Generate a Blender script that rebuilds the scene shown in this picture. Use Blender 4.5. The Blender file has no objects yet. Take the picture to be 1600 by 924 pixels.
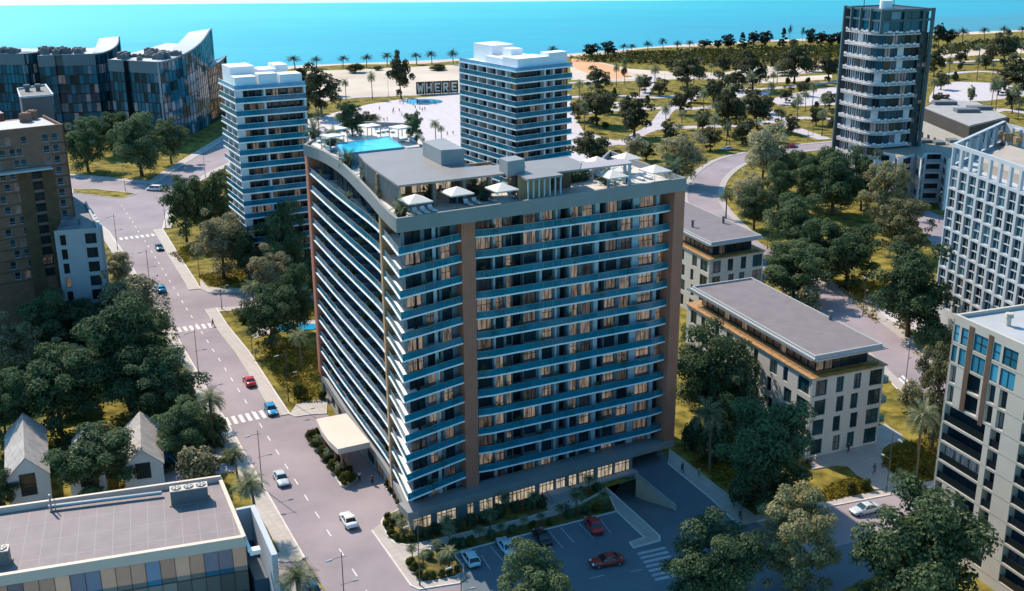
import bpy, bmesh, math, random
from mathutils import Vector, Matrix, noise as mnoise
rnd = random.Random(7)
sc = bpy.context.scene
COL = sc.collection
PI = math.pi
# ------------------------------------------------------------------ camera model (survey of the place)
F = 1750.; PITCH = math.radians(18.5); ROLL = math.radians(0.3); H = 81.
cp, sp = math.cos(PITCH), math.sin(PITCH); cr, sr = math.cos(ROLL), math.sin(ROLL)
def ray(px, py):
    u = px-800; v = -(py-462)
    a = u*cr+v*sr; b = -u*sr+v*cr
    return (a, F*cp+b*sp, -F*sp+b*cp)
def G(px, py, z=0.):
    d = ray(px, py); t = (z-H)/d[2]
    return (d[0]*t, d[1]*t)
def P(x, y, z):
    z -= H
    w = y*cp-z*sp; b = (y*sp+z*cp)/w*F; a = x/w*F
    return (800+a*cr-b*sr, 462-(a*sr+b*cr))
def HT(px, py, top, lim=90.):
    x, y = G(px, py); lo, hi = 0., lim
    for _ in range(40):
        m = (lo+hi)/2
        if P(x, y, m)[1] > top: lo = m
        else: hi = m
    return lo
def PPM(px, py):
    x, y = G(px, py); a = P(x, y, 0); b = P(x+1, y, 0); return b[0]-a[0]
def RAY(px, py, yd):
    d = ray(px, py); t = yd/d[1]; return (d[0]*t, yd, H+d[2]*t)
def LEN(p, dr, z, px):
    f = lambda L: P(p[0]+dr[0]*L, p[1]+dr[1]*L, z)[0]-px
    s = f(-8.); lo, hi = -8., 120.
    for _ in range(50):
        m = (lo+hi)/2
        if f(m)*s > 0: lo = m
        else: hi = m
    return lo
def nrm2(a): l = math.hypot(*a); return (a[0]/l, a[1]/l)
def add2(p, d, s): return (p[0]+d[0]*s, p[1]+d[1]*s)
def sub2(a, b): return (a[0]-b[0], a[1]-b[1])
def perp(d): return (d[1], -d[0])          # right-hand normal of a direction

# ------------------------------------------------------------------ materials
MATS = {}
def nodes_of(m): return m.node_tree.nodes, m.node_tree.links
def mat(name, color, rough=.7, var=0., scale=1., metal=0., spec=.4, bump=0., bscale=None, emit=None, estr=0., color2=None, detail=3., coat=0.):
    """principled material whose colour wanders between color and color2 by a 3D noise"""
    if name in MATS: return MATS[name]
    m = bpy.data.materials.new(name); m.use_nodes = True
    n, l = nodes_of(m); b = n['Principled BSDF']
    b.inputs['Roughness'].default_value = rough; b.inputs['Metallic'].default_value = metal
    b.inputs['Specular IOR Level'].default_value = spec
    if coat: b.inputs['Coat Weight'].default_value = coat; b.inputs['Coat Roughness'].default_value = .05
    c = tuple(color)+(1,)
    b.inputs['Base Color'].default_value = c
    if var or color2 or bump:
        g = n.new('ShaderNodeNewGeometry')
        if var or color2:
            nz = n.new('ShaderNodeTexNoise'); nz.inputs['Scale'].default_value = scale; nz.inputs['Detail'].default_value = detail; nz.inputs['Roughness'].default_value = .6
            l.new(g.outputs['Position'], nz.inputs['Vector'])
            rp = n.new('ShaderNodeValToRGB'); rp.color_ramp.elements[0].position = .38 if detail > 8 else .32; rp.color_ramp.elements[1].position = .62 if detail > 8 else .68
            rp.color_ramp.elements[0].color = c if color2 else tuple(x*(1-var) for x in color)+(1,)
            rp.color_ramp.elements[1].color = tuple(color2)+(1,) if color2 else tuple(min(1, x*(1+var)) for x in color)+(1,)
            l.new(nz.outputs['Fac'], rp.inputs['Fac']); l.new(rp.outputs['Color'], b.inputs['Base Color'])
        if bump:
            n2 = n.new('ShaderNodeTexNoise'); n2.inputs['Scale'].default_value = bscale or scale*4; n2.inputs['Detail'].default_value = 2
            l.new(g.outputs['Position'], n2.inputs['Vector'])
            bp = n.new('ShaderNodeBump'); bp.inputs['Strength'].default_value = bump; bp.inputs['Distance'].default_value = .1
            l.new(n2.outputs['Fac'], bp.inputs['Height']); l.new(bp.outputs['Normal'], b.inputs['Normal'])
    if emit:
        b.inputs['Emission Color'].default_value = tuple(emit)+(1,); b.inputs['Emission Strength'].default_value = estr
    MATS[name] = m
    return m

def glass_pane(name, base, lit=None, lstr=0., plit=0., rough=.08, spec=.6, tintvar=.6):
    """window pane: dark reflective glass; some panes (random per pane) show a lit room with curtains behind"""
    if name in MATS: return MATS[name]
    m = bpy.data.materials.new(name); m.use_nodes = True
    n, l = nodes_of(m); b = n['Principled BSDF']
    b.inputs['Roughness'].default_value = rough; b.inputs['Specular IOR Level'].default_value = spec
    g = n.new('ShaderNodeNewGeometry')
    oi = n.new('ShaderNodeObjectInfo')
    ad = n.new('ShaderNodeMath'); ad.operation = 'ADD'
    l.new(g.outputs['Random Per Island'], ad.inputs[0]); l.new(oi.outputs['Random'], ad.inputs[1])
    fr = n.new('ShaderNodeMath'); fr.operation = 'FRACT'; l.new(ad.outputs[0], fr.inputs[0])
    rp = n.new('ShaderNodeValToRGB')
    e = rp.color_ramp.elements
    e[0].position = 0; e[0].color = tuple(x*(1-tintvar) for x in base)+(1,)
    e[1].position = 1; e[1].color = tuple(min(1, x*(1+tintvar)) for x in base)+(1,)
    l.new(fr.outputs[0], rp.inputs['Fac']); l.new(rp.outputs['Color'], b.inputs['Base Color'])
    if lit:
        wv = n.new('ShaderNodeTexNoise'); wv.inputs['Scale'].default_value = 1.; wv.inputs['Detail'].default_value = 3; wv.inputs['Roughness'].default_value = .7
        mp = n.new('ShaderNodeMapping'); mp.inputs['Scale'].default_value = (2.2, 2.2, .35)
        l.new(g.outputs['Position'], mp.inputs['Vector']); l.new(mp.outputs['Vector'], wv.inputs['Vector'])
        r2 = n.new('ShaderNodeValToRGB'); q = r2.color_ramp.elements
        q[0].position = .36; q[0].color = tuple(x*.16 for x in lit)+(1,); q[1].position = .62; q[1].color = tuple(lit)+(1,)
        l.new(wv.outputs['Fac'], r2.inputs['Fac'])
        r3 = n.new('ShaderNodeValToRGB'); q = r3.color_ramp.elements
        q[0].position = max(0., 1-plit-.02); q[0].color = (0, 0, 0, 1); q[1].position = min(1., 1-plit+.3); q[1].color = (1, 1, 1, 1)
        if plit >= 1: q[0].color = (.75, .75, .75, 1)
        l.new(fr.outputs[0], r3.inputs['Fac'])
        mu = n.new('ShaderNodeMath'); mu.operation = 'MULTIPLY'; mu.inputs[1].default_value = lstr
        l.new(r3.outputs['Color'], mu.inputs[0])
        l.new(r2.outputs['Color'], b.inputs['Emission Color']); l.new(mu.outputs[0], b.inputs['Emission Strength'])
    MATS[name] = m
    return m

def rail_glass(name, tint, refl, solid=.35):
    """blue balustrade glass: part see-through, part body colour, glossy on top"""
    if name in MATS: return MATS[name]
    m = bpy.data.materials.new(name); m.use_nodes = True
    n, l = nodes_of(m); b = n['Principled BSDF']; out = n['Material Output']
    b.inputs['Base Color'].default_value = tuple(refl)+(1,); b.inputs['Roughness'].default_value = .08; b.inputs['Specular IOR Level'].default_value = .6
    t = n.new('ShaderNodeBsdfTransparent'); t.inputs['Color'].default_value = tuple(tint)+(1,)
    mx = n.new('ShaderNodeMixShader')
    g = n.new('ShaderNodeNewGeometry'); nz = n.new('ShaderNodeTexNoise'); nz.inputs['Scale'].default_value = .35; nz.inputs['Detail'].default_value = 2
    l.new(g.outputs['Position'], nz.inputs['Vector'])
    mr = n.new('ShaderNodeMapRange'); mr.inputs['From Min'].default_value = .3; mr.inputs['From Max'].default_value = .7
    mr.inputs['To Min'].default_value = max(0, solid-.15); mr.inputs['To Max'].default_value = solid+.15
    l.new(nz.outputs['Fac'], mr.inputs['Value']); l.new(mr.outputs['Result'], mx.inputs['Fac'])
    l.new(t.outputs['BSDF'], mx.inputs[1]); l.new(b.outputs['BSDF'], mx.inputs[2]); l.new(mx.outputs['Shader'], out.inputs['Surface'])
    MATS[name] = m
    return m

def leaf_mat(name, dark, light, trans=.25, rough=.6):
    """leaf clumps: every leaf island and every tree differs a little"""
    if name in MATS: return MATS[name]
    m = bpy.data.materials.new(name); m.use_nodes = True
    n, l = nodes_of(m); b = n['Principled BSDF']; out = n['Material Output']
    b.inputs['Roughness'].default_value = .75; b.inputs['Specular IOR Level'].default_value = .12
    g = n.new('ShaderNodeNewGeometry'); oi = n.new('ShaderNodeObjectInfo')
    nz = n.new('ShaderNodeTexNoise'); nz.inputs['Scale'].default_value = .55; nz.inputs['Detail'].default_value = 2
    l.new(g.outputs['Position'], nz.inputs['Vector'])
    m1 = n.new('ShaderNodeMath'); m1.operation = 'MULTIPLY'; m1.inputs[1].default_value = .45; l.new(g.outputs['Random Per Island'], m1.inputs[0])
    m2 = n.new('ShaderNodeMath'); m2.operation = 'MULTIPLY_ADD'; m2.inputs[1].default_value = .7; l.new(nz.outputs['Fac'], m2.inputs[0]); l.new(m1.outputs[0], m2.inputs[2])
    m3 = n.new('ShaderNodeMath'); m3.operation = 'MULTIPLY_ADD'; m3.inputs[1].default_value = .3; l.new(oi.outputs['Random'], m3.inputs[0]); l.new(m2.outputs[0], m3.inputs[2])
    rp = n.new('ShaderNodeValToRGB'); e = rp.color_ramp.elements
    e[0].position = .35; e[0].color = tuple(dark)+(1,); e[1].position = 1.05 if False else 1.; e[1].color = tuple(light)+(1,)
    l.new(m3.outputs[0], rp.inputs['Fac']); l.new(rp.outputs['Color'], b.inputs['Base Color'])
    t = n.new('ShaderNodeBsdfTranslucent'); l.new(rp.outputs['Color'], t.inputs['Color'])
    mx = n.new('ShaderNodeMixShader'); mx.inputs['Fac'].default_value = trans
    l.new(b.outputs['BSDF'], mx.inputs[1]); l.new(t.outputs['BSDF'], mx.inputs[2]); l.new(mx.outputs['Shader'], out.inputs['Surface'])
    MATS[name] = m
    return m

def lined_mat(name, color, line, sx, sy, ang, width=.02, rough=.7, var=.1, scale=.4, z=False):
    """surface with a grid of joints: spacing sx, sy metres, turned by ang; z=True puts courses up a wall"""
    if name in MATS: return MATS[name]
    m = mat(name, color, rough, var, scale, detail=7)
    n, l = nodes_of(m); b = n['Principled BSDF']
    src = b.inputs['Base Color'].links[0].from_socket
    g = n.new('ShaderNodeNewGeometry')
    mp = n.new('ShaderNodeMapping'); mp.vector_type = 'TEXTURE'; mp.inputs['Rotation'].default_value = (0, 0, ang)
    l.new(g.outputs['Position'], mp.inputs['Vector'])
    sx_ = n.new('ShaderNodeSeparateXYZ'); l.new(mp.outputs['Vector'], sx_.inputs[0])
    res = None
    for ax, s in (('X', sx), ('Z' if z else 'Y', sy)):
        if not s: continue
        a = n.new('ShaderNodeMath'); a.operation = 'DIVIDE'; a.inputs[1].default_value = s; l.new(sx_.outputs[ax], a.inputs[0])
        f = n.new('ShaderNodeMath'); f.operation = 'FRACT'; l.new(a.outputs[0], f.inputs[0])
        c = n.new('ShaderNodeMath'); c.operation = 'LESS_THAN'; c.inputs[1].default_value = width/s; l.new(f.outputs[0], c.inputs[0])
        if res is None: res = c.outputs[0]
        else:
            q = n.new('ShaderNodeMath'); q.operation = 'MAXIMUM'; l.new(res, q.inputs[0]); l.new(c.outputs[0], q.inputs[1]); res = q.outputs[0]
    mx = n.new('ShaderNodeMix'); mx.data_type = 'RGBA'
    l.new(res, mx.inputs['Factor']); l.new(src, mx.inputs[6]); mx.inputs[7].default_value = tuple(line)+(1,)
    l.new(mx.outputs[2], b.inputs['Base Color'])
    return m

# ------------------------------------------------------------------ mesh builder
class MB:
    def __init__(s): s.v = []; s.f = []; s.m = []; s.mi = 0; s.sm = False
    def face(s, pts):
        i = len(s.v); s.v += [tuple(p) for p in pts]; s.f.append(tuple(range(i, i+len(pts)))); s.m.append(s.mi)
    def hull8(s, b, t):
        i = len(s.v); s.v += [tuple(p) for p in b]+[tuple(p) for p in t]; k = len(b)
        s.f.append(tuple(range(i+k-1, i-1, -1))); s.f.append(tuple(range(i+k, i+2*k)))
        for a in range(k): c = (a+1) % k; s.f.append((i+a, i+c, i+k+c, i+k+a))
        s.m += [s.mi]*(k+2)
    def prism(s, poly, z0, z1):
        A = sum(poly[i][0]*poly[(i+1) % len(poly)][1]-poly[(i+1) % len(poly)][0]*poly[i][1] for i in range(len(poly)))
        if A < 0: poly = poly[::-1]
        s.hull8([(x, y, z0) for x, y in poly], [(x, y, z1) for x, y in poly])
    def box(s, x0, x1, y0, y1, z0, z1): s.prism([(x0, y0), (x1, y0), (x1, y1), (x0, y1)], z0, z1)
    def obox(s, p, u, L, dep, z0, z1):
        """box along direction u for L from p, reaching dep outwards along the right-hand normal (negative: inwards)"""
        n = perp(u); a = p; b = add2(p, u, L)
        s.prism([a, b, add2(b, n, dep), add2(a, n, dep)], z0, z1)
    def strip(s, pts, z0, z1, thick):
        """wall following a polyline, thickness to the left-hand (inner) side"""
        inn = offset(pts, -thick)
        for i in range(len(pts)-1): s.prism([pts[i], pts[i+1], inn[i+1], inn[i]], z0, z1)
    def sheet(s, pts, z0, z1):
        for i in range(len(pts)-1):
            a, b = pts[i], pts[i+1]; s.face([(a[0], a[1], z0), (b[0], b[1], z0), (b[0], b[1], z1), (a[0], a[1], z1)])
    def cone(s, c, r0, r1, z0, z1, n=8, tilt=(0, 0)):
        b = [(c[0]+r0*math.cos(2*PI*k/n), c[1]+r0*math.sin(2*PI*k/n), z0) for k in range(n)]
        t = [(c[0]+tilt[0]+r1*math.cos(2*PI*k/n), c[1]+tilt[1]+r1*math.sin(2*PI*k/n), z1) for k in range(n)]
        s.hull8(b, t)
    def tube(s, pts, rad, n=6):
        pts = [Vector(p) for p in pts]; rings = []
        if not isinstance(rad, (list, tuple)): rad = [rad]*len(pts)
        for i, p in enumerate(pts):
            d = (pts[min(i+1, len(pts)-1)]-pts[max(i-1, 0)]).normalized()
            a = d.orthogonal().normalized() if abs(d.z) > .9 else d.cross(Vector((0, 0, 1))).normalized(); b = d.cross(a)
            rings.append([tuple(p+(a*math.cos(2*PI*k/n)+b*math.sin(2*PI*k/n))*rad[i]) for k in range(n)])
        i0 = len(s.v)
        for rg in rings: s.v += rg
        for i in range(len(pts)-1):
            for k in range(n):
                c = (k+1) % n; s.f.append((i0+i*n+k, i0+i*n+c, i0+(i+1)*n+c, i0+(i+1)*n+k)); s.m.append(s.mi)
        s.f.append(tuple(i0+k for k in range(n-1, -1, -1))); s.f.append(tuple(i0+(len(pts)-1)*n+k for k in range(n))); s.m += [s.mi]*2
    def join(s, o, M=None):
        i = len(s.v); s.v += [tuple(M @ Vector(p)) for p in o.v] if M else o.v
        s.f += [tuple(i+k for k in f) for f in o.f]; s.m += o.m
    def cen(s):
        k = len(s.v); return tuple(sum(p[j] for p in s.v)/k for j in range(3))
    def mesh(s, name, mats, base=(0, 0, 0), smooth=False):
        me = bpy.data.meshes.new(name)
        bx, by, bz = base
        me.from_pydata([(x-bx, y-by, z-bz) for x, y, z in s.v], [], s.f)
        mats = mats if isinstance(mats, (list, tuple)) else [mats]
        for q in mats: me.materials.append(q)
        if len(mats) > 1: me.polygons.foreach_set('material_index', s.m)
        if smooth: me.polygons.foreach_set('use_smooth', [True]*len(s.f))
        me.update()
        return me
    def build(s, name, mats, parent=None, smooth=False, **kw):
        base = tuple(rootof(parent).location) if parent else (0, 0, 0)
        return put(name, s.mesh(name, mats, base, smooth), parent, **kw)
def rootof(o):
    while o.parent: o = o.parent
    return o
def put(name, me, parent=None, label=None, cat=None, group=None, kind=None):
    o = bpy.data.objects.new(name, me); COL.objects.link(o)
    if parent: o.parent = parent
    return tag(o, label, cat, group, kind)
def tag(o, label=None, cat=None, group=None, kind=None):
    if label: o['label'] = label
    if cat: o['category'] = cat
    if group: o['group'] = group
    if kind: o['kind'] = kind
    return o
def thing(name, label, cat, loc=(0, 0, 0), rz=0, group=None):
    o = bpy.data.objects.new(name, None); COL.objects.link(o)
    o.location = (loc[0], loc[1], loc[2] if len(loc) > 2 else 0.); o.rotation_euler = (0, 0, rz); o.empty_display_size = .5
    return tag(o, label, cat, group)
def dup(root, loc, rz=0., scale=None, label=None, group=None, keep=None):
    """copy of a thing with copies of its parts and sub-parts (mesh data shared)"""
    r = root.copy(); COL.objects.link(r)
    r.location = (loc[0], loc[1], loc[2] if len(loc) > 2 else 0.); r.rotation_euler = (0, 0, rz)
    if scale: r.scale = scale if isinstance(scale, (tuple, list)) else (scale,)*3
    if label: r['label'] = label
    if group: r['group'] = group
    for ch in root.children:
        if keep and ch.name.split('.')[0] not in keep: continue
        c = ch.copy(); COL.objects.link(c); c.parent = r
        for gch in ch.children:
            d = gch.copy(); COL.objects.link(d); d.parent = c
    return r
def offset(pts, d):
    """polyline moved d to its right-hand side"""
    out = []
    for i, p in enumerate(pts):
        a = pts[max(i-1, 0)]; b = pts[min(i+1, len(pts)-1)]
        if 0 < i < len(pts)-1:
            n1 = perp(nrm2(sub2(p, a))); n2 = perp(nrm2(sub2(b, p))); m = nrm2((n1[0]+n2[0], n1[1]+n2[1])); k = d/max(.4, m[0]*n1[0]+m[1]*n1[1])
        else: m = perp(nrm2(sub2(b, a))); k = d
        out.append((p[0]+m[0]*k, p[1]+m[1]*k))
    return out
def smooth_line(pts, n=8):
    out = []
    for i in range(len(pts)-1):
        p0 = pts[max(i-1, 0)]; p1 = pts[i]; p2 = pts[i+1]; p3 = pts[min(i+2, len(pts)-1)]
        for k in range(n):
            t = k/n
            out.append(tuple(.5*((2*p1[j])+(-p0[j]+p2[j])*t+(2*p0[j]-5*p1[j]+4*p2[j]-p3[j])*t*t+(-p0[j]+3*p1[j]-3*p2[j]+p3[j])*t**3) for j in range(len(p1))))
    out.append(tuple(pts[-1]))
    return out
def along(pts, s):
    """point and direction at arc length s of a polyline"""
    for i in range(len(pts)-1):
        L = math.dist(pts[i], pts[i+1])
        if s <= L or i == len(pts)-2:
            d = nrm2(sub2(pts[i+1], pts[i])); return add2(pts[i], d, s), d
        s -= L
def plen(pts): return sum(math.dist(pts[i], pts[i+1]) for i in range(len(pts)-1))
def sub_line(pts, s0, s1):
    out = [along(pts, s0)[0]]; acc = 0
    for i in range(1, len(pts)-1):
        acc += math.dist(pts[i-1], pts[i])
        if s0+.01 < acc < s1-.01: out.append(pts[i])
    out.append(along(pts, s1)[0]); return out

# ------------------------------------------------------------------ facade helpers
class Fr:
    """vertical facade plane: origin p, direction u to the right as seen from outside, outward normal n"""
    def __init__(s, p, q): s.p = p; s.u = nrm2(sub2(q, p)); s.n = perp(s.u); s.L = math.dist(p, q)
    def at(s, a, d=0.): return (s.p[0]+s.u[0]*a+s.n[0]*d, s.p[1]+s.u[1]*a+s.n[1]*d)
    def pt(s, a, d, z): return s.at(a, d)+(z,)
    def slab(s, mb, a0, a1, d0, d1, z0, z1): mb.prism([s.at(a0, d0), s.at(a1, d0), s.at(a1, d1), s.at(a0, d1)], z0, z1)
    def quad(s, mb, a0, a1, z0, z1, d): mb.face([s.pt(a0, d, z0), s.pt(a1, d, z0), s.pt(a1, d, z1), s.pt(a0, d, z1)])
def wall_holes(mb, fr, z0, z1, holes, depth, a0=0., a1=None):
    """facade skin with openings (a0,a1,z0,z1) and their reveals"""
    a1 = fr.L if a1 is None else a1
    us = sorted({a0, a1, *[h[0] for h in holes], *[h[1] for h in holes]}); zs = sorted({z0, z1, *[h[2] for h in holes], *[h[3] for h in holes]})
    us = [u for u in us if a0-1e-6 <= u <= a1+1e-6]; zs = [z for z in zs if z0-1e-6 <= z <= z1+1e-6]
    for j in range(len(zs)-1):
        zc = (zs[j]+zs[j+1])/2; row = [h for h in holes if h[2] < zc < h[3]]; st = None
        for i in range(len(us)-1):
            uc = (us[i]+us[i+1])/2; hole = any(h[0] < uc < h[1] for h in row)
            if not hole and st is None: st = us[i]
            if st is not None and (hole or i == len(us)-2):
                e = us[i] if hole else us[i+1]; fr.quad(mb, st, e, zs[j], zs[j+1], 0); st = None
    for h in holes:
        q = [(h[0], h[2]), (h[1], h[2]), (h[1], h[3]), (h[0], h[3])]
        for k in range(4):
            a, b = q[k], q[(k+1) % 4]; mb.face([fr.pt(a[0], 0, a[1]), fr.pt(a[0], -depth, a[1]), fr.pt(b[0], -depth, b[1]), fr.pt(b[0], 0, b[1])])
def window_mb(fr, a0, a1, z0, z1, depth, cols=2, rows=1, bar=.07, sill=0.):
    """frame (slot 0) and pane (slot 1) set back in an opening"""
    mb = MB(); mb.mi = 1; d = -depth+.02
    fr.quad(mb, a0, a1, z0, z1, d)
    mb.mi = 0; e = d+.05
    for k in range(cols+1):
        x = a0+(a1-a0)*k/cols; x0 = max(a0, x-bar/2); x1 = min(a1, x+bar/2)
        if k == 0: x0, x1 = a0, a0+bar
        if k == cols: x0, x1 = a1-bar, a1
        fr.slab(mb, x0, x1, d, e, z0, z1)
    for k in range(rows+1):
        z = z0+(z1-z0)*k/rows; w0 = max(z0, z-bar/2); w1 = min(z1, z+bar/2)
        if k == 0: w0, w1 = z0, z0+bar
        if k == rows: w0, w1 = z1-bar, z1
        fr.slab(mb, a0+bar, a1-bar, d, e+.004, w0, w1)
    if sill: fr.slab(mb, a0-.06, a1+.06, -depth+.1, sill, z0-.07, z0-.004)
    return mb
def put_parts(parent, name, mbs, mats, limit=100):
    """separate parts; past the limit the ones nearest the camera stay separate and the rest become one part"""
    cam = Vector((0, 0, H))
    mbs = sorted(mbs, key=lambda m: (Vector(m.v[0])-cam).length)
    for m in mbs[:limit]: m.build(name, mats, parent)
    if len(mbs) > limit:
        r = MB()
        for m in mbs[limit:]: r.join(m)
        r.build(name+'s_beyond', mats, parent, kind='stuff')
# ================================================================== SETTING
def px(poly, z=0.): return [G(a, b, z) for a, b in poly]
def flat(name, poly, z, m, kind='structure', **kw):
    mb = MB(); A = sum(poly[i][0]*poly[(i+1) % len(poly)][1]-poly[(i+1) % len(poly)][0]*poly[i][1] for i in range(len(poly)))
    mb.face([(x, y, z) for x, y in (poly if A > 0 else poly[::-1])])
    return mb.build(name, m, kind=kind, **kw)
padn = [0]
def pad(name, poly, top, m, kind='structure', bottom=-.12, **kw):
    padn[0] += 1; top += .003*(padn[0] % 9)
    mb = MB(); mb.prism(poly, bottom, top); return mb.build(name, m, kind=kind, **kw)
def band(line, w0, w1=None):
    """closed polygon from a polyline: w0 to its right, w1 to its left"""
    w1 = w0 if w1 is None else w1
    return offset(line, w0)+offset(line, -w1)[::-1]
M_lawn = mat('lawn_grass', (.070, .066, .014), .95, color2=(.27, .215, .045), scale=.3, detail=12, bump=1., bscale=1.3, spec=.1)
M_street = mat('street_asphalt', (.235, .202, .222), .85, color2=(.335, .286, .306), scale=.07, bump=.15, bscale=9, detail=7, spec=.2)
M_park = mat('parking_asphalt', (.115, .145, .175), .85, color2=(.155, .19, .225), scale=.07, bump=.15, bscale=9, detail=7, spec=.2)  # blue of the shade is mixed into this asphalt colour
M_pave = lined_mat('paving', (.40, .36, .33), (.27, .25, .24), 1.2, 1.2, .55, .06)
M_kerb = mat('kerb_stone', (.6, .56, .53), .8, .1, .8)
M_line = mat('road_paint', (.62, .60, .58), .7, .18, 1.5)
M_plaza = lined_mat('plaza_paving', (.52, .47, .48), (.45, .41, .42), 6, 6, .3, .25)
M_path = mat('path_concrete', (.46, .42, .44), .85, .1, .2)
M_sand = mat('beach_sand', (.46, .38, .30), .95, color2=(.60, .52, .43), scale=.03, detail=5)
M_orange = mat('orange_sand', (.62, .33, .17), .95, .08, .05)
M_conc = mat('concrete', (.33, .32, .31), .85, .1, .3)
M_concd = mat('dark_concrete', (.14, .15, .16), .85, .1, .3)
M_soil = mat('bed_soil', (.07, .055, .02), .95, color2=(.20, .16, .03), scale=.5, detail=5, bump=.8, bscale=3)
M_blue = mat('fountain_and_shade_blue', (.03, .30, .5), .12, .2, .2, spec=.5, bump=.1, bscale=1)  # fountain water, and the blue of the painted shade patches

# the basement ramp is a real cut in the ground: everything around it is built from four-sided sheets
RAMP = px([(946, 763), (994, 746), (1057, 798), (1029, 838)])
mb = MB(); big = [(-3500, 3), (3500, 3), (3500, 900), (-3500, 900)]
hole = [RAMP[0], RAMP[3], RAMP[2], RAMP[1]]
o4 = [big[0], big[1], big[2], big[3]]; h4 = [RAMP[3], RAMP[2], RAMP[1], RAMP[0]]
big = [(-2500, 3), (2500, 3), (2500, 1100), (-2500, 1100)]
for k in range(4): mb.face([(*big[k], 0), (*big[(k+1) % 4], 0), (*h4[(k+1) % 4], 0), (*h4[k], 0)])
mb.build('ground', M_lawn, kind='structure')
shore = px([(-900, 168), (-300, 152), (0, 138), (150, 126), (250, 118), (358, 110), (464, 103.5), (600, 98), (717, 93), (898, 84.5), (1000, 75.5), (1100, 68.5), (1216, 63.5), (1313, 58.5), (1460, 53), (1600, 47.5), (1900, 38), (2500, 25)])
shore = smooth_line(shore, 4)
e0, e1 = G(0, 9), G(1100, 0.); ed = nrm2(sub2(e1, e0))
far = [add2(e0, ed, 9000), add2(e0, ed, 2500), add2(e0, ed, -2500), add2(e0, ed, -9000)]
# sea: near sheet is cut along the shore, the far rim is where it meets the pale horizon
sea = bpy.data.materials.new('sea_water'); sea.use_nodes = True
n, l = nodes_of(sea); b = n['Principled BSDF']; b.inputs['Roughness'].default_value = .32; b.inputs['Specular IOR Level'].default_value = .25
g = n.new('ShaderNodeNewGeometry'); sx = n.new('ShaderNodeSeparateXYZ'); l.new(g.outputs['Position'], sx.inputs[0])
nz = n.new('ShaderNodeTexNoise'); nz.inputs['Scale'].default_value = 1.; nz.inputs['Detail'].default_value = 6
mp = n.new('ShaderNodeMapping'); mp.inputs['Scale'].default_value = (.0022, .011, 1); mp.inputs['Rotation'].default_value = (0, 0, -.12); l.new(g.outputs['Position'], mp.inputs['Vector']); l.new(mp.outputs['Vector'], nz.inputs['Vector'])
mr = n.new('ShaderNodeMath'); mr.operation = 'MULTIPLY_ADD'; mr.inputs[1].default_value = .0014; mr.inputs[2].default_value = -1.13; l.new(sx.outputs['Y'], mr.inputs[0])   # offshore distance
m2 = n.new('ShaderNodeMath'); m2.operation = 'MULTIPLY_ADD'; m2.inputs[1].default_value = -.0011; l.new(sx.outputs['X'], m2.inputs[0]); l.new(mr.outputs[0], m2.inputs[2])
m3 = n.new('ShaderNodeMath'); m3.operation = 'MULTIPLY_ADD'; m3.inputs[1].default_value = .75; l.new(nz.outputs['Fac'], m3.inputs[0]); l.new(m2.outputs[0], m3.inputs[2])
nz2 = n.new('ShaderNodeTexNoise'); nz2.inputs['Scale'].default_value = 1.; nz2.inputs['Detail'].default_value = 5
mz = n.new('ShaderNodeMapping'); mz.inputs['Scale'].default_value = (.018, .12, 1); l.new(g.outputs['Position'], mz.inputs['Vector']); l.new(mz.outputs['Vector'], nz2.inputs['Vector'])
m4 = n.new('ShaderNodeMath'); m4.operation = 'MULTIPLY_ADD'; m4.inputs[1].default_value = .5; l.new(nz2.outputs['Fac'], m4.inputs[0]); l.new(m3.outputs[0], m4.inputs[2])
m3 = n.new('ShaderNodeMath'); m3.operation = 'SUBTRACT'; m3.inputs[1].default_value = .25; l.new(m4.outputs[0], m3.inputs[0])
rp = n.new('ShaderNodeValToRGB'); e = rp.color_ramp.elements
e[0].position = .0; e[0].color = (.055, .185, .20, 1); e[1].position = 1.; e[1].color = (.050, .44, .42, 1)
k = e.new(.3); k.color = (.014, .26, .34, 1); k = e.new(.62); k.color = (.014, .33, .36, 1)
l.new(m3.outputs[0], rp.inputs['Fac']); l.new(rp.outputs['Color'], b.inputs['Base Color'])
nb = n.new('ShaderNodeTexNoise'); nb.inputs['Scale'].default_value = 1.; nb.inputs['Detail'].default_value = 4
mq = n.new('ShaderNodeMapping'); mq.inputs['Scale'].default_value = (.06, .22, 1); l.new(g.outputs['Position'], mq.inputs['Vector']); l.new(mq.outputs['Vector'], nb.inputs['Vector'])
bp = n.new('ShaderNodeBump'); bp.inputs['Strength'].default_value = .35; bp.inputs['Distance'].default_value = 1.2; l.new(nb.outputs['Fac'], bp.inputs['Height']); l.new(bp.outputs['Normal'], b.inputs['Normal'])
mb = MB(); pts = [(p[0], p[1], .06) for p in shore]; pts = [(-9000, pts[0][1], .06)]+pts+[(9000, pts[-1][1], .06)]
fx = []
for p in pts:      # strips from the shore to the rim
    t = (p[0]-e0[0])/ed[0] if True else 0; q = add2(e0, ed, t); fx.append((q[0], q[1], .06))
for i in range(len(pts)-1): mb.face([pts[i], pts[i+1], fx[i+1], fx[i]])
mb.build('sea', sea, kind='structure')
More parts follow.
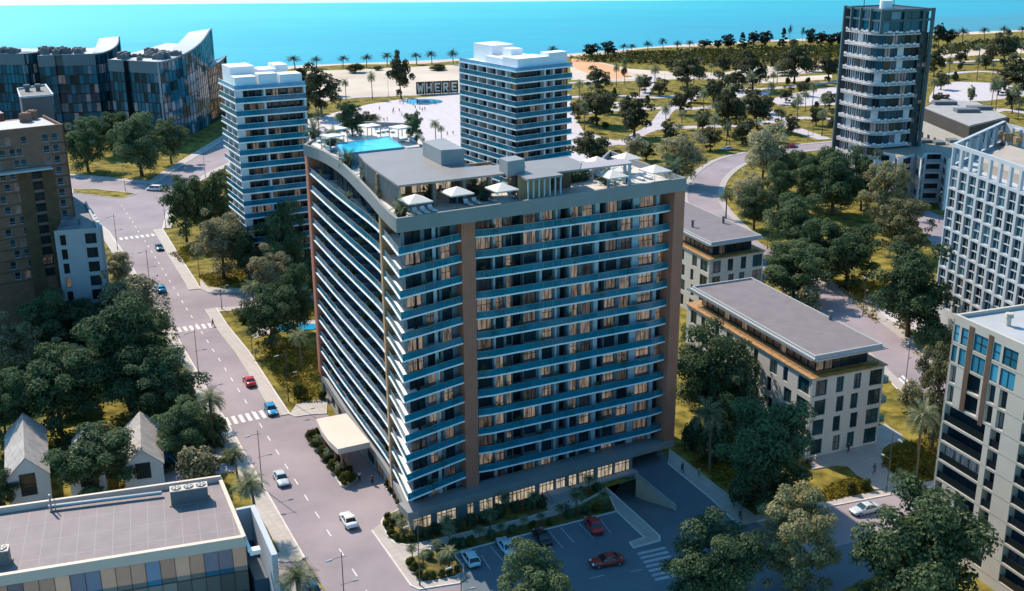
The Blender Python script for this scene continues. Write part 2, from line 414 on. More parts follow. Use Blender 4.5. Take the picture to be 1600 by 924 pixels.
# beach strip and sandy ground behind it
bl = offset(shore, 1.5); bi = offset(shore, 13)
bc = shore
mb = MB()
for i in range(len(shore)-1):
    a, b2 = shore[i], shore[i+1]
    wa = 9+5*math.sin(i*.9); wb = 9+5*math.sin((i+1)*.9)
    pa = offset(shore, -4)[i]; pb = offset(shore, -4)[i+1]; qa = offset(shore, wa)[i]; qb = offset(shore, wb)[i+1]
    mb.face([(*qa, .03), (*qb, .03), (*pb, .03), (*pa, .03)])
mb.build('beach', M_sand, kind='structure')
mb = MB(); fo = mat('surf_foam', (.55, .6, .62), .8, .2, .3); sA = offset(shore, -.3); sB = offset(shore, -1.9)
for i in range(len(shore)-1): mb.face([(*sA[i], .066), (*sA[i+1], .066), (*sB[i+1], .066), (*sB[i], .066)])
mb.build('surf', fo, kind='structure')
flat('sand', px([(360, 122), (464, 112), (600, 107), (722, 101), (760, 100), (760, 150), (720, 148), (632, 150), (560, 153), (500, 158), (440, 150), (360, 150)]), .02, M_sand)
flat('orange_sand', px([(893, 92), (925, 96), (955, 103), (984, 113), (980, 125), (950, 124), (915, 114), (893, 104)]), .034, M_orange)
flat('sand_field', px([(890, 100), (920, 93), (985, 108), (1060, 113), (1130, 114), (1180, 105), (1300, 97), (1330, 92), (1330, 108), (1240, 117), (1130, 124), (1040, 124), (960, 128), (893, 125)]), .02, M_sand)
flat('sand_field', px([(1465, 78), (1530, 70), (1600, 65), (1700, 62), (1700, 82), (1560, 84), (1465, 92)]), .02, M_sand)

# streets
street_px = [(620, 1090), (560, 1010), (520, 942), (476, 873), (422, 779), (362, 673), (317, 597), (275, 524), (247, 480), (215, 432), (188, 388), (170, 362), (150, 346), (60, 330), (-200, 300), (-200, 270), (114, 276), (200, 284), (238, 287), (250, 282), (268, 269), (367, 208), (420, 178), (440, 200), (367, 250), (331, 268), (300, 285), (275, 308), (260, 335), (254, 358), (275, 392), (306, 440), (313, 452), (325, 458), (345, 460), (420, 455), (560, 440), (560, 466), (430, 476), (338, 482), (356, 510), (389, 550), (427, 609), (453, 648), (462, 652), (474, 650), (490, 648), (511, 647), (545, 690), (596, 745), (607, 752), (601, 760), (626, 797), (600, 806), (597, 818), (581, 830), (642, 916), (655, 922), (720, 912), (745, 1000), (800, 1090)]
flat('street', px(street_px), .03, M_street)
park_px = [(720, 913), (726, 896), (712, 868), (722, 862), (740, 857), (963, 800), (1007, 841), (984, 849), (990, 857), (1031, 846), (1029, 838), (1057, 798), (994, 746), (990, 735), (1040, 715), (1113, 782), (1144, 812), (1158, 822), (1182, 816), (1287, 794), (1385, 775), (1470, 759), (1700, 712), (1720, 790), (1480, 850), (1300, 930), (1000, 1090), (800, 1090), (745, 1000)]
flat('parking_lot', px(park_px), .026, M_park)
flat('side_street', px([(1182, 816.5), (1287, 794.5), (1385, 775.5), (1470, 759.5), (1700, 712.5), (1715, 760), (1470, 815), (1250, 868)]), .036, M_street)
coast = smooth_line(px([(1640, 800), (1540, 680), (1450, 600), (1400, 554), (1341, 505), (1281, 461), (1230, 428), (1190, 400), (1150, 372), (1112, 335), (1098, 308), (1108, 278), (1140, 254), (1180, 243), (1240, 233), (1330, 224), (1450, 210), (1600, 200)]), 6)
flat('coast_road', band(coast, 4.6), .04, M_street)
cr_ = offset(coast, 4.7)
i0 = min(range(len(coast)), key=lambda i: math.dist(coast[i], G(1230, 428)))
mbp = MB()
seg = coast[:i0]
o1, o2 = offset(seg, 4.6), offset(seg, 7.4)
for i in range(len(seg)-1): mbp.prism([o1[i], o1[i+1], o2[i+1], o2[i]], -.1, .14)
mbp.build('coast_pavement', M_pave, kind='structure')
mbp = MB(); o1, o2 = offset(seg, -4.6), offset(seg, -6.4)
for i in range(len(seg)-1): mbp.prism([o1[i], o1[i+1], o2[i+1], o2[i]], -.1, .14)
mbp.build('coast_pavement', M_pave, kind='structure')
seg2 = coast[i0+12:]
mbp = MB(); o1, o2 = offset(seg2, 4.6), offset(seg2, 6.6)
for i in range(len(seg2)-1): mbp.prism([o1[i], o1[i+1], o2[i+1], o2[i]], -.1, .14)
o1, o2 = offset(seg2, -4.6), offset(seg2, -6.6)
for i in range(len(seg2)-1): mbp.prism([o1[i], o1[i+1], o2[i+1], o2[i]], -.1, .14)
mbp.build('coast_pavement', M_pave, kind='structure')
flat('back_street', band(smooth_line(px([(1385, 322), (1425, 330), (1462, 352), (1500, 400), (1560, 470)]), 4), 5.), .024, M_street)

# pavements: slabs with a real kerb
def pavement(poly, top=.14): return pad('pavement', px(poly), top, M_pave)
def kerb_line(pts, closed=False, w=.22, top=.17):
    mb = MB(); q = px(pts)
    if closed: q = q+[q[0]]
    o1, o2 = offset(q, w/2), offset(q, -w/2)
    for i in range(len(q)-1): mb.prism([o1[i], o1[i+1], o2[i+1], o2[i]], -.1, top)
    return mb.build('kerb', M_kerb, kind='structure')
LK = [(476, 873), (422, 779), (362, 673), (317, 597), (275, 524), (247, 480), (215, 432), (188, 388), (170, 362), (150, 346)]
lk = px(LK); pad('pavement', lk+offset(lk, -2.6)[::-1], .14, M_pave); kerb_line(LK)
pavement([(416, 876), (440, 879), (468, 879), (476, 872), (455, 836), (440, 864), (418, 868)])
RK = [(254, 358), (275, 392), (306, 440), (313, 452)]
rk = px(RK); pad('pavement', rk+offset(rk, 2.6)[::-1], .14, M_pave); kerb_line(RK)
pavement([(313, 452), (325, 458), (345, 460), (420, 455), (420, 449), (350, 452), (325, 449), (313, 437)])
RK2 = [(338, 482), (356, 510), (389, 550), (427, 609), (453, 648)]
rk = px(RK2); pad('pavement', rk+offset(rk, 2.6)[::-1], .14, M_pave); kerb_line(RK2)
pavement([(453, 648), (462, 652), (474, 650), (490, 648), (511, 647), (512, 622), (470, 630), (463, 633)])
kerb_line([(453, 648), (462, 652), (474, 650), (490, 648), (511, 647)])
UN = [(-200, 270), (114, 276), (200, 284), (238, 287), (250, 282), (268, 269), (367, 208), (420, 178)]
un = px(UN); pad('pavement', un+offset(un, -3.2)[::-1], .14, M_pave); kerb_line(UN)
US = [(440, 200), (367, 250), (331, 268), (300, 285), (275, 308), (260, 335), (254, 358)]
us = px(US); pad('pavement', us+offset(us, -2.4)[::-1], .14, M_pave); kerb_line(US)
isl = px([(114, 296), (150, 296), (213, 303), (190, 311), (114, 302)])
pad('traffic_island', isl, .15, M_lawn); kerb_line([(114, 296), (150, 296), (213, 303), (190, 311), (114, 302)], True)
pavement([(338, 482), (430, 476), (560, 466), (560, 470), (430, 481), (342, 488)])
pavement([(388, 516), (430, 505), (520, 497), (520, 512), (440, 516), (398, 530)])
flat('painted_shade', px([(425, 511), (470, 505), (500, 508), (490, 516), (440, 519)]), .15, M_blue)  # shaded paving painted as a blue sheet, no real water here
# forecourt at the front corner
pavement([(581, 830), (597, 818), (606, 839), (617, 850), (637, 853), (653, 851), (825, 810), (841, 804), (858, 800), (846, 785), (895, 772), (905, 790), (870, 806), (826, 818), (740, 843), (700, 855), (665, 866), (633, 875), (653, 903), (660, 911), (684, 908), (712, 902), (724, 895), (728, 905), (719, 912), (655, 922), (642, 916)], .14)
kerb_line([(581, 830), (642, 916), (655, 922), (719, 912)])
kerb_line([(722, 862), (740, 857), (963, 800)])
kerb_line([(722, 862), (711, 867), (712, 872), (724, 886), (724, 895), (712, 902), (684, 908), (660, 911), (653, 903), (633, 875)])
kerb_line([(627, 796), (601, 807), (596, 817), (606, 839), (617, 850), (637, 853), (653, 851), (825, 810), (841, 804), (858, 800)])
isl2 = [(946, 762), (963, 800), (1007, 841), (984, 849), (990, 857), (1031, 846), (1030, 838)]
pavement(isl2); kerb_line(isl2, True)
pavement([(1046, 702), (1179, 806), (1182, 816), (1158, 821), (1144, 812), (1113, 782), (1043, 725)]); kerb_line([(1043, 725), (1113, 782), (1144, 812), (1158, 821)])
SR = [(1182, 816), (1287, 794), (1385, 775), (1470, 759), (1700, 712)]
s_ = px(SR); pad('pavement', s_+offset(s_, -1.5)[::-1], .14, M_pave); kerb_line(SR)
pad('plaza', px([(1262, 712), (1269, 735), (1290, 731), (1307, 728), (1324, 730), (1338, 744), (1366, 766), (1386, 766), (1419, 756), (1400, 745), (1380, 727), (1376, 714), (1380, 702), (1392, 694), (1414, 689), (1407, 679), (1392, 670), (1383, 663)]), .15, M_pave)
pad('plaza', px([(1352, 462), (1340, 470), (1346, 484), (1378, 495), (1430, 520), (1500, 500), (1500, 470), (1400, 455)]), .05, M_plaza)
flat('painted_shade', px([(1395, 486), (1420, 478), (1455, 483), (1450, 495), (1415, 497)]), .07, M_blue)  # blue sheet painted for the shade on this paving
flat('painted_shade', px([(222, 698), (250, 694), (275, 700), (290, 716), (262, 728), (235, 726)]), .05, M_blue)  # shade on the garden paving, painted as a blue sheet
flat('garden_path', px([(235, 727), (262, 728), (290, 716), (310, 706), (345, 698), (350, 712), (300, 740), (262, 770), (236, 770)]), .012, M_path)
flat('garden_path', px([(330, 727), (372, 721), (378, 735), (335, 742)]), .015, M_path)
flat('driveway', px([(400, 868), (476, 876), (540, 985), (560, 1060), (430, 1060)]), .022, M_street)
flat('added_forecourt', px([(-300, 905), (0, 960), (410, 930), (430, 1060), (300, 1200), (-500, 1200)]), .02, M_pave)  # unseen paving added to give the mirrored front a beige reflection
# park: white promenade, paths and the round fountain
flat('promenade', px([(430, 192), (480, 187), (505, 181), (532, 174), (577, 163), (632, 154.5), (720, 148), (760, 146), (890, 148), (893, 175), (930, 235), (900, 330), (480, 330), (430, 260)]), .03, M_plaza)
cx, cy = G(662, 159.5); flat('fountain', [(cx+9*math.cos(a*PI/16), cy+9*math.sin(a*PI/16)) for a in range(32)], .05, M_blue)
PATHS = [([(480, 158), (530, 153), (632, 149), (720, 146)], 2.2), ([(890, 152), (960, 150), (1010, 153), (1065, 150), (1090, 147), (1140, 140), (1200, 139), (1310, 128), (1330, 126)], 3.),
         ([(890, 179), (950, 173), (1038, 169), (1080, 170), (1130, 167), (1180, 165)], 3.2), ([(1010, 206), (1030, 190), (1044, 172), (1075, 156), (1096, 146)], 3.), ([(890, 228), (966, 224), (1015, 203), (1060, 200), (1110, 198), (1180, 195), (1240, 185), (1310, 186), (1340, 184)], 3.),
         ([(893, 207), (920, 212), (966, 224), (1000, 226)], 2.6), ([(1160, 145), (1180, 158), (1215, 188), (1250, 205), (1290, 218)], 3.2), ([(890, 130), (960, 125), (1040, 124), (1130, 121), (1240, 115), (1320, 108)], 2.4), ([(1005, 150), (1017, 128), (1022, 118)], 2.5),
         ([(960, 92), (1060, 98), (1130, 92), (1220, 84), (1320, 80)], 2.), ([(1465, 118), (1530, 112), (1600, 118)], 2.5), ([(1465, 100), (1520, 96), (1600, 92)], 2.5), ([(1530, 180), (1570, 172), (1620, 180)], 3.)]
mp_ = []
for i, (pl, w) in enumerate(PATHS): flat('park_path', band(smooth_line(px(pl), 4), w), .05+.005*i, M_path)
flat('promenade', px([(1203, 156), (1225, 149), (1262, 142), (1330, 132), (1330, 163), (1250, 166), (1215, 164)]), .034, M_plaza)
flat('promenade', px([(1452, 152), (1465, 130), (1500, 128), (1560, 130), (1600, 136), (1600, 150), (1540, 158), (1452, 160)]), .034, M_plaza)

flat('promenade', px([(1120, 146), (1160, 142), (1205, 143), (1200, 150), (1150, 153), (1118, 151)]), .03, M_plaza)
flat('promenade', px([(960, 160), (1000, 158), (1012, 163), (985, 167), (958, 166)]), .03, M_plaza)
flat('promenade', px([(1060, 150), (1095, 146), (1100, 152), (1072, 156)]), .033, M_plaza)
flat('sand_field', px([(1120, 128), (1200, 122), (1300, 117), (1300, 124), (1200, 130), (1125, 134)]), .022, M_sand)
# road paint
def dash(a, b, w=.16, z=.036, m=None):
    q = px([a, b]); d = nrm2(sub2(q[1], q[0])); n_ = perp(d)
    return [add2(q[0], n_, w/2), add2(q[1], n_, w/2), add2(q[1], n_, -w/2), add2(q[0], n_, -w/2)]
mk = MB()
p0, p1 = G(240, 398), G(567, 915)
d = nrm2(sub2(p1, p0)); L = math.dist(p0, p1)
DL = px([(188, 318), (240, 398), (293, 485), (347, 569), (403, 658), (443, 722), (490, 796), (567, 915), (640, 1030)])
s = 2.
while s < plen(DL)-4:
    q = sub_line(DL, s, s+2.); dd = nrm2(sub2(q[-1], q[0])); nn = perp(dd)
    mk.face([(*add2(q[0], nn, -.09), .036), (*add2(q[-1], nn, -.09), .036), (*add2(q[-1], nn, .09), .036), (*add2(q[0], nn, .09), .036)][::-1]); s += 5.6
def zebra(mk, a, b, n, along_px, w, z=.037):
    a, b = G(*a), G(*b); d = nrm2(sub2(b, a)); L = math.dist(a, b); t = nrm2(sub2(G(*along_px[1]), G(*along_px[0])))
    for k in range(n):
        c = add2(a, d, L*(k+.5)/n); h = .27*L/n
        mk.face([(*add2(add2(c, d, -h), t, -w/2), z), (*add2(add2(c, d, h), t, -w/2), z), (*add2(add2(c, d, h), t, w/2), z), (*add2(add2(c, d, -h), t, w/2), z)])
zebra(mk, (350, 660), (448, 640), 9, ((362, 673), (422, 779)), 3.4)
zebra(mk, (275, 516), (352, 506), 8, ((317, 597), (362, 673)), 3.)
zebra(mk, (185, 374), (251, 366), 8, ((247, 480), (317, 597)), 2.6)
zebra(mk, (1396, 605), (1416, 590), 4, ((1352, 499), (1400, 542)), 2.6, .046)
mk.build('road_marking', M_line, kind='structure')
mk = MB(); LP = mat('parking_paint', (.42, .43, .45), .8, .15, 1.5)
for a, b in [((752, 868), (766, 890)), ((766, 854), (786, 877)), ((858, 831), (880, 857)), ((876, 825), (898, 849)), ((904, 818), (927, 841)), ((938, 812), (955, 834)), ((812, 842), (832, 868)), ((922, 904), (945, 899)), ((985, 894), (1004, 890))]:
    mk.face([(*p, .031) for p in dash(a, b, .14)])
zebra(mk, (1016, 858), (1048, 905), 7, ((1000, 861), (1040, 852)), 4.2, .032)
mk.build('parking_marking', LP, kind='structure')
# ramp down to the basement
r0, r1, r2, r3 = RAMP
mb = MB(); dz = -3.4
mb.face([(*r3, .0), (*r2, .0), (*r1, dz), (*r0, dz)])
inn = [add2(r0, (.36, .93), 8), add2(r1, (.36, .93), 8)]
mb.face([(*r0, dz), (*r1, dz), (*inn[1], dz), (*inn[0], dz)])
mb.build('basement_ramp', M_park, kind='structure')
mb = MB(); mb.mi = 0
mb.face([(*r0, dz), (*r3, 0), (*r3, .03), (*r0, .03)]); mb.face([(*r1, dz), (*r2, 0), (*r2, .03), (*r1, .03)]); mb.face([(*inn[0], dz), (*inn[1], dz), (*inn[1], 0), (*inn[0], 0)])
mb.strip([r1, r2], .0, .9, -.3)
mb.build('ramp_wall', M_conc, kind='structure')
# ================================================================== HOTEL TOWER
M_white = mat('white_slab', (.88, .88, .88), .6, .05, .5)
M_deck = mat('deck_tiles', (.55, .52, .48), .7, .08, .6)
M_grey = mat('parapet_panel', (.22, .235, .24), .55, .06, .3, spec=.4)
M_wallg = mat('grey_render', (.17, .20, .22), .75, .08, .4)
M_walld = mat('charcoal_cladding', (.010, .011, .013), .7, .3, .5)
M_pale = mat('pale_render', (.46, .50, .54), .7, .05, .4)
M_brown = lined_mat('timber_cladding', (.44, .168, .108), (.27, .10, .065), .34, 0, .52, .07, .55, .12, .5)
M_tan = lined_mat('tan_timber_cladding', (.46, .28, .15), (.30, .17, .09), .34, 0, .52, .06, .55, .1, .5)
M_frame = mat('dark_frame', (.02, .022, .025), .4, spec=.5)
M_pane = glass_pane('room_glass', (.03, .055, .07), (.36, .265, .18), .52, .58)
M_paned = glass_pane('dark_glass', (.012, .022, .032), None)
M_lobby = glass_pane('lobby_glass', (.3, .26, .2), (.88, .70, .48), .48, 1.0)
M_rail = rail_glass('balustrade_glass', (.04, .40, .54), (.003, .24, .34), .62)
M_raill = rail_glass('balustrade_glass_west', (.16, .52, .72), (.02, .28, .42), .5)
M_screen = rail_glass('screen_glass', (.6, .8, .9), (.30, .48, .58), .3)
M_steel = mat('steel', (.35, .37, .39), .35, metal=.7)
M_dpanel = mat('louvre_panel', (.008, .009, .012), .6)

TWR = thing('hotel_tower', 'tall curved hotel with wrap-round blue glass balconies, timber pillars and a roof terrace with pool', 'hotel', (-2, 165, 0))
ZF = [5.5+2.933*k for k in range(13)]; ZT = 43.6; ZR = 45.5; ZD = 44.5
LL = smooth_line([(-34.6, 187.5), (-29.0, 173.8), (-23.9, 161.9), (-18.5, 149.2), (-14.5, 137.0)], 8)
LPP = smooth_line([G(a, b, 45.5) for a, b in [(474.5, 225.5), (499.4, 233.5), (520.6, 245), (538.8, 259), (560, 280), (581, 302), (593, 316), (608.5, 332)]]+[(-14.5, 137.0)], 3)
LLn = plen(LL)
CC = (25.4, 159.6)
FR = Fr((-14.5, 137.0), CC)
def ins(s):
    t = [(0, 0), (8, -1.75), (10.2, -2.2), (12.4, -2.75), (14.6, -2.2), (41.4, -.8), (44.2, -1.05), (60, -1.05)]
    for (a, b), (c, d) in zip(t, t[1:]):
        if s <= c: return b+(d-b)*(s-a)/(c-a)
LW_ = offset(LL, -2.1)
s_p = LLn-11.2                      # corner pillar on the west curve
W1 = Fr(FR.at(3.3, -2.5), FR.at(10.5, -3.75)); W2 = Fr(FR.at(12.0, -4.15), FR.at(FR.L-1.2, -2.5))
leftwall = sub_line(LW_, 0, plen(LW_)-11.4)+[W1.p]
DD = (16.0, 180.5)
REAR = [DD]+px([(915, 243), (888, 245.6), (833, 251.6), (800, 255.6), (779, 258.6), (743, 260.6), (726, 258.6), (705, 248.6), (662, 232)], 48.2)+px([(664, 224), (644, 201), (540, 197)], 44.5)
EE, FF_ = REAR[-2], REAR[-1]
# closed core behind the facades
core = offset(leftwall, -.9)[:-1]+[W1.at(.9, -.95), W1.at(W1.L, -.95), W2.at(0, -.95), W2.at(W2.L-.3, -.95)]+[(q[0]-.3, q[1]-.8) for q in REAR]
mb = MB(); mb.prism(core, 3.0, ZD-.05); mb.build('core', M_walld, TWR)
# side and rear walls
mb = MB(); fr = Fr(FR.at(FR.L-.2, -.6), DD)
fr.slab(mb, 0, fr.L, -.3, 0, 2.4, ZT); mb.strip(REAR+[LL[0]], 0.01, ZT, .3)
mb.build('side_wall', M_pale, TWR)
# window bays of the front, read along the facade
def pxs(frm, z, lst): return [LEN(frm.p, frm.u, z, a) for a in lst]
B2 = [(744, 767, 'w', 3), (773, 786, 'w', 2), (790, 799, 'w', 1), (800, 817, 'd', 0), (818, 838, 'w', 3), (847, 864, 'w', 3), (875.5, 887, 'd', 0), (893, 905, 'w', 2), (909.5, 926, 'w', 2), (936, 946, 'd', 0), (947.5, 965, 'w', 3), (970.5, 987, 'w', 2), (1000, 1022, 'w', 3), (1029.5, 1047, 'w', 3)]
F2 = [(768.6, 771.6), (841.5, 845.5), (866.5, 869.5), (889, 891.5), (928.5, 935), (988.5, 998.5), (1023.5, 1028)]
B1 = [(632, 657, 'w', 3), (663, 684, 'w', 3), (688, 704, 'w', 2)]
bays2 = [(*pxs(W2, 40, (a, b)), t, c) for a, b, t, c in B2]; bays1 = [(*pxs(W1, 41, (a, b)), t, c) for a, b, t, c in B1]
fl = [2.55]+ZF; wins = []; recess = MB()
for frm, bays in ((W1, bays1), (W2, bays2)):
    holes = []; wall = MB()
    for k, z in enumerate(fl):
        h = 2.6 if k == 13 else 2.45
        for a, b, t, c in bays:
            if t == 'd':
                holes.append((a, b, z+.05, z+h+.1)); recess = MB(); frm.quad(recess, a, b, z+.05, z+h+.1, -.88); recess.build('recess_panel', M_dpanel, TWR); continue
            lowsill = .08 if (c == 2 or rnd.random() < .5) else .5
            holes.append((a, b, z+lowsill, z+h)); wins.append(window_mb(frm, a, b, z+lowsill, z+h, .22, c, 1 if rnd.random() < .5 else 2, .075))
    wall_holes(wall, frm, 2.4, ZT, holes, .9)
    wall.build('front_wall', M_wallg, TWR)
put_parts(TWR, 'window', wins, [M_frame, M_pane])
fins = MB()
for a, b in F2:
    s0, s1 = pxs(W2, 40, (a, b)); W2.slab(fins, s0, s1, .004, .28 if s1-s0 < 1.1 else .07, 2.4, ZT)
for s0, s1 in ((2.95, 3.5),): W1.slab(fins, s0, s1, .004, .1, 2.4, ZT)
fins.build('pier', M_pale, TWR)
# west wall: dark cladding with tall glass doors, one bay every 4.3 m
mb = MB(); doors = []
nb = 8
ll = plen(leftwall)
for i in range(len(leftwall)-1):
    f = Fr(leftwall[i], leftwall[i+1]); f.slab(mb, 0, f.L, -.25, 0, 2.4, ZT)
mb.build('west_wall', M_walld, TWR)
for k, z in enumerate(ZF):
    for j in range(nb):
        s0 = 1.0+j*(ll-4)/nb; a = along(leftwall, s0)[0]; b = along(leftwall, s0+3.0)[0]; f = Fr(a, b)
        m_ = MB(); m_.mi = 1; f.quad(m_, 0, f.L, z+.08, z+2.45, .07); m_.mi = 0
        for t in range(4):
            x = f.L*t/3; f.slab(m_, max(0, x-.05), min(f.L, x+.05), .05, .13, z+.05, z+2.5)
        f.slab(m_, .05, f.L-.05, .05, .125, z+2.4, z+2.5)
        doors.append(m_)
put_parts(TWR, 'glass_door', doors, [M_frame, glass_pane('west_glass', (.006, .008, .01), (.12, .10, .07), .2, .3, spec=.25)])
# balconies, storey by storey
sA0, sA1 = .9, s_p-.1
westE = sub_line(LL, sA0, sA1); westW = sub_line(LW_, sA0, min(plen(LW_)-.2, sA1*plen(LW_)/LLn))
cornE = sub_line(LL, s_p+1.0, LLn)
c1 = [FR.at(s, ins(s)) for s in (0, 4, 8, 10.2)]; c2 = [FR.at(s, ins(s)) for s in (12.2, 14.6, 20, 28, 36, 41.4, 44.1)]
def railing(pts, z, m, par):
    mb = MB(); pts = [p for p in pts]; q = offset(pts, -.12)
    mb.mi = 0
    o2 = offset(pts, -.155)
    for i in range(len(q)-1): mb.prism([q[i], q[i+1], o2[i+1], o2[i]], z-.02, z+.9)
    mb.mi = 1
    a, b = offset(pts, -.105), offset(pts, -.17)
    for i in range(len(q)-1): mb.prism([a[i], a[i+1], b[i+1], b[i]], z+.905, z+.945)
    n = int(plen(q)/1.5)
    for i in range(n+1):
        p, d = along(q, plen(q)*i/max(1, n)); mb.prism([add2(p, d, -.02), add2(p, d, .02), add2(add2(p, d, .02), perp(d), -.1), add2(add2(p, d, -.02), perp(d), -.1)], z, z+.9)
    return mb.build('balustrade', [m, M_steel], par)
for k, z in enumerate(ZF):
    mb = MB()
    for i in range(len(westE)-1):
        pa = offset(westE, -2.35); mb.prism([westE[i], westE[i+1], pa[i+1], pa[i]], z-.2, z)
    bw = mb.build('west_balcony', M_white, TWR); railing(westE, z, M_raill, bw)
    mb = MB(); e1, e2 = offset(westE, -.25), offset(westE, -2.3)
    for i in range(len(e1)-1): mb.face([(*e1[i], z+.006), (*e2[i], z+.006), (*e2[i+1], z+.006), (*e1[i+1], z+.006)][::-1])
    mb.build('deck', mat('dark_deck', (.07, .07, .075), .7, .1, .5), bw)
    for j in range(9):
        p, d = along(westE, plen(westE)*(j+.5)/9.); n_ = perp(d)
        sm = MB(); sm.prism([add2(p, n_, -.25), add2(add2(p, n_, -.25), d, .04), add2(add2(p, n_, -2.05), d, .04), add2(p, n_, -2.05)], z+.02, z+.98); sm.build('privacy_screen', M_screen, bw)
    mb = MB(); mb.prism(cornE+c1[1:]+[W1.at(W1.L, -.05), W1.at(0, -.05)]+[leftwall[-2], along(LW_, s_p*plen(LW_)/LLn+.6)[0]], z-.2, z)
    bc_ = mb.build('corner_balcony', M_white, TWR); railing(cornE+c1[1:], z, M_rail, bc_)
    mb = MB(); mb.prism(c2+[W2.at(W2.L, -.05), W2.at(0, -.05)], z-.2, z)
    bf = mb.build('front_balcony', M_white, TWR); railing(c2, z, M_rail, bf)
# timber pillars
mb = MB(); FR.slab(mb, 10.2, 12.2, -4.3, -2.05, 2.4, ZT); mb.build('pillar', M_brown, TWR)
mb = MB(); FR.slab(mb, FR.L-1.9, FR.L, -4., -.1, 2.4, ZT); mb.build('pillar', M_brown, TWR)
f = Fr(*[along(LL, s)[0] for s in (s_p, s_p+1.)]); mb = MB(); f.slab(mb, 0, 1.0, -2.3, .12, 2.2, ZT); mb.build('pillar', M_tan, TWR)
f = Fr(LL[0], along(LL, 1.)[0]); mb = MB(); f.slab(mb, -1.3, .85, -3., .15, 3.6, ZT); mb.build('pillar', M_brown, TWR)
# parapet band, roof deck
ring = LPP[:-1]
par = ring+[FR.p]
mb = MB(); o_ = offset(par+[CC], .12); i_ = offset(par+[CC], -.3)
for i in range(len(o_)-1): mb.prism([o_[i], o_[i+1], i_[i+1], i_[i]], ZT, ZR)
rear = [CC]+REAR+[par[0]]
o2 = offset(rear, .12); i2 = offset(rear, -.4)
for i in range(len(rear)-1): mb.prism([rear[i], rear[i+1], i2[i+1], i2[i]], ZT, ZR-.006)
mb.build('parapet', M_grey, TWR)
mb = MB(); mb.prism(offset(par, -.3)[1:-1]+[FR.at(.2, -.45), FR.at(FR.L-.4, -.45)]+[(q[0]-.1, q[1]-.3) for q in REAR], ZT+.05, ZD); mb.build('roof_deck', M_deck, TWR)
# skirt band and ground floor
o_ = offset(LL, .1); mb = MB()
wb = sub_line(LL, 0, LLn); ib = offset(wb, -1.6)
for i in range(len(wb)-1): mb.prism([wb[i], wb[i+1], ib[i+1], ib[i]], 2.45, 3.6)
FR.slab(mb, 0, FR.L, -3.2, -.05, 2.452, 3.602)
fr.slab(mb, 0, fr.L, -2, -.02, 2.45, 3.6)
mb.build('skirt_band', M_grey, TWR)
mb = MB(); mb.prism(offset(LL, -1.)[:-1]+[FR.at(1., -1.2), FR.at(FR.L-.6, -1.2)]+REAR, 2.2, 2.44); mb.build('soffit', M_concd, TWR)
GF = Fr(FR.at(.9, -.4), FR.at(FR.L, -.4))
gb = [(646, 675, 4), (683, 714, 4), (730.5, 741, 2), (749.5, 771, 3), (773.5, 785, 2), (796, 837.5, 7), (843, 866, 4), (869, 884, 2), (889, 902, 2), (905, 929, 4), (934, 958, 4), (961, 984.5, 4)]
gh = []; gw = []
for a, b, c in gb:
    s0, s1 = pxs(GF, 1.3, (a, b)); gh.append((s0, s1, .25, 2.15)); gw.append(window_mb(GF, s0, s1, .25, 2.15, .2, c, 1, .09))
    m_ = gw[-1]; m_.mi = 0; GF.slab(m_, s0+.09, s1-.09, -.18, -.125, 1.62, 1.7)
sEnd = LEN(GF.p, GF.u, 1.3, 988)
mb = MB(); wall_holes(mb, GF, 0, 2.44, gh, .25, 0, sEnd); mb.build('ground_floor_wall', M_wallg, TWR)
for m_ in gw: m_.build('shopfront', [M_frame, M_lobby], TWR)
mb = MB(); lw = offset(LL, -.5)
for i in range(len(lw)-1): f2 = Fr(lw[i], lw[i+1]); f2.slab(mb, 0, f2.L, -.25, 0, 0, 2.44)
mb.build('ground_floor_wall', mat('beige_render', (.40, .36, .32), .8, .06, .5), TWR)
for j in range(9):
    s0 = 6+j*4.6; a = along(lw, s0)[0]; b = along(lw, s0+(3.2 if j > 4 else 1.6))[0]; f2 = Fr(a, b); window_mb(Fr(f2.at(0, .18), f2.at(f2.L, .18)), 0, f2.L, .2, 2.2, .12, 4 if j > 4 else 2, 1, .08).build('entrance_glazing', [M_frame, glass_pane('entrance_glass', (.03, .03, .035), (.5, .36, .22), .35, .5)], TWR)
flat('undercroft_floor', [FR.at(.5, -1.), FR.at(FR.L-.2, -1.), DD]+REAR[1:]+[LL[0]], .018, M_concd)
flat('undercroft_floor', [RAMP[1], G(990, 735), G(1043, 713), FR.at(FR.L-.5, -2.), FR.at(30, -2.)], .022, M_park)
# undercroft at the right end: back wall, end wall, deck edge over the ramp
mb = MB(); f3 = Fr(GF.at(sEnd, 0), GF.at(sEnd+2, -14)); f3.slab(mb, 0, f3.L, -.3, 0, 0, 2.3)
f4 = Fr(GF.at(sEnd, -15), GF.at(GF.L, -15)); f4.slab(mb, 0, f4.L, -.3, 0, 0, 2.3)
FR.slab(mb, FR.L-1.6, FR.L-1.0, -14, -2.2, 0, 2.3)
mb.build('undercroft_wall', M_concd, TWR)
mb = MB(); p = GF.at(sEnd-11.5, .0); GF.slab(mb, sEnd-11.5, sEnd+.3, .004, 1.2, .05, .35); mb.build('entrance_terrace', M_conc, TWR)
# entrance steps with rails
mb = MB(); s0, s1 = pxs(GF, .3, (846, 886))
for i in range(4): GF.slab(mb, s0, s1, .0, 1.6+.45*i, .02, .62-.15*i-.002*i)
mb.build('entrance_steps', M_conc, TWR)
for s in (s0, s1):
    mb = MB(); mb.tube([GF.pt(s, .3, 1.5), GF.pt(s, 1.6, 1.5), GF.pt(s, 3., .95)], .035)
    for d_ in (.3, 1.6, 3.): mb.tube([GF.pt(s, d_, .05), GF.pt(s, d_, 1.5 if d_ < 2 else .95)], .03)
    mb.build('handrail', M_frame, TWR)
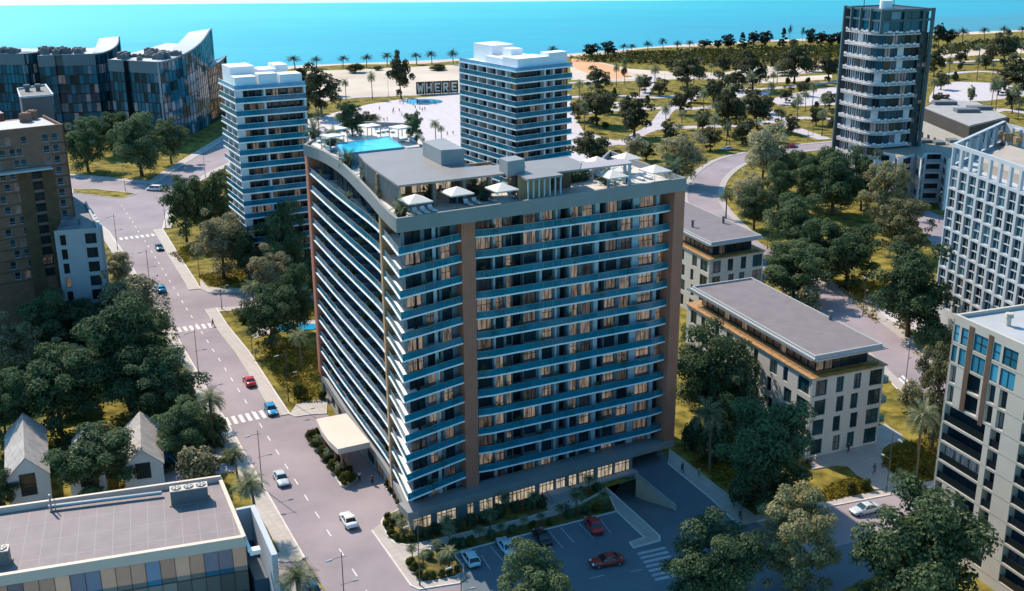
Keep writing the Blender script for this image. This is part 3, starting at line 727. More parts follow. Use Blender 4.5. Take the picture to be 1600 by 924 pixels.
# drop-off canopy
zc = 4.9
cp_ = [G(494, 655, zc), G(503, 674, zc), G(514, 689, zc), G(528, 702, zc), G(578, 691, zc), G(541, 646, zc)]
mb = MB(); mb.prism(cp_, zc-.95, zc); cn = mb.build('canopy', mat('cream_canopy', (.62, .53, .45), .7, .04, .3), TWR)
for q in ((523, 693), (533, 700), (541, 697), (506, 667)):
    p = G(*q, zc); mb = MB(); mb.cone(p, .2, .2, 0, zc-.95, 8); mb.build('column', M_brown, cn)
mb = MB(); a = [G(*q) for q in [(556, 700), (566, 712), (580, 727), (597, 744)]]; b = offset(a, -1.1)
for i in range(3): mb.prism([a[i], a[i+1], b[i+1], b[i]], -.05, .3)
mb.build('entrance_step', M_conc, TWR)

# ---------------------------------------------------------------- roof pavilion (part of the hotel)
zr = 48.2
RP = [(560, 241), (570, 253), (585, 265), (603, 277), (622, 290), (803, 269.5), (824, 280.4), (880, 273), (869, 269), (906, 264.5), (909, 254), (888, 245), (833, 251), (800, 255), (779, 258), (743, 260), (726, 258), (705, 248), (659, 230.6)]
M_roof = mat('zinc_roof', (.235, .215, .205), .5, .07, .25, spec=.4)
pv = px(RP, zr)
mb = MB(); mb.prism(pv, zr-.28, zr); PV = mb.build('pavilion_roof', M_roof, TWR)
mb = MB(); mb.prism(px([(906, 264.5), (988, 255), (978, 248), (909, 254)], zr-.1), zr-.32, zr-.1); mb.build('pergola_roof', mat('pinkish_roof', (.36, .32, .33), .6), TWR)
mb = MB(); w_ = pv[:5]; inn_ = offset(w_, -.3)
w_ = offset(w_, -.15)
for i in range(4):
    f = Fr(w_[i], w_[i+1]); f.slab(mb, 0, f.L, -.2, 0, ZD, zr-.28)
    for q in range(int(f.L/.6)): f.slab(mb, q*.6, q*.6+.12, .002, .09, ZD, zr-.285)
mb.build('pavilion_wall', mat('ribbed_metal', (.23, .23, .23), .55), TWR)
fa, fb = pv[4], pv[5]; PF = Fr(fa, fb)
for q in (3.2 if False else 5.2, 9.6, 13.4, 17.2):
    mb = MB(); PF.slab(mb, q, q+.5, -1.2, -.7, ZD, zr-.28); mb.build('pavilion_column', mat('brownish_column', (.22, .18, .15), .7), TWR)
mb = MB(); PF.slab(mb, .4, PF.L+1, -9.5, -9.2, ZD, zr-.28); mb.build('pavilion_back_wall', mat('warm_timber', (.36, .22, .13), .6, .25, 1.5), TWR)
pbs = [window_mb(Fr(PF.at(.5, -9), PF.at(PF.L, -9)), q, q+2.6, ZD+.1, zr-.6, .15, 3, 1, .08) for q in (1.5, 5., 8.5, 15.)]
for m_ in pbs: m_.build('bar_glazing', [M_frame, M_lobby], TWR)
f5 = Fr(*px([(824, 280.4), (880, 273)], zr)); mb = MB()
f5.slab(mb, .3, f5.L-.2, -3.2, -3., ZD, zr-.28); mb.build('pavilion_back_wall', M_tan, TWR)
for q in range(7):
    mb = MB(); x = .2+q*(f5.L-.5)/6; f5.slab(mb, x, x+.16, -.4, -.2, ZD, zr-.28); mb.build('pavilion_post', M_pale, TWR)
for q in (978, 985.5, 953):
    p = G(q, {978: 249.5, 985.5: 254.5, 953: 258}[q], zr-.1); mb = MB(); mb.box(p[0]-.35, p[0]+.1, p[1]-.1, p[1]+.3, ZD, zr-.32); mb.build('pergola_post', M_pale, TWR)
f6 = Fr(*px([(872, 271), (924, 265)], zr)); mb = MB(); f6.slab(mb, .5, f6.L, -6., -5.7, ZD, zr-.4); mb.build('brick_screen', mat('brown_brick', (.20, .11, .075), .8, .15, 1), TWR)
for tops, hh in (([(660, 221), (693, 216), (725, 232.5), (689, 235)], 50.4), ([(780, 247), (805, 243), (820, 248.7), (793, 252.8)], 50.)):
    mb = MB(); mb.prism(px(tops, hh), zr-.3, hh); mb.build('stair_housing', mat('stair_cladding', (.25, .26, .27), .6, .08, .3), TWR)
# pool, raised above the deck
zp = 46.6
pool = px([(524, 225), (607, 213.5), (632, 230), (537, 240)], zp)
mb = MB(); mb.prism(pool, ZD-.02, zp-.05); po = mb.build('pool_basin', mat('pool_tile', (.03, .22, .36), .3, .1, 1), TWR)
mb = MB(); c_ = (sum(p[0] for p in pool)/4, sum(p[1] for p in pool)/4); inn_ = [(c_[0]+(p[0]-c_[0])*.95, c_[1]+(p[1]-c_[1])*.95) for p in pool]
mb.face([(*p, zp-.02) for p in inn_][::-1] if False else [(*p, zp-.02) for p in inn_]); mb.build('pool_water', mat('pool_water', (.05, .52, .75), .06, .25, .25, spec=.5, bump=.08, bscale=2.), po)
mb = MB()
for i in range(4): mb.prism([pool[i], pool[(i+1) % 4], inn_[(i+1) % 4], inn_[i]], zp-.049, zp+.03)
mb.build('pool_edge', mat('pool_coping', (.10, .33, .45), .4), po)
mb = MB(); st = px([(520, 247), (544, 244), (551, 256), (527, 258)], ZD)
for i in range(6): a = [(p[0]+.0, p[1]+i*.7) for p in st]; mb.prism(a, ZD-.02+.001*i, ZD+.28*(i+1))
mb.build('pool_steps', M_conc, TWR)
# ================================================================== OTHER BUILDINGS
M_wwall = mat('white_render', (.62, .64, .66), .7, .04, .3)
M_wtop = mat('roof_white', (.78, .80, .82), .6, .04, .3)
M_bpane = glass_pane('tower_glass', (.012, .03, .045), (.46, .34, .22), .28, .36)
M_bluep = rail_glass('rooftop_glass', (.5, .8, .95), (.12, .42, .62), .6)
def zat(p, y):
    lo, hi = -20., 90.
    for _ in range(50):
        m = (lo+hi)/2
        if P(p[0], p[1], m)[1] > y: lo = m
        else: hi = m
    return lo

def balcony_tower(name, label, corner_px, zt, uR, LR, uL, LLn_, nfl, hfl, pierR, pierL, winR, winL, proj=1.7):
    c = G(*corner_px, zt)
    R = add2(c, uR, LR); L_ = add2(c, uL, LLn_)
    fR = Fr(c, R); fL = Fr(L_, c)
    cin = (c[0]-fR.n[0]*proj-fL.n[0]*proj, c[1]-fR.n[1]*proj-fL.n[1]*proj)
    wR = Fr(cin, add2(cin, uR, LR-proj-.4)); wL = Fr(add2(cin, uL, LLn_-proj-.4), cin)
    t = thing(name, label, 'apartment tower', (c[0], c[1], 0))
    back = add2(add2(c, uR, LR), uL, LLn_); zb = max(.1, zt-nfl*hfl)
    body = MB(); bk = add2(add2(cin, uR, LR-proj-.4), uL, LLn_-proj-.4)
    body.prism([add2(add2(cin, fR.n, -.8), fL.n, -.8), add2(add2(cin, uR, LR-proj-.4), fR.n, -.8), bk, add2(add2(cin, uL, LLn_-proj-.4), fL.n, -.8)], 0, zt-.3)
    body.build('core', M_wwall, t)
    wins = []
    for frm, nw in ((wR, winR), (wL, winL)):
        wall = MB(); holes = []
        for k in range(nfl):
            z = zt-(k+1)*hfl
            if z < .5: continue
            for j in range(nw):
                a = frm.L*(j+.1)/nw; b = frm.L*(j+.9)/nw
                holes.append((a, b, z+.15, z+hfl-.62)); wins.append(window_mb(frm, a, b, z+.15, z+hfl-.62, .2, 4 if b-a > 2 else 2, 1, .1))
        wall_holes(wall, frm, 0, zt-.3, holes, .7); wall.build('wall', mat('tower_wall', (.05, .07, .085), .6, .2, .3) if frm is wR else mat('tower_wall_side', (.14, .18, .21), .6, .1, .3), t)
    put_parts(t, 'window', wins, [M_frame, M_bpane])
    for fr_, ww, piers in ((fR, wR, pierR), (fL, wL, pierL)):
        mb = MB()
        for s, w in piers: fr_.slab(mb, s, s+w, -proj-.3, -.15, 0, zt-.01)
        if piers: mb.build('pier', M_wwall, t)
    for k in range(nfl+1):
        z = zt-k*hfl
        if z < 3: continue
        mb = MB(); edge = [L_, c, R]
        mb.prism([add2(L_, fL.n, .0), c, R, add2(R, fR.n, -proj-.3), add2(cin, (fR.n[0]+fL.n[0], fR.n[1]+fL.n[1]), -.2), add2(L_, fL.n, -proj-.3)], z-.3, z)
        b_ = mb.build('balcony', M_white, t)
        mb = MB(); mb.mi = 0
        for e in ([L_, c], [c, R]):
            f = Fr(*e); f.slab(mb, .08, f.L-.08, -.14, -.1, z, z+1.15 if k else z+.9); mb.mi = 1; f.slab(mb, .08, f.L-.08, -.16, -.08, z+(1.151 if k else .901), z+(1.2 if k else .95)); mb.mi = 0
        mb.build('balustrade', [rail_glass('tower_rail_glass', (.06, .45, .62), (.006, .28, .42), .55) if k else M_bluep, M_white], b_)
    rf = MB(); rf.prism([add2(add2(c, fR.n, -1.2), fL.n, -1.2), add2(R, fR.n, -1.2), add2(back, uR, -.5), add2(L_, fL.n, -1.2)], zt+.004, zt+.25); rf.build('roof', M_wtop, t)
    def roofbox(nm, a0, a1, b0, b1, h, m):
        q = [add2(add2(c, uR, a), uL, b) for a, b in ((a0, b0), (a1, b0), (a1, b1), (a0, b1))]
        mb = MB(); mb.prism(q, zt+.2, zt+h); return mb.build(nm, m, t)
    return t, roofbox, fR, fL, c
uRL = nrm2((.80, .42)); uLL = nrm2((-.42, .80))
zt = 45.; c = G(366, 141, zt)
LR = LEN(c, uRL, zt, 478); LLn2 = LEN(c, uLL, zt, 359.5) if False else 15.
hf = (zt-zat(c, 303.3))/8
t, rb, fR, fL, c = balcony_tower('apartment_tower', 'slim white apartment tower standing left of the hotel, with white boxes on its roof', (366, 141), zt, uRL, LR, uLL, LLn2, int(zt/hf), hf, [(LR*.40, .45), (LR*.995-.5, .5)], [(4.5, .5), (9, .5), (14, .5)], 8, 5)
for a0, a1, b0, b1, h in ((.6, LR*.33, 1.2, 5, 2.6), (LR*.36, LR*.62, 1.2, 4.5, 3.), (LR*.66, LR*.97, 1.2, 6, 2.6), (1, LR*.4, 6.5, 14, 4.3), (LR*.45, LR*.7, 6, 12, 3.4), (LR*.72, LR*.9, 8, 14, 4.)): rb('roof_volume', a0, a1, b0, b1, h, M_wtop)
uRM = nrm2((.80, .60)); uLM = nrm2((-.55, .83)); zt = 45.5
c = G(805.5, 112, zt); LR = LEN(c, uRM, zt, 895); L2 = LEN(c, uLM, zt, 717)
hf = (zt-zat(c, 238.6))/7
t, rb, fR, fL, c = balcony_tower('apartment_tower', 'white apartment tower rising behind the hotel roof, blue balconies on two sides', (805.5, 112), zt, uRM, LR, uLM, L2, int(zt/hf), hf, [(LR*.5, .5), (LR*.66, .4)], [(L2*j/6-.25, .5) for j in range(0, 6)], 8, 9)
for a0, a1, b0, b1, h in ((1.5, LR*.62, 1.2, 8, 2.8), (LR*.62, LR-1, 1.2, 5, 3.6), (2, LR*.7, 8.5, L2*.62, 2.2), (4, LR*.6, L2*.62, L2*.95, 4.6), (LR*.3, LR*.5, 10, 14, 4.2)): rb('roof_volume', a0, a1, b0, b1, h, M_wtop)

# ---------------------------------------------------------------- dark tower with scalloped white balustrades
yd = 330.; c = RAY(1379.5, 15.4, yd); zt = c[2]; c = c[:2]
uR = nrm2((.94, .34)); uL = nrm2((-.34, .94))
LRt = LEN(c, uR, zt, 1459); LLt = LEN(c, uL, zt, 1321)
R_, L_ = add2(c, uR, LRt), add2(c, uL, LLt)
RT = thing('round_corner_tower', 'dark tower with a rounded corner, scalloped white balustrades and an open steel crown', 'apartment tower', (c[0], c[1], 0))
arc = [add2(c, uL, 6.), add2(add2(c, uL, 3.4), uR, .25), add2(add2(c, uL, 1.3), uR, 1.3), add2(add2(c, uL, .25), uR, 3.4), add2(c, uR, 6.)]
LRb = LRt*.8
edge = [add2(c, uL, LLt-1.2)]+smooth_line(arc, 3)+[add2(c, uR, LRb)]
M_rtg = glass_pane('dark_tower_glass', (.015, .09, .13), (.26, .18, .11), .35, .3, tintvar=.8, spec=.3)
M_scal = mat('scalloped_white', (.70, .65, .65), .6, .1, 2.)
core = offset(edge, -1.9); back = [add2(R_, uL, 1.), add2(add2(R_, uL, LLt), uR, -.5), L_]
mb = MB(); mb.prism(core+[add2(add2(c, uR, LRb), uL, 2.), add2(add2(c, uR, LRt-.6), uL, 1.)]+back[1:], 0, zt-.4); mb.build('core', mat('dark_wall', (.035, .04, .045), .5, .2, .3), RT)
nf = 13; z0 = 2.; ztop = zt-7.; hf = (ztop-z0)/nf
for k in range(nf+1):
    z = z0+k*hf
    pts = edge; mb = MB(); inn_ = offset(pts, -2.2)
    for i in range(len(pts)-1): mb.prism([pts[i], pts[i+1], inn_[i+1], inn_[i]], z-.35, z)
    sl = mb.build('floor_slab', M_scal, RT)
    L = plen(edge); s = 0.; mb = MB(); j = 0
    while s < L-.6:
        w = (1.25, .9, 1.6)[(j*5+k) % 3]; e_ = min(L, s+w); p = sub_line(edge, s, e_-.22); n_ = offset(p, -.16); j += 1
        if True:
            for i in range(len(p)-1):
                mb.prism([p[i], p[i+1], n_[i+1], n_[i]], z-.45, z+.02); q0, q1 = (z+.12, z+.62) if (j+k) % 2 else (z+.26, z+.9); mb.prism([p[i], p[i+1], n_[i+1], n_[i]], q0, q1)
        s += w
    mb.build('balustrade', M_scal, sl)
    if k < nf:
        w_ = offset(edge, -1.5); mbg = []
        L = plen(w_); n_ = 12
        for j in range(n_):
            a, b = along(w_, L*j/n_)[0], along(w_, L*(j+1)/n_)[0]; f = Fr(a, b)
            if rnd.random() < .2: f.slab(mb := MB(), 0, f.L, -.1, .1, z, z+hf-.36); mb.build('wall_panel', M_scal if rnd.random() < .4 else mat('brown_panel', (.10, .07, .045), .7), RT)
            else: window_mb(f, .02, f.L-.02, z+.02, z+hf-.37, .05, 2, 1, .16).build('window', [M_scal if j < 4 else M_frame, M_rtg], RT)
mb = MB(); fs = Fr(add2(c, uR, LRb+.3), R_); fs.slab(mb, 0, fs.L, -1.2, -.9, 0, zt-7); mb.build('wall', mat('dark_wall2', (.03, .035, .04), .5), RT)
for k in range(nf*2):
    z = 1+k*hf/2
    for j in range(2):
        a = fs.L*(j+.12)/2; b = fs.L*(j+.88)/2; window_mb(fs, a, b, z, z+hf/2-.5, .88, 2, 1, .1).build('side_window', [M_frame, M_rtg], RT)
M_stl = mat('blue_steel', (.06, .10, .12), .45, metal=.2)
mb = MB()
for p in (L_, R_, c, add2(c, uL, LLt*.8), add2(c, uL, LLt*.55), add2(c, uL, LLt*.28), add2(c, uR, LRt*.45), add2(c, uR, LRt*.82)):
    low = 0 if p in (L_, R_) else zt-6.6
    q = (p[0]+.5*(uL[0]+uR[0])*.6, p[1]+.5*(uL[1]+uR[1])*.6); mb.box(q[0]-.45, q[0]+.45, q[1]-.45, q[1]+.45, low, zt-.01)
for zz in (zt-.7, zt-3.6):
    for e in ((L_, c), (c, R_), (R_, back[1]), (back[1], L_)): f = Fr(*e); f.slab(mb, .1, f.L-.1, -.7, -.05, zz, zz+.6)
mb.build('crown_frame', M_stl, RT)
gx = Fr(add2(add2(L_, uL, -LLt*.2), uR, .8), add2(c, uR, .8)); gy = Fr(add2(c, uL, .8), add2(add2(c, uL, .8), uR, LRt*.82))
for f, n_ in ((gx, 6), (gy, 4)):
    for j in range(n_):
        for a, b in ((zt-6.6, zt-3.6), (zt-3.1, zt-.7)): window_mb(f, f.L*j/n_+.05, f.L*(j+1)/n_-.05, a, b, .0, 1, 1, .12).build('crown_window', [M_stl, glass_pane('crown_glass', (.015, .15, .22), (.3, .2, .14), .15, .15, spec=.25)], RT)
mb = MB(); mb.prism([add2(add2(c, uL, .9), uR, .9), add2(R_, uL, 1.), add2(back[1], uL, -1), add2(L_, uR, 1.)], zt-1., zt-.75); mb.build('roof', M_conc, RT)
mb = MB(); q = add2(add2(c, uL, LLt*.45), uR, LRt*.4); mb.cone(q, 1.8, 1.8, zt-.7, zt+2, 16); mb.build('water_tank', M_white, RT)
for a in (.15, .75): mb = MB(); q = add2(add2(c, uL, LLt*.7), uR, LRt*a); mb.tube([(*q, zt-.8), (*q, zt+4)], .12); mb.build('mast', M_stl, RT)

# ---------------------------------------------------------------- low white faceted building and brown-topped building by it
def solid(name, label, poly_px, z, cat, m, zbase=0., ground=False):
    q = px(poly_px, z); t = thing(name, label, cat, (q[0][0], q[0][1], 0)); mb = MB(); mb.prism(q, zbase, z); mb.build('wall', m, t); return t, q
M_lw = mat('bluish_white_render', (.66, .67, .68), .7, .06, .2)
top = [(1350, 226), (1362, 229), (1368, 236), (1400, 241), (1403, 247), (1432, 239), (1440, 249), (1446, 238), (1474, 238), (1482, 248), (1510, 232), (1470, 224), (1400, 217), (1352, 219)]
q = px(top, 15.5)
LWB = thing('faceted_block', 'low pale building with a zigzag facade at the foot of the dark tower', 'apartment block', (q[4][0], q[4][1], 0))
mb = MB(); mb.prism(q, 0, 15.3); mb.build('wall', M_lw, LWB)
mb = MB(); mb.prism([(x*.999+.0, y+.3) for x, y in q], 15.302, 15.5); mb.build('roof', mat('tan_roof', (.30, .25, .20), .8, .1, .2), LWB)
for i in range(0, 9):
    f = Fr(q[i], q[i+1])
    if f.L < 2: continue
    for k in range(5):
        z = .8+k*2.95
        if i % 2 == 0 or f.L > 6: window_mb(f, f.L*.3, f.L*.7, z+.3, z+2.1, -.06, 2, 1, .1).build('window', [M_frame, M_bpane], LWB)
        else:
            mb = MB(); mb.mi = 0; f.slab(mb, .4, f.L-.4, .02, .7, z-.2, z); mb.mi = 1; f.slab(mb, .4, f.L-.4, .62, .68, z, z+.95); mb.build('balcony', [M_lw, mat('pale_bars', (.35, .38, .42), .6)], LWB)
            window_mb(f, .6, f.L-.6, z+.05, z+2.3, -.05, 3, 1, .1).build('window', [M_frame, M_paned], LWB)
for i in range(5):
    p = G(1400+22*i, 222+3*(i % 2), 15.5); mb = MB(); mb.box(p[0]-1.5, p[0]+1.5, p[1]-2, p[1]+2, 15.5, 16.4); mb.build('roof_unit', M_concd, LWB)
zt = 17.
q = px([(1441, 169), (1515, 199), (1578, 184), (1528, 160), (1470, 155)], zt)
BTB = thing('brown_top_block', 'pale block with a dark brown top storey just right of the dark tower', 'apartment block', (q[1][0], q[1][1], 0))
mb = MB(); mb.prism(q, 0, zt-4.2); mb.build('wall', mat('warm_grey_render', (.44, .40, .36), .8, .06, .2), BTB)
mb = MB(); mb.prism(q, zt-4.19, zt); mb.build('top_storey', mat('brown_metal', (.06, .045, .038), .6, .15, .3), BTB)
mb = MB(); cq = (sum(p[0] for p in q)/5, sum(p[1] for p in q)/5); mb.prism([(cq[0]+(p[0]-cq[0])*.95, cq[1]+(p[1]-cq[1])*.95) for p in q], zt+.003, zt+.2); rf = mb.build('roof', M_conc, BTB)
for a, b in ((1475, 164), (1510, 176), (1530, 172)):
    p = G(a, b, zt); mb = MB(); mb.box(p[0]-4, p[0]+4, p[1]-2, p[1]+2, zt+.2, zt+1.4); mb.build('plant_box', M_concd, rf)
for i, n_ in ((0, 7), (1, 6)):
    f = Fr(q[i], q[i+1])
    for k in range(4):
        for j in range(n_):
            if k == 3 and i == 0: continue
            z = .8+k*3.+(.9 if k == 3 else 0)
            window_mb(f, f.L*(j+.3)/n_, f.L*(j+.62)/n_, z, z+2.1, -.05, 1, 1, .12).build('window', [M_frame, M_bpane], BTB)

# ---------------------------------------------------------------- white lattice block, right edge
zt = 38.
c0 = G(1489, 225, zt); c1_ = G(1598, 262, zt); uF = nrm2(sub2(c1_, c0)); LF = 46.
cb = [G(1527, 206, zt), G(1567, 190, zt)]
LT = thing('lattice_block', 'white block with a deep square lattice of recessed windows at the right edge', 'office building', (c0[0], c0[1], 0))
M_lat = mat('lattice_white', (.43, .47, .50), .6, .04, .3)
M_latg = glass_pane('lattice_glass', (.008, .05, .075), (.10, .20, .24), .2, .2, tintvar=.8, spec=.4)
fF = Fr(c0, add2(c0, uF, LF)); pit = math.dist(c0, c1_)/7.1
ub = nrm2(sub2(cb[1], c0)); fB = Fr(add2(c0, ub, math.dist(c0, cb[1])), c0)
e_ = add2(c0, uF, LF)
mb = MB(); mb.prism([add2(add2(c0, ub, 1.1), uF, .8), add2(add2(e_, ub, 1.1), uF, -.3), add2(e_, ub, 34), add2(c0, ub, 34)], 0, zt-5.2); mb.build('core', M_lat, LT)
zrow = [zt-4.6]
rh = (zat(c0, 253)-zat(c0, 284.5))
hs = [.01]; r_ = zt-4.7
rows = []
while r_-rh > 1: rows.append((r_-rh, r_)); r_ -= rh
ncol = int(LF/pit); wall = MB(); holes = []; wins = []
for j in range(ncol):
    a = j*pit+.12*pit; b = (j+1)*pit-.12*pit
    holes.append((a, b, zt-4.3, zt-.6))
    for z0_, z1_ in rows:
        holes.append((a, b, z0_+.22, z1_-.22))
        m_ = window_mb(fF, a, b, z0_+.22, z1_-.22, .5, 2, 1, .1); m_.mi = 0; fF.slab(m_, a, b, -.42, -.2, (z0_+z1_)/2-.12, (z0_+z1_)/2+.06)
        wins.append(m_)
wall_holes(wall, fF, 0, zt, holes, .55); fF.slab(wall, 0, fF.L, -.5, -.004, zt+.0, zt+.15); wall.build('lattice', M_lat, LT)
put_parts(LT, 'window', wins, [M_lat, M_latg])
mb = MB(); hb = []
for j in range(6): hb.append((fB.L*(j+.2)/6, fB.L*(j+.8)/6, zt-4.3, zt-.6))
wall_holes(mb, fB, zt-5.2, zt, hb, .6); fB.slab(mb, 0, fB.L, -.9, -.003, 0, zt-5.21); fB.slab(mb, 0, fB.L, -.7, -.003, zt+.002, zt+.152)
f2 = Fr(add2(cb[1], (0, 0), 0), add2(cb[1], uF, 40)); mb.build('rear_lattice', M_lat, LT)
mb = MB(); hb = [(j*4.+.8, j*4+3.2, zt-4.3, zt-.6) for j in range(8)]
f2 = Fr(add2(add2(c0, ub, fB.L), uF, 36), add2(c0, ub, fB.L)); wall_holes(mb, f2, zt-5.2, zt, hb, .6); mb.build('rear_lattice', M_lat, LT)
mb = MB(); mb.prism([add2(add2(c0, ub, 7), uF, 6), add2(add2(c0, ub, 7), uF, 40), add2(add2(c0, ub, 28), uF, 40), add2(add2(c0, ub, 28), uF, 6)], zt-5.19, zt-3.4); rf = mb.build('roof_terrace', mat('tan_roof2', (.38, .33, .28), .8, .1, .2), LT)
for i in range(3):
    p = G(1562+16*i, 217+3*i, zt-3.4); mb = MB(); mb.box(p[0]-1.3, p[0]+1.3, p[1]-.8, p[1]+.8, zt-3.4, zt-2.2); mb.cone(p, .5, .5, zt-2.2, zt-1.7, 10); mb.build('roof_fan', mat('brass_unit', (.30, .21, .11), .5), rf)
mb = MB(); p = G(1548, 226, zt-3.4); mb.cone(p, .3, .3, zt-3.4, zt-2.2, 8); mb.cone(p, .45, .45, zt-2.2, zt-2, 8); mb.build('roof_vent', M_steel, rf)

# ---------------------------------------------------------------- cream block, lower right corner
zt = 33.
c0 = G(1492, 491, zt); uF = nrm2(sub2(G(1600, 539, zt), c0)); LF = 40.
ub = (-uF[1], uF[0])
CR = thing('cream_block', 'cream apartment block with dark loggias and brown strips, lower right corner', 'apartment block', (c0[0], c0[1], 0))
fF = Fr(c0, add2(c0, uF, LF))
M_cream = mat('cream_render', (.50, .46, .40), .8, .05, .25)
mb = MB(); mb.prism([fF.at(.0, -1.25), fF.at(LF, -1.25), fF.at(LF, -24), fF.at(0, -24)], 0, zt-.6); mb.build('core', M_cream, CR)
mb = MB(); fF.slab(mb, .4, LF-.4, -23.6, -.5, zt-.599, zt-.5); rf = mb.build('roof', mat('pale_grey_roof', (.38, .39, .40), .7, .08, .2), CR)
mb = MB(); fF.slab(mb, 0, LF, -.4, 0, zt-.4, zt); fF.slab(mb, 0, .4, -24, -.401, zt-.598, zt-.002); fF.slab(mb, .401, LF, -24, -23.6, zt-.598, zt-.003); mb.build('parapet', M_cream, CR)
p = G(1575, 509, zt-.5); mb = MB(); mb.cone(p, .32, .32, zt-.5, zt+.6, 10); mb.cone(p, .55, .55, zt+.6, zt+.75, 10); mb.cone(p, .36, .36, zt+.75, zt+1., 10); mb.cone(p, .55, .5, zt+1., zt+1.15, 10); mb.build('roof_vent', mat('cream_metal', (.55, .47, .40), .5), rf)
hf = 2.78; cols = pxs(fF, 26, [1495.5, 1502.5, 1504.5, 1513.5, 1516, 1521, 1524, 1544, 1546.5, 1553, 1555, 1565, 1583, 1600])
xw = lambda a, b: pxs(fF, 20, (a, b))
holes = []; wn = []; lg = []
MBL = glass_pane('blue_curtain_glass', (.05, .26, .38), (.2, .5, .6), .1, .3, tintvar=.5)
MDL = glass_pane('loggia_glass', (.02, .045, .07), (.25, .33, .38), .25, .25)
nfl = 11
w_small = pxs(fF, 29, (1497, 1504)); 
A = pxs(fF, 31, [1496, 1503, 1507, 1515.5, 1515.5, 1524, 1524, 1540, 1543, 1551, 1552, 1561, 1564, 1581, 1600])
for k in range(nfl):
    z = zt-1.-hf*(k+1)
    if k < 2:
        for a, b, c in ((0, .9, 1), (1.3, 2.5, 1), (3.6, 5.9, 2), (6.9, 8.1, 1), (8.5, 10.9, 2)):
            holes.append((a+.25, b+.25, z+.25, z+hf-.25)); wn.append((window_mb(fF, a+.25, b+.25, z+.25, z+hf-.25, .15, c, 1 if k else 2, .09), MBL))
    elif k < 4:
        for a, b, c in ((.2, 1.3, 1), (2.9, 5.6, 3), (6.9, 8.2, 1), (8.9, 10.2, 2)):
            holes.append((a+.2, b+.2, z+.2, z+hf-.15)); wn.append((window_mb(fF, a+.2, b+.2, z+.2, z+hf-.15, .6, c, 1, .09), MDL))
    elif k < 8:
        for a, b, c in ((.3, 7.6, 5), (8.5, 10.2, 2)):
            holes.append((a, b, z+.2, z+hf-.15)); wn.append((window_mb(fF, a, b, z+.2, z+hf-.15, 1.1, c, 1, .09), MDL)); lg.append((a, b, z))
    else:
        for a, b, c in ((.3, 1.6, 1), (4.2, 7.6, 3), (8.5, 10.2, 2)):
            holes.append((a, b, z+.2, z+hf-.15)); wn.append((window_mb(fF, a, b, z+.2, z+hf-.15, 1.1, c, 1, .09), MDL)); lg.append((a, b, z))
    if k >= 2:
        for s in (13.2, 25.):
            for a, b, c in ((s, s+6.2, 4), (s+7.2, s+9., 2)):
                holes.append((a, b, z+.2, z+hf-.15)); wn.append((window_mb(fF, a, b, z+.2, z+hf-.15, 1.1, c, 1, .09), MDL)); lg.append((a, b, z))
    else:
        for s in (13.6, 17.5, 25., 29.): holes.append((s, s+2., z+.25, z+hf-.25)); wn.append((window_mb(fF, s, s+2., z+.25, z+hf-.25, .15, 2, 1, .09), MBL))
mb = MB(); wall_holes(mb, fF, 0, zt-.4, holes, 1.15); mb.build('wall', M_cream, CR)
for m_, mt in wn: m_.build('window', [M_frame, mt], CR)
for a, b, z in lg:
    mb = MB(); fF.slab(mb, a+.05, b-.05, -.2, -.14, z+.2, z+1.1); fF.slab(mb, a+.05, b-.05, -.24, -.1, z+1.102, z+1.16); mb.build('loggia_panel', mat('black_glass_panel', (.012, .018, .02), .15), CR)
mb = MB(); BP = mat('brown_strip', (.13, .075, .05), .7, .15, .6)
fF.slab(mb, 2.86, 3.7, .003, .06, zt-1-4*hf-.0, zt-.6); fF.slab(mb, 6.25, 7., .003, .06, zt-1-4*hf-.6, zt-.6); mb.build('brown_strip', BP, CR)
mb = MB()
for k in range(nfl): fF.slab(mb, 0, LF, .002, .02, zt-1-hf*(k+1)+.0, zt-1-hf*(k+1)+.05)
mb.build('joint', mat('joint_grey', (.25, .23, .2), .8), CR)
fl_ = Fr(fF.at(0, -24), fF.p); mb = MB(); fl_.slab(mb, 0, fl_.L, -.2, -.002, 0, zt-.61); mb.build('side_wall', M_cream, CR)

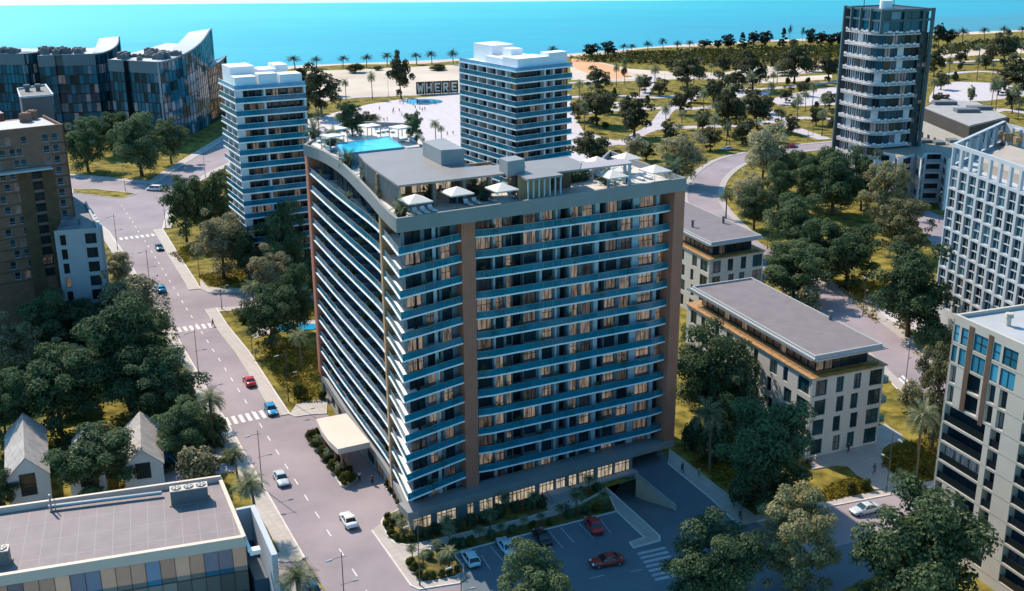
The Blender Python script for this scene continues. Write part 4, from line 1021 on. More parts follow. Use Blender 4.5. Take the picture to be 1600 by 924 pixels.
# ---------------------------------------------------------------- two low white blocks with roof overhang, right of the hotel
M_flat = lined_mat('felt_roof', (.185, .155, .160), (.25, .215, .22), 5.2, 0, 1.12, .07)
M_lbw = lined_mat('white_cladding', (.52, .50, .46), (.38, .37, .35), 0, .75, .4, .03, .7, .05, .4, z=True)
M_tim = mat('timber_deck', (.36, .20, .085), .8, .35, 1.5)
M_green = mat('sedum', (.16, .12, .02), .95, .5, 1.2)
def low_block(label, c0, uA, LA, uB, LB_, zt, vents, chim):
    """c0 front corner; A runs back along the long side (seen on the left), B along the short front"""
    t = thing('low_apartment_block', label, 'apartment block', (c0[0], c0[1], 0))
    A_ = add2(c0, uA, LA); B_ = add2(c0, uB, LB_)
    fA = Fr(A_, c0); fB = Fr(c0, B_)
    zs = zt-3.2
    def inset(d, e=0): 
        a = add2(add2(c0, uA, d), uB, d); return [a, add2(add2(c0, uB, LB_-d), uA, d), add2(add2(add2(c0, uB, LB_-d), uA, LA-d), (0, 0), 0), add2(add2(c0, uA, LA-d), uB, d)]
    mb = MB(); mb.prism(inset(1.0), 0, zs-.02); mb.build('core', M_lbw, t)
    mb = MB(); mb.prism(inset(2.), zs, zt-.5); mb.build('penthouse', mat('penthouse_dark', (.035, .04, .045), .4), t)
    mb = MB(); mb.prism(inset(-.35), zs-.02, zs+.12); dk = mb.build('terrace', M_tim, t)
    mb = MB(); fB.slab(mb, 1.2, LB_-1, -1.0, -.2, zs+.122, zs+.35); mb.build('planter', M_green, dk)
    for f in (fA, fB):
        n_ = int(f.L/2.1)
        for j in range(n_):
            g_ = Fr(f.at(0, -2), f.at(f.L, -2)); window_mb(g_, 2+(f.L-4)*j/n_, 2+(f.L-4)*(j+.93)/n_, zs+.2, zt-.6, -.05, 1, 1, .1).build('penthouse_window', [M_frame, M_bpane], t)
    ov = inset(.3); mb = MB(); mb.prism(ov, zt-.45, zt-.1); mb.build('eaves', M_pale, t)
    rin = inset(.75); mb = MB(); mb.prism(rin, zt-.099, zt+.02); rf = mb.build('roof', M_flat, t)
    mb = MB(); r1_ = inset(.5)
    for i in range(4): mb.prism([r1_[i], r1_[(i+1) % 4], rin[(i+1) % 4], rin[i]], zt-.098, zt+.32)
    mb.build('parapet', mat('grey_coping', (.40, .39, .38), .5), rf)
    mb = MB(); o3 = inset(-.15)
    for f in (fA, fB):
        n_ = int(f.L/.45)
        for j in range(n_): f.slab(mb, f.L*j/n_, f.L*j/n_+.1, -.9, .3, zt-.33, zt-.22)
        f.slab(mb, 0, f.L, .301, .36, zt-.35, zt-.2)
    mb.build('louvre_overhang', M_steel, t)
    holes = []; n_ = max(4, int(LA/4.2)); mbw = []
    for k in range(4):
        z = .3+k*(zs-.3)/4
        for j in range(n_):
            a = LA*(j+.22+.12*((j+k) % 2))/n_; w = 1.3 if (j+k) % 3 else 2.1
            if j == n_-1: a, w = LA-3.6, 3.4
            holes.append((a, a+w, z+.25, z+2.75)); mbw.append(window_mb(fA, a, a+w, z+.25, z+2.75, .25, 2, 1, .08))
    mb = MB(); wall_holes(mb, fA, 0, zs-.02, holes, .95); mb.build('wall', M_lbw, t)
    holes = []
    for k in range(4):
        z = .3+k*(zs-.3)/4
        for a, w in ((.25, 2.7), (LB_*.36-.3*(k % 2), 1.4), (LB_*.58-.3*((k+1) % 2), 1.4), (LB_*.80, LB_*.2-.2)):
            holes.append((a, a+w, z+.2, z+2.85)); mbw.append(window_mb(fB, a, a+w, z+.2, z+2.85, .25, 2, 1 if a < 1 else 2, .08))
    mb = MB(); wall_holes(mb, fB, 0, zs-.02, holes, .95); mb.build('wall', M_lbw, t)
    for m_ in mbw: m_.build('window', [M_frame, glass_pane('teal_window', (.015, .06, .075), (.3, .22, .13), .12, .2)], t)
    fC = Fr(B_, add2(B_, uA, LA))
    mb = MB(); fC.slab(mb, 0, fC.L, -.3, 0, 0, zs-.02); mb.build('side_wall', M_lbw, t)
    for k in range(1, 4):
        z = .3+k*(zs-.3)/4
        for s in (.3, 9., 18.):
            if s+4 > fC.L: continue
            mb = MB(); mb.mi = 0; fC.slab(mb, s, s+4, .002, 1.3, z-.1, z+.1); bb = mb.build('balcony', M_concd, t)
            mb = MB(); fC.slab(mb, s, s+4, 1.24, 1.28, z+.1, z+1.05); fC.slab(mb, s, s+.04, .01, 1.239, z+.1, z+1.05); mb.build('balustrade', M_screen, bb)
    mb = MB(); fB.slab(mb, 0, .05, -LA, -.05, zs+.12, zs+1.0); 
    for q in vents: p = G(*q, zt); mb = MB(); mb.cone(p, .28, .28, zt, zt+1.4, 8); mb.cone(p, .4, .4, zt+1.4, zt+1.6, 8); mb.build('roof_vent', M_concd, rf)
    return t
zt = 17.
c0 = G(1272, 562, zt); cB = G(1386, 541, zt); cA = G(1075, 449, zt)
cb_ = G(1275, 715)
uB = nrm2(sub2(cB, c0)); uA = (-uB[1], uB[0])
uA = nrm2(sub2(cA, c0))
low_block('long low white block with a timber-edged roof terrace, right of the hotel', c0, uA, math.dist(c0, cA), uB, math.dist(c0, cB), zt, [(1297, 500)], 0)
c2_ = G(1110, 383, zt); cB2 = G(1195, 370, zt); uB2 = nrm2(sub2(cB2, c2_))
low_block('short low white block half hidden behind the hotel, two dark vents on its flat roof', c2_, uA, 34., uB2, math.dist(c2_, cB2), zt, [(1082, 355), (1130, 349)], 0)

# ---------------------------------------------------------------- brown brick tower, its rear wing and the pale block at its side
M_brick = lined_mat('brown_brick', (.56, .33, .165), (.38, .22, .11), 0, .45, .0, .05, .85, .35, .35, z=True)
M_bdk = mat('dark_brown_brick', (.11, .068, .036), .85, .25, .6)
zt = 42.5
c0 = G(99, 195, zt); uB = nrm2((-.81, -.585)); LF = 34.
fF = Fr(add2(c0, uB, LF), c0); ub = (-.55, .83)
BT = thing('brick_tower', 'tall brown brick apartment tower at the left edge with dark loggias down its middle', 'apartment tower', (c0[0], c0[1], 0))
mb = MB(); mb.prism([fF.at(0, -1.), fF.at(LF, -1.), fF.at(LF, -15), fF.at(0, -15)], 0, zt-.7); mb.build('core', M_brick, BT)
hf = (zat(c0, 214)-zat(c0, 300))/5.
zF = zt-1.2; holes = []; wn = []; lz = []
sx_ = lambda a: LF-pxs(Fr(c0, add2(c0, uB, LF)), 36, (a,))[0]
cw = [(sx_(66), sx_(78)), (sx_(81.5), sx_(92)), (sx_(14), sx_(25)), (sx_(29), sx_(40)), (sx_(-12), sx_(-2)), (sx_(-30), sx_(-20))]
cw = [(LF-9.2, LF-7.2), (LF-6.6, LF-4.6), (LF-9.2+7.0, LF-.9)]
W_ = pxs(Fr(c0, add2(c0, uB, LF)), 38, (92.5, 83, 78, 68, 60, 33, 39.5, 30, 24, 14.5, 4, -6))
W_ = [LF-w for w in W_]
cols = [(W_[1], W_[0]), (W_[3], W_[2]), (W_[7], W_[6]), (W_[9], W_[8]), (W_[11], W_[10])]
lg0, lg1 = W_[5]+1.3, W_[4]
lgs = []
for k in range(13):
    z = zF-hf*(k+1)
    if z < 0: break
    for j, (a, b) in enumerate(cols):
        if j >= 2: sh = .55*((k+j) % 3)-.5
        else: sh = 0
        holes.append((a+sh, b+sh, z+.5, z+hf-.25)); wn.append(window_mb(fF, a+sh, b+sh, z+.5, z+hf-.25, .22, 1, 1, .08, .08)); wn[-1].mi = 0; fF.slab(wn[-1], a+sh+.08, b+sh-.08, -.18, -.13, z+.95, z+1.02)
    if k >= 3:
        holes.append((lg0, lg1, z+.1, z+hf-.45)); m_ = window_mb(fF, lg0, lg1, z+.1, z+hf-.45, .9, 4, 1, .1); wn.append(m_); lgs.append(z)
mb = MB(); wall_holes(mb, fF, 0, zt, holes, .95); mb.build('wall', M_brick, BT)
for m_ in wn: m_.build('window', [mat('pale_window_frame', (.30, .34, .38), .5) if len(m_.v) < 60 else M_frame, glass_pane('brick_tower_glass', (.015, .04, .055), (.28, .2, .12), .25, .15)], BT)
mb = MB(); fF.slab(mb, lg0-2.6, lg0-.02, .004, .12, 0, zF-3*hf); fF.slab(mb, lg1+.02, lg1+2.4, .004, .10, 0, zF-3*hf)
for k in range(13):
    z = zF-hf*(k+1)
    if z > 0: fF.slab(mb, lg1+2.42, LF-.02, .003, .06, z-.16, z+.16); fF.slab(mb, 0, lg0-2.62, .003, .06, z-.1, z+.1)
mb.build('dark_brick_band', M_bdk, BT)
for z in lgs:
    mb = MB(); n_ = 12
    for j in range(n_+1): x = lg0+(lg1-lg0)*j/n_; fF.slab(mb, max(lg0, x-.03), min(lg1, x+.03), -.1, -.05, z+.1, z+1.1)
    fF.slab(mb, lg0, lg1, -.12, -.03, z+1.102, z+1.17); mb.build('railing', M_frame, BT)
mb = MB(); z = zF-hf*3; fF.slab(mb, -2, lg1+1.8, .1, 2.2, z-.25, z+.05); mb.build('balcony_roof', mat('pale_slab', (.48, .48, .48), .7), BT)
mb = MB(); fF.slab(mb, 0.5, LF-.5, -14.5, -.5, zt-.69, zt-.5); rf = mb.build('roof', mat('pale_grey_roof2', (.42, .42, .43), .7, .08, .2), BT)
mb = MB(); fF.slab(mb, 0, LF+.02, -.45, .05, zt+.001, zt+.15); sl_ = Fr(c0, fF.at(LF, -15)); sl_.slab(mb, 0, sl_.L, -.3, 0, 0, zt); mb.build('side_wall', M_brick, BT)
for a, b in ((40, 187), (50, 183)):
    p = G(a, b, zt); mb = MB(); mb.box(p[0]-.9, p[0]+.9, p[1]-.9, p[1]+.9, zt-.5, zt+1.3); mb.box(p[0]-.6, p[0]+.6, p[1]-.6, p[1]+.6, zt+1.3, zt+1.45); mb.build('chimney', M_brick, rf)
# rear wing
z2 = 40.
q0 = G(95, 176, z2); f2 = Fr(add2(q0, uB, 34), q0)
BW = thing('brick_wing', 'lower brown brick block behind the brick tower, with a dark plant room on top', 'apartment block', (q0[0], q0[1], 0))
mb = MB(); f2.slab(mb, 0, 34, -16, 0, 0, z2-3); mb.build('wall', M_brick, BW)
mb = MB(); f2.slab(mb, 0, 22, -15, -.6, z2-2.99, z2+.8); mb.build('upper_storey', M_brick, BW)
mb = MB(); f2.slab(mb, 0, 22, -15, -.6, z2+.801, z2+1.0); mb.build('roof', M_roof, BW)
for j in range(6): window_mb(Fr(f2.at(0, -.6), f2.at(34, -.6)), 1+j*3.5, 3.4+j*3.5, z2-2.4, z2-.6, -.05, 2, 1, .1).build('window', [M_frame, M_bpane], BW)
pq = px([(28, 140), (70, 134), (81, 149), (33, 153)], z2+5.2)
mb = MB(); mb.prism(pq, z2-2.9, z2+5.1); pr = mb.build('plant_room', mat('plant_room_grey', (.11, .11, .115), .7, .1, .3), BW)
mb = MB(); o_ = offset(pq+[pq[0]], -.35)
for i in range(4): mb.prism([pq[i], pq[(i+1) % 4], o_[(i+1) % 4], o_[i]], z2+5.101, z2+5.5)
mb.build('parapet', M_pale, pr)
for a, b in ((43, 143), (60, 142)): p = G(a, b, z2+5.1); mb = MB(); mb.cone(p, .5, .5, z2+5.1, z2+6, 10); mb.cone(p, .9, .7, z2+6, z2+6.6, 10); mb.build('roof_vent', M_concd, pr)
# pale block
zt = 24.
q = px([(84, 361), (155, 356), (135, 315), (112, 302)], zt)
PB = thing('pale_block', 'pale grey tiled block beside the brick tower, flat dark roof and tall windows', 'apartment block', (q[0][0], q[0][1], 0))
M_pb = lined_mat('pale_tile_cladding', (.34, .37, .40), (.26, .28, .31), 0, .42, 0, .05, .7, .06, .4, z=True)
fF = Fr(q[0], q[1]); fS = Fr(q[1], q[2])
holes = []; wn = []
for k in range(8):
    z = zt-.6-2.9*(k+1)
    if z < 0: break
    for a, b in ((.9, 2.0), (fF.L*.66, fF.L*.66+2.1)): holes.append((a, b, z+.4, z+2.5)); wn.append(window_mb(fF, a, b, z+.4, z+2.5, .25, 1 if b-a < 1.5 else 2, 1, .08))
mb = MB(); wall_holes(mb, fF, 0, zt, holes, .4); fS.slab(mb, 0.01, fS.L, -.4, 0, 0, zt); mb.prism([fF.at(.1, -.41), fF.at(fF.L-.1, -.41), add2(q[2], (0, 0), 0), q[3]], 0, zt-.8); mb.build('wall', M_pb, PB)
for m_ in wn: m_.build('window', [M_frame, M_bpane], PB)
for j in range(6): mb = MB(); s = fS.L*(j+.3)/6; fS.slab(mb, s, s+fS.L*.09, .004, .7, 0, zt+.1-.3*j); mb.build('fin', M_pb, PB)
mb = MB(); mb.prism([fF.at(.3, -.42), fF.at(fF.L-.5, -.42), add2(q[2], (-.5, 0), 1), q[3]], zt-.799, zt-.5); rf = mb.build('roof', mat('blue_grey_roof', (.15, .155, .17), .7, .1, .2), PB)
for a, b in ((100, 353), (124, 350)): p = G(a, b, zt-.5); mb = MB(); mb.cone(p, .3, .3, zt-.5, zt+.3, 8); mb.cone(p, .6, .5, zt+.3, zt+.7, 8); mb.build('roof_vent', M_concd, rf)

# ---------------------------------------------------------------- three glass office buildings by the sea
M_gf = glass_pane('office_glass', (.008, .12, .18), (.26, .17, .09), .25, .10, tintvar=.8, rough=.05, spec=.3)
M_cap = mat('office_cap', (.14, .19, .22), .5, .05, .2)
def glass_office(label, fl, fr_, dep, z, back_rise, ud=(.08, .997)):
    """front facade from fl to fr_ (px at cap height z), running straight back dep metres; the roof sweeps up to the back"""
    a, b = G(*fl, z), G(*fr_, z); f = Fr(a, b); t = thing('glass_office', label, 'office building', (a[0], a[1], 0))
    A_, B_ = add2(a, ud, dep), add2(b, ud, dep)
    mb = MB(); mid = f.L*.36
    body = [f.at(.1, -.5), f.at(mid-1.5, -.5), f.at(mid-1.5, -3), f.at(mid+1.5, -3), f.at(mid+1.5, -.5), f.at(f.L-.5, -.5), add2(B_, f.u, -.5), A_]
    mb.prism(body, 0, z-.3); mb.build('core', mat('office_core', (.02, .03, .04), .4), t)
    side = Fr(b, B_)
    for g_, a0, a1, d in ((f, 0, mid-1.5, 0), (f, mid-1.5, mid+1.5, -2.6), (f, mid+1.5, f.L, 0)):
        nc = max(1, int((a1-a0)/1.6)); nr = int((z-4.5)/3.4)
        gg = Fr(g_.at(a0, d), g_.at(a1, d))
        mb = MB()
        for k in range(nr):
            for j in range(nc):
                gg.quad(mb, gg.L*j/nc+.06, gg.L*(j+1)/nc-.06, k*(z-4.5)/nr+.25, (k+1)*(z-4.5)/nr-.12, -.05)
        mb.build('curtain_wall', M_gf, t)
        mb = MB()
        for j in range(nc+1): gg.slab(mb, max(0, gg.L*j/nc-.06), min(gg.L, gg.L*j/nc+.06), -.12, .1, 0, z-4.5)
        for k in range(nr+1): gg.slab(mb, 0, gg.L, -.12, .05, max(0, k*(z-4.5)/nr-.12), k*(z-4.5)/nr+.12)
        mb.build('mullion_grid', M_frame, t)
        mb = MB(); gg.slab(mb, 0, gg.L, -.4, .12, z-4.5, z); mb.build('cap', M_cap, t)
    mb = MB(); mb.prism([f.at(.4, -1), f.at(f.L-.5, -1), add2(B_, f.u, -.5), A_], z-.29, z-.1); rf = mb.build('roof', mat('office_roof', (.45, .46, .47), .7), t)
    # right side: a bowed glass wall whose top sweeps up to the back, pale roof behind it
    n_ = 22; bow = lambda q: 3.2*math.sin(PI*min(1, q*1.05)); rise = lambda q: back_rise*max(0, (q-.12)/.88)**1.3
    mg_, mm_, mr_, mi_ = MB(), MB(), MB(), MB(); nr = 8
    for k in range(n_):
        q0, q1 = k/n_, (k+1)/n_; gg = Fr(side.at(side.L*q0, bow(q0)), side.at(side.L*q1, bow(q1)))
        za, zb_ = z-.6+rise(q0), z-.6+rise(q1); zt2 = min(za, zb_)
        for r in range(nr): gg.quad(mg_, .04, gg.L-.04, zt2*r/nr+.15, zt2*(r+1)/nr-.12, -.04)
        gg.slab(mm_, -.05, .06, -.14, .08, 0, za)
        for r in range(nr+1): gg.slab(mm_, 0, gg.L, -.14, .03, max(0, zt2*r/nr-.1), zt2*r/nr+.1)
        mm_.hull8([gg.pt(0, .12, za-.2), gg.pt(gg.L, .12, zb_-.2), gg.pt(gg.L, -.5, zb_-.2), gg.pt(0, -.5, za-.2)], [gg.pt(0, .12, za+.7), gg.pt(gg.L, .12, zb_+.7), gg.pt(gg.L, -.5, zb_+.7), gg.pt(0, -.5, za+.7)]) if False else None
        mi_.hull8([gg.pt(0, .1, za), gg.pt(gg.L, .1, zb_), gg.pt(gg.L, -.45, zb_), gg.pt(0, -.45, za)], [gg.pt(0, .1, za+.6), gg.pt(gg.L, .1, zb_+.6), gg.pt(gg.L, -.45, zb_+.6), gg.pt(0, -.45, za+.6)])
        w = f.L*.42; w0, w1 = -w*(.15+.85*q0), -w*(.15+.85*q1)
        mr_.hull8([gg.pt(0, -.46, z-.08), gg.pt(gg.L, -.46, z-.08), side.at(side.L*q1, w1)+(z-.08,), side.at(side.L*q0, w0)+(z-.08,)], [gg.pt(0, -.46, za+.3), gg.pt(gg.L, -.46, zb_+.3), side.at(side.L*q1, w1)+(z+.05+rise(q1)*.75,), side.at(side.L*q0, w0)+(z+.05+rise(q0)*.75,)])
        mr_.prism([gg.at(0, -.3), gg.at(gg.L, -.3), side.at(side.L*q1, -1.), side.at(side.L*q0, -1.)], 0, z-.3)
    mg_.build('side_glazing', M_gf, t); mm_.build('side_mullion_grid', M_frame, t); mi_.build('side_coping', M_cap, t)
    mr_.build('swept_roof', mat('pale_blue_roof', (.36, .41, .45), .5, .05, .2), t)
    r2 = random.Random(int(fl[0]))
    for i in range(26):
        s = r2.uniform(1, f.L*.8); d_ = r2.uniform(2, min(dep*.45, 24)); p = f.at(s, -d_); mb = MB(); w_ = r2.uniform(.8, 2.2); h_ = r2.uniform(.8, 2.4)
        mb.box(p[0]-w_, p[0]+w_, p[1]-w_*.7, p[1]+w_*.7, z-.1, z-.1+h_); mb.cone(p, w_*.5, w_*.5, z-.1+h_, z+h_+.3, 8); mb.build('roof_plant', M_concd, rf)
    return t, f, side, ud, b
z = 31.
t, f, side, ud, b = glass_office('widest glass office building, with a bowed lower glass wing along its right side', (168, 93), (249, 97), 62, z, 7.)
# bowed lower wing
base = [G(277, 215), G(287, 213), G(306, 203), G(330, 193), G(350, 182), G(361, 172)]
base = smooth_line(base, 4); n_ = len(base)
zt_ = [20+4.5*(k/(n_-1))**.9 for k in range(n_)]
inner = [add2(side.at(min(side.L, side.L*(k/(n_-1))), .05), f.u, .0) for k in range(n_)]
mb = MB(); mc = MB(); mg = MB(); mr_ = MB()
for k in range(n_-1):
    p, q_ = base[k], base[k+1]
    mb.face([(*p, 0), (*q_, 0), (*q_, zt_[k+1]), (*p, zt_[k])]) if False else None
    g_ = Fr(p, q_); rows = 6
    for r in range(rows):
        for h in range(2):
            u0, u1 = g_.L*h/2+.05, g_.L*(h+1)/2-.05
            za, zb_ = 1.2+(min(zt_[k], zt_[k+1])-1.5)*r/rows+.1, 1.2+(min(zt_[k], zt_[k+1])-1.5)*(r+1)/rows-.1
            g_.quad(mg, u0, u1, za, zb_, -.05)
    for r in range(rows+1):
        zz = 1.2+(min(zt_[k], zt_[k+1])-1.5)*r/rows; g_.slab(mc, 0, g_.L, -.15, .06, zz-.32, zz+.32)
    for h in range(2): g_.slab(mc, g_.L*h/2-.05, g_.L*h/2+.05, -.12, .12, 0, zt_[k])
    mr_.hull8([(*p, zt_[k]-.3), (*q_, zt_[k+1]-.3), (*inner[k+1], zt_[k+1]-.3), (*inner[k], zt_[k]-.3)], [(*p, zt_[k]), (*q_, zt_[k+1]), (*inner[k+1], zt_[k+1]), (*inner[k], zt_[k])])
    mb.hull8([(*add2(p, g_.n, -.3), 0), (*add2(q_, g_.n, -.3), 0), (*inner[k+1], 0), (*inner[k], 0)], [(*add2(p, g_.n, -.3), zt_[k]-.31), (*add2(q_, g_.n, -.3), zt_[k+1]-.31), (*inner[k+1], zt_[k+1]-.31), (*inner[k], zt_[k]-.31)])
g_ = Fr(inner[0], base[0])
for r in range(6):
    for h in range(5): g_.quad(mg, g_.L*h/5+.06, g_.L*(h+1)/5-.06, 1.2+(zt_[0]-1.5)*r/6+.1, 1.2+(zt_[0]-1.5)*(r+1)/6-.1, .06)
for h in range(6): g_.slab(mc, max(0, g_.L*h/5-.06), min(g_.L, g_.L*h/5+.06), .0, .14, 0, zt_[0])
mb.build('wing_core', MATS['office_core'], t); mg.build('wing_glazing', glass_pane('wing_glass', (.006, .03, .045), (.36, .23, .12), .32, .42, tintvar=.8), t); mc.build('wing_mullion_grid', M_frame, t); mr_.build('wing_roof', MATS['pale_blue_roof'], t)
glass_office('middle glass office building of the three, pale swept roof and recessed brown bay', (58, 87), (148, 84), 26, z, 4.5)
glass_office('glass office building cut by the left edge of the picture', (-70, 84), (37, 84), 16, z, .5)

# ---------------------------------------------------------------- office with mirrored facade, lower left corner
zt = 10.
cR = G(383, 838, zt); cL0 = G(0, 899, zt); bR = G(345, 746, zt)
uF = nrm2(sub2(cR, cL0)); cL = add2(cR, uF, -44); bk = nrm2(sub2(bR, cR)); DP = math.dist(bR, cR)
OF = thing('mirror_office', 'flat-roofed office with a mirrored glass front, lower left corner', 'office building', (cR[0], cR[1], 0))
fF = Fr(cL, cR)
mb = MB(); mb.prism([fF.at(0, -.5), fF.at(fF.L-.02, -.5), add2(cR, bk, DP-.02), add2(cL, bk, DP)], 0, zt-.6); mb.build('core', M_pale, OF)
M_refl_beige = glass_pane('painted_reflection_beige', (.34, .28, .22), None, rough=.03, spec=1., tintvar=.5)  # beige tint paints part of the reflections into the panels
MATS['painted_reflection_beige'].node_tree.nodes['Principled BSDF'].inputs['Metallic'].default_value = .45
M_refl_blue = glass_pane('painted_reflection_blue', (.03, .16, .26), None, rough=.03, spec=1., tintvar=.6)  # blue part of the reflections painted into the panels
nc = 26; rows = [(0, 2.4), (2.4, 5.2), (5.2, 8.6)]
for j in range(nc):
    for a, b_ in rows:
        if j > 6: mb = MB(); fF.quad(mb, fF.L*j/nc+.03, fF.L*(j+1)/nc-.03, a+.04, b_-.04, -.1+.012*rnd.random()); mb.build('glass_panel', M_refl_blue if a == 0 or (a > 5 and j % 9 in (1, 5, 6)) or (1 < a < 5 and j % 11 == 4) else M_refl_beige, OF)  # panel colours laid out as painted patches of reflection
mb = MB()
for j in range(nc+1): fF.slab(mb, max(0, fF.L*j/nc-.03), min(fF.L, fF.L*j/nc+.03), -.2, -.02, 0, 8.6)
for a in (0.04, 2.4, 5.2, 8.56): fF.slab(mb, 0, fF.L, -.2, -.025, a-.04, a+.04)
mb.build('mullion_grid', M_frame, OF)
mb = MB(); fF.slab(mb, 0, fF.L, -.5, .12, 8.62, zt-.35); fF.slab(mb, 0, fF.L-.2, -.45, .16, zt-.349, zt); sR = Fr(cR, add2(cR, bk, DP)); sR.slab(mb, .0, sR.L, -.4, .1, zt-.9, zt-.004); sB = Fr(add2(cR, bk, DP), add2(cL, bk, DP)); sB.slab(mb, 0, sB.L, -.4, 0.02, zt-.9, zt+.35); mb.build('parapet', mat('parapet_white', (.60, .50, .41), .6), OF)
M_of = lined_mat('office_felt_roof', (.215, .182, .188), (.31, .275, .28), 2.05, 4.4, math.atan2(uF[1], uF[0]), .06)
mb = MB(); mb.prism([fF.at(.0, -.46), fF.at(fF.L-.41, -.46), add2(add2(cR, bk, DP-.4), uF, -.41), add2(cL, bk, DP-.4)], zt-.59, zt-.45); rf = mb.build('roof', M_of, OF)
mb = MB(); p0, p1 = G(76, 793, zt), G(253, 771, zt); mb.tube([(*p0, zt+.1), (*p1, zt+.1)], .28, 8); mb.build('duct', M_steel, rf)
mb = MB(); p0 = G(80, 795, zt); mb.tube([(*p0, zt-.4), (*p0, zt+2.)], .14, 8); mb.tube([(*add2(p0, uF, .5), zt-.4), (*add2(p0, uF, .5), zt+1.3)], .07, 6); mb.build('flue', M_steel, rf)
# side stair bay with blue fin wall
sq = [G(395, 797, 9), G(397, 840, 9)]
mb = MB(); sR.slab(mb, -1.0, 8.6, .55, 2.2, 0, 4.2); mb.build('stair_bay', mat('blue_panel', (.03, .07, .10), .5), OF)
mb = MB(); sR.slab(mb, -4, 9.2, 2.3, 3.0, 0, 9.0); sR.slab(mb, 8.7, 9.21, .5, 2.29, 0, 9.); mb.build('fin_wall', mat('blue_white_wall', (.42, .46, .50), .6), OF)
mb = MB(); sR.slab(mb, -.8, 0.2, .3, 1.6, 7.6, 8.2); sR.slab(mb, -.6, 8.2, .12, .5, 8., 8.5); mb.build('fascia_roll', M_white, OF)
# ---------------------------------------------------------------- gabled garden houses
M_slate = lined_mat('slate_roof', (.36, .335, .315), (.24, .22, .21), .9, 0, .55, .05, .8, .22, .6)
M_hw = mat('house_white', (.52, .55, .57), .7, .05, .4)
def gable_house(label, fl, frp, dep, hw, hr):
    a, b = G(*fl), G(*frp); f = Fr(a, b); t = thing('garden_house', label, 'house', (a[0], a[1], 0)); L = f.L
    mb = MB(); mb.prism([f.at(0, 0), f.at(L, 0), f.at(L, -dep), f.at(0, -dep)], 0, hw)
    for d_, flip in ((0, 0), (-dep, 1)):
        q = [f.pt(0, d_, hw), f.pt(L, d_, hw), f.pt(L/2, d_, hr)]; mb.face(q[::-1] if flip else q)
    mb.build('wall', M_hw, t)
    for s in (0, 1):
        e0_, e1_ = (-.25, L/2) if s == 0 else (L/2, L+.25)
        sl = (hr-hw)/(L/2); z0_, z1_ = (hw-.25*sl, hr) if s == 0 else (hr, hw-.25*sl)
        mb = MB(); bt = [f.pt(e0_, .35, z0_+.02), f.pt(e1_, .35, z1_+.02), f.pt(e1_, -dep-.3, z1_+.02), f.pt(e0_, -dep-.3, z0_+.02)]
        mb.hull8(bt, [(x, y, z+.2) for x, y, z in bt]); mb.build('roof_slope', M_slate, t)
    mb = window_mb(f, L*.3, L*.68, 1.4, hw+.4, -.04, 1, 2, .12); mb.build('gable_window', [M_frame, glass_pane('house_glass', (.03, .035, .04), (.3, .22, .18), .2, .4)], t)
    return t
gable_house('grey-roofed garden house with a tall gable window, leftmost of the three', (17, 793), (82, 781), 16.5, 4.5, 7.4)
gable_house('grey-roofed garden house mostly hidden behind the dark tree, between two others', (112, 777), (168, 769), 13, 3.4, 5.9)
gable_house('grey-roofed garden house right of the dark tree, beside the painted blue shade', (197, 765), (258, 756), 14., 3.6, 6.1)
# ---------------------------------------------------------------- WHERE board letters by the promenade
M_board = mat('sign_board', (.06, .04, .03), .7); M_let = mat('sign_letter', (.72, .66, .55), .6)
a, b = G(650.5, 148.5), G(716.5, 145.5); f = Fr(a, b); SG = thing('letter_sign', 'row of five dark boards spelling WHERE in pale capitals above the promenade', 'sign', (a[0], a[1], 0))
hh = 6.2; wv = f.L/5
STR = {'W': [(0, 1, .22, 0), (.22, 0, .5, .75), (.5, .75, .78, 0), (.78, 0, 1, 1)], 'H': [(.08, 0, .08, 1), (.92, 0, .92, 1), (.08, .5, .92, .5)], 'E': [(.12, 0, .12, 1), (.12, .07, .95, .07), (.12, .5, .8, .5), (.12, .93, .95, .93)],
       'R': [(.1, 0, .1, 1), (.1, .93, .8, .93), (.85, .93, .85, .52), (.1, .5, .8, .5), (.4, .5, .92, 0)]}
for i, ch in enumerate('WHERE'):
    mb = MB(); f.slab(mb, i*wv+.1, (i+1)*wv-.1, -.6, 0, .3, hh); f.slab(mb, i*wv+.4, i*wv+.7, -.5, -.1, 0, .3); f.slab(mb, (i+1)*wv-.7, (i+1)*wv-.4, -.5, -.1, 0, .3); bd = mb.build('board', M_board, SG)
    x0, w_, y0, h_ = i*wv+wv*.2, wv*.6, 1.2, hh-2.1; mb = MB(); th = .42
    for n_, (xa, ya, xb, yb) in enumerate(STR[ch]):
        A = (x0+xa*w_, y0+ya*h_); B = (x0+xb*w_, y0+yb*h_); dx, dz_ = B[0]-A[0], B[1]-A[1]; l_ = math.hypot(dx, dz_); ux, uz = dx/l_*.2, dz_/l_*.2; nx, nz_ = -dz_/l_*th, dx/l_*th
        q = [(A[0]-ux+nx, A[1]-uz+nz_), (A[0]-ux-nx, A[1]-uz-nz_), (B[0]+ux-nx, B[1]+uz-nz_), (B[0]+ux+nx, B[1]+uz+nz_)]
        d1 = .12+.004*n_
        mb.hull8([f.pt(x, .003, z) for x, z in q], [f.pt(x, d1, z) for x, z in q])
    mb.build('letter', M_let, bd)
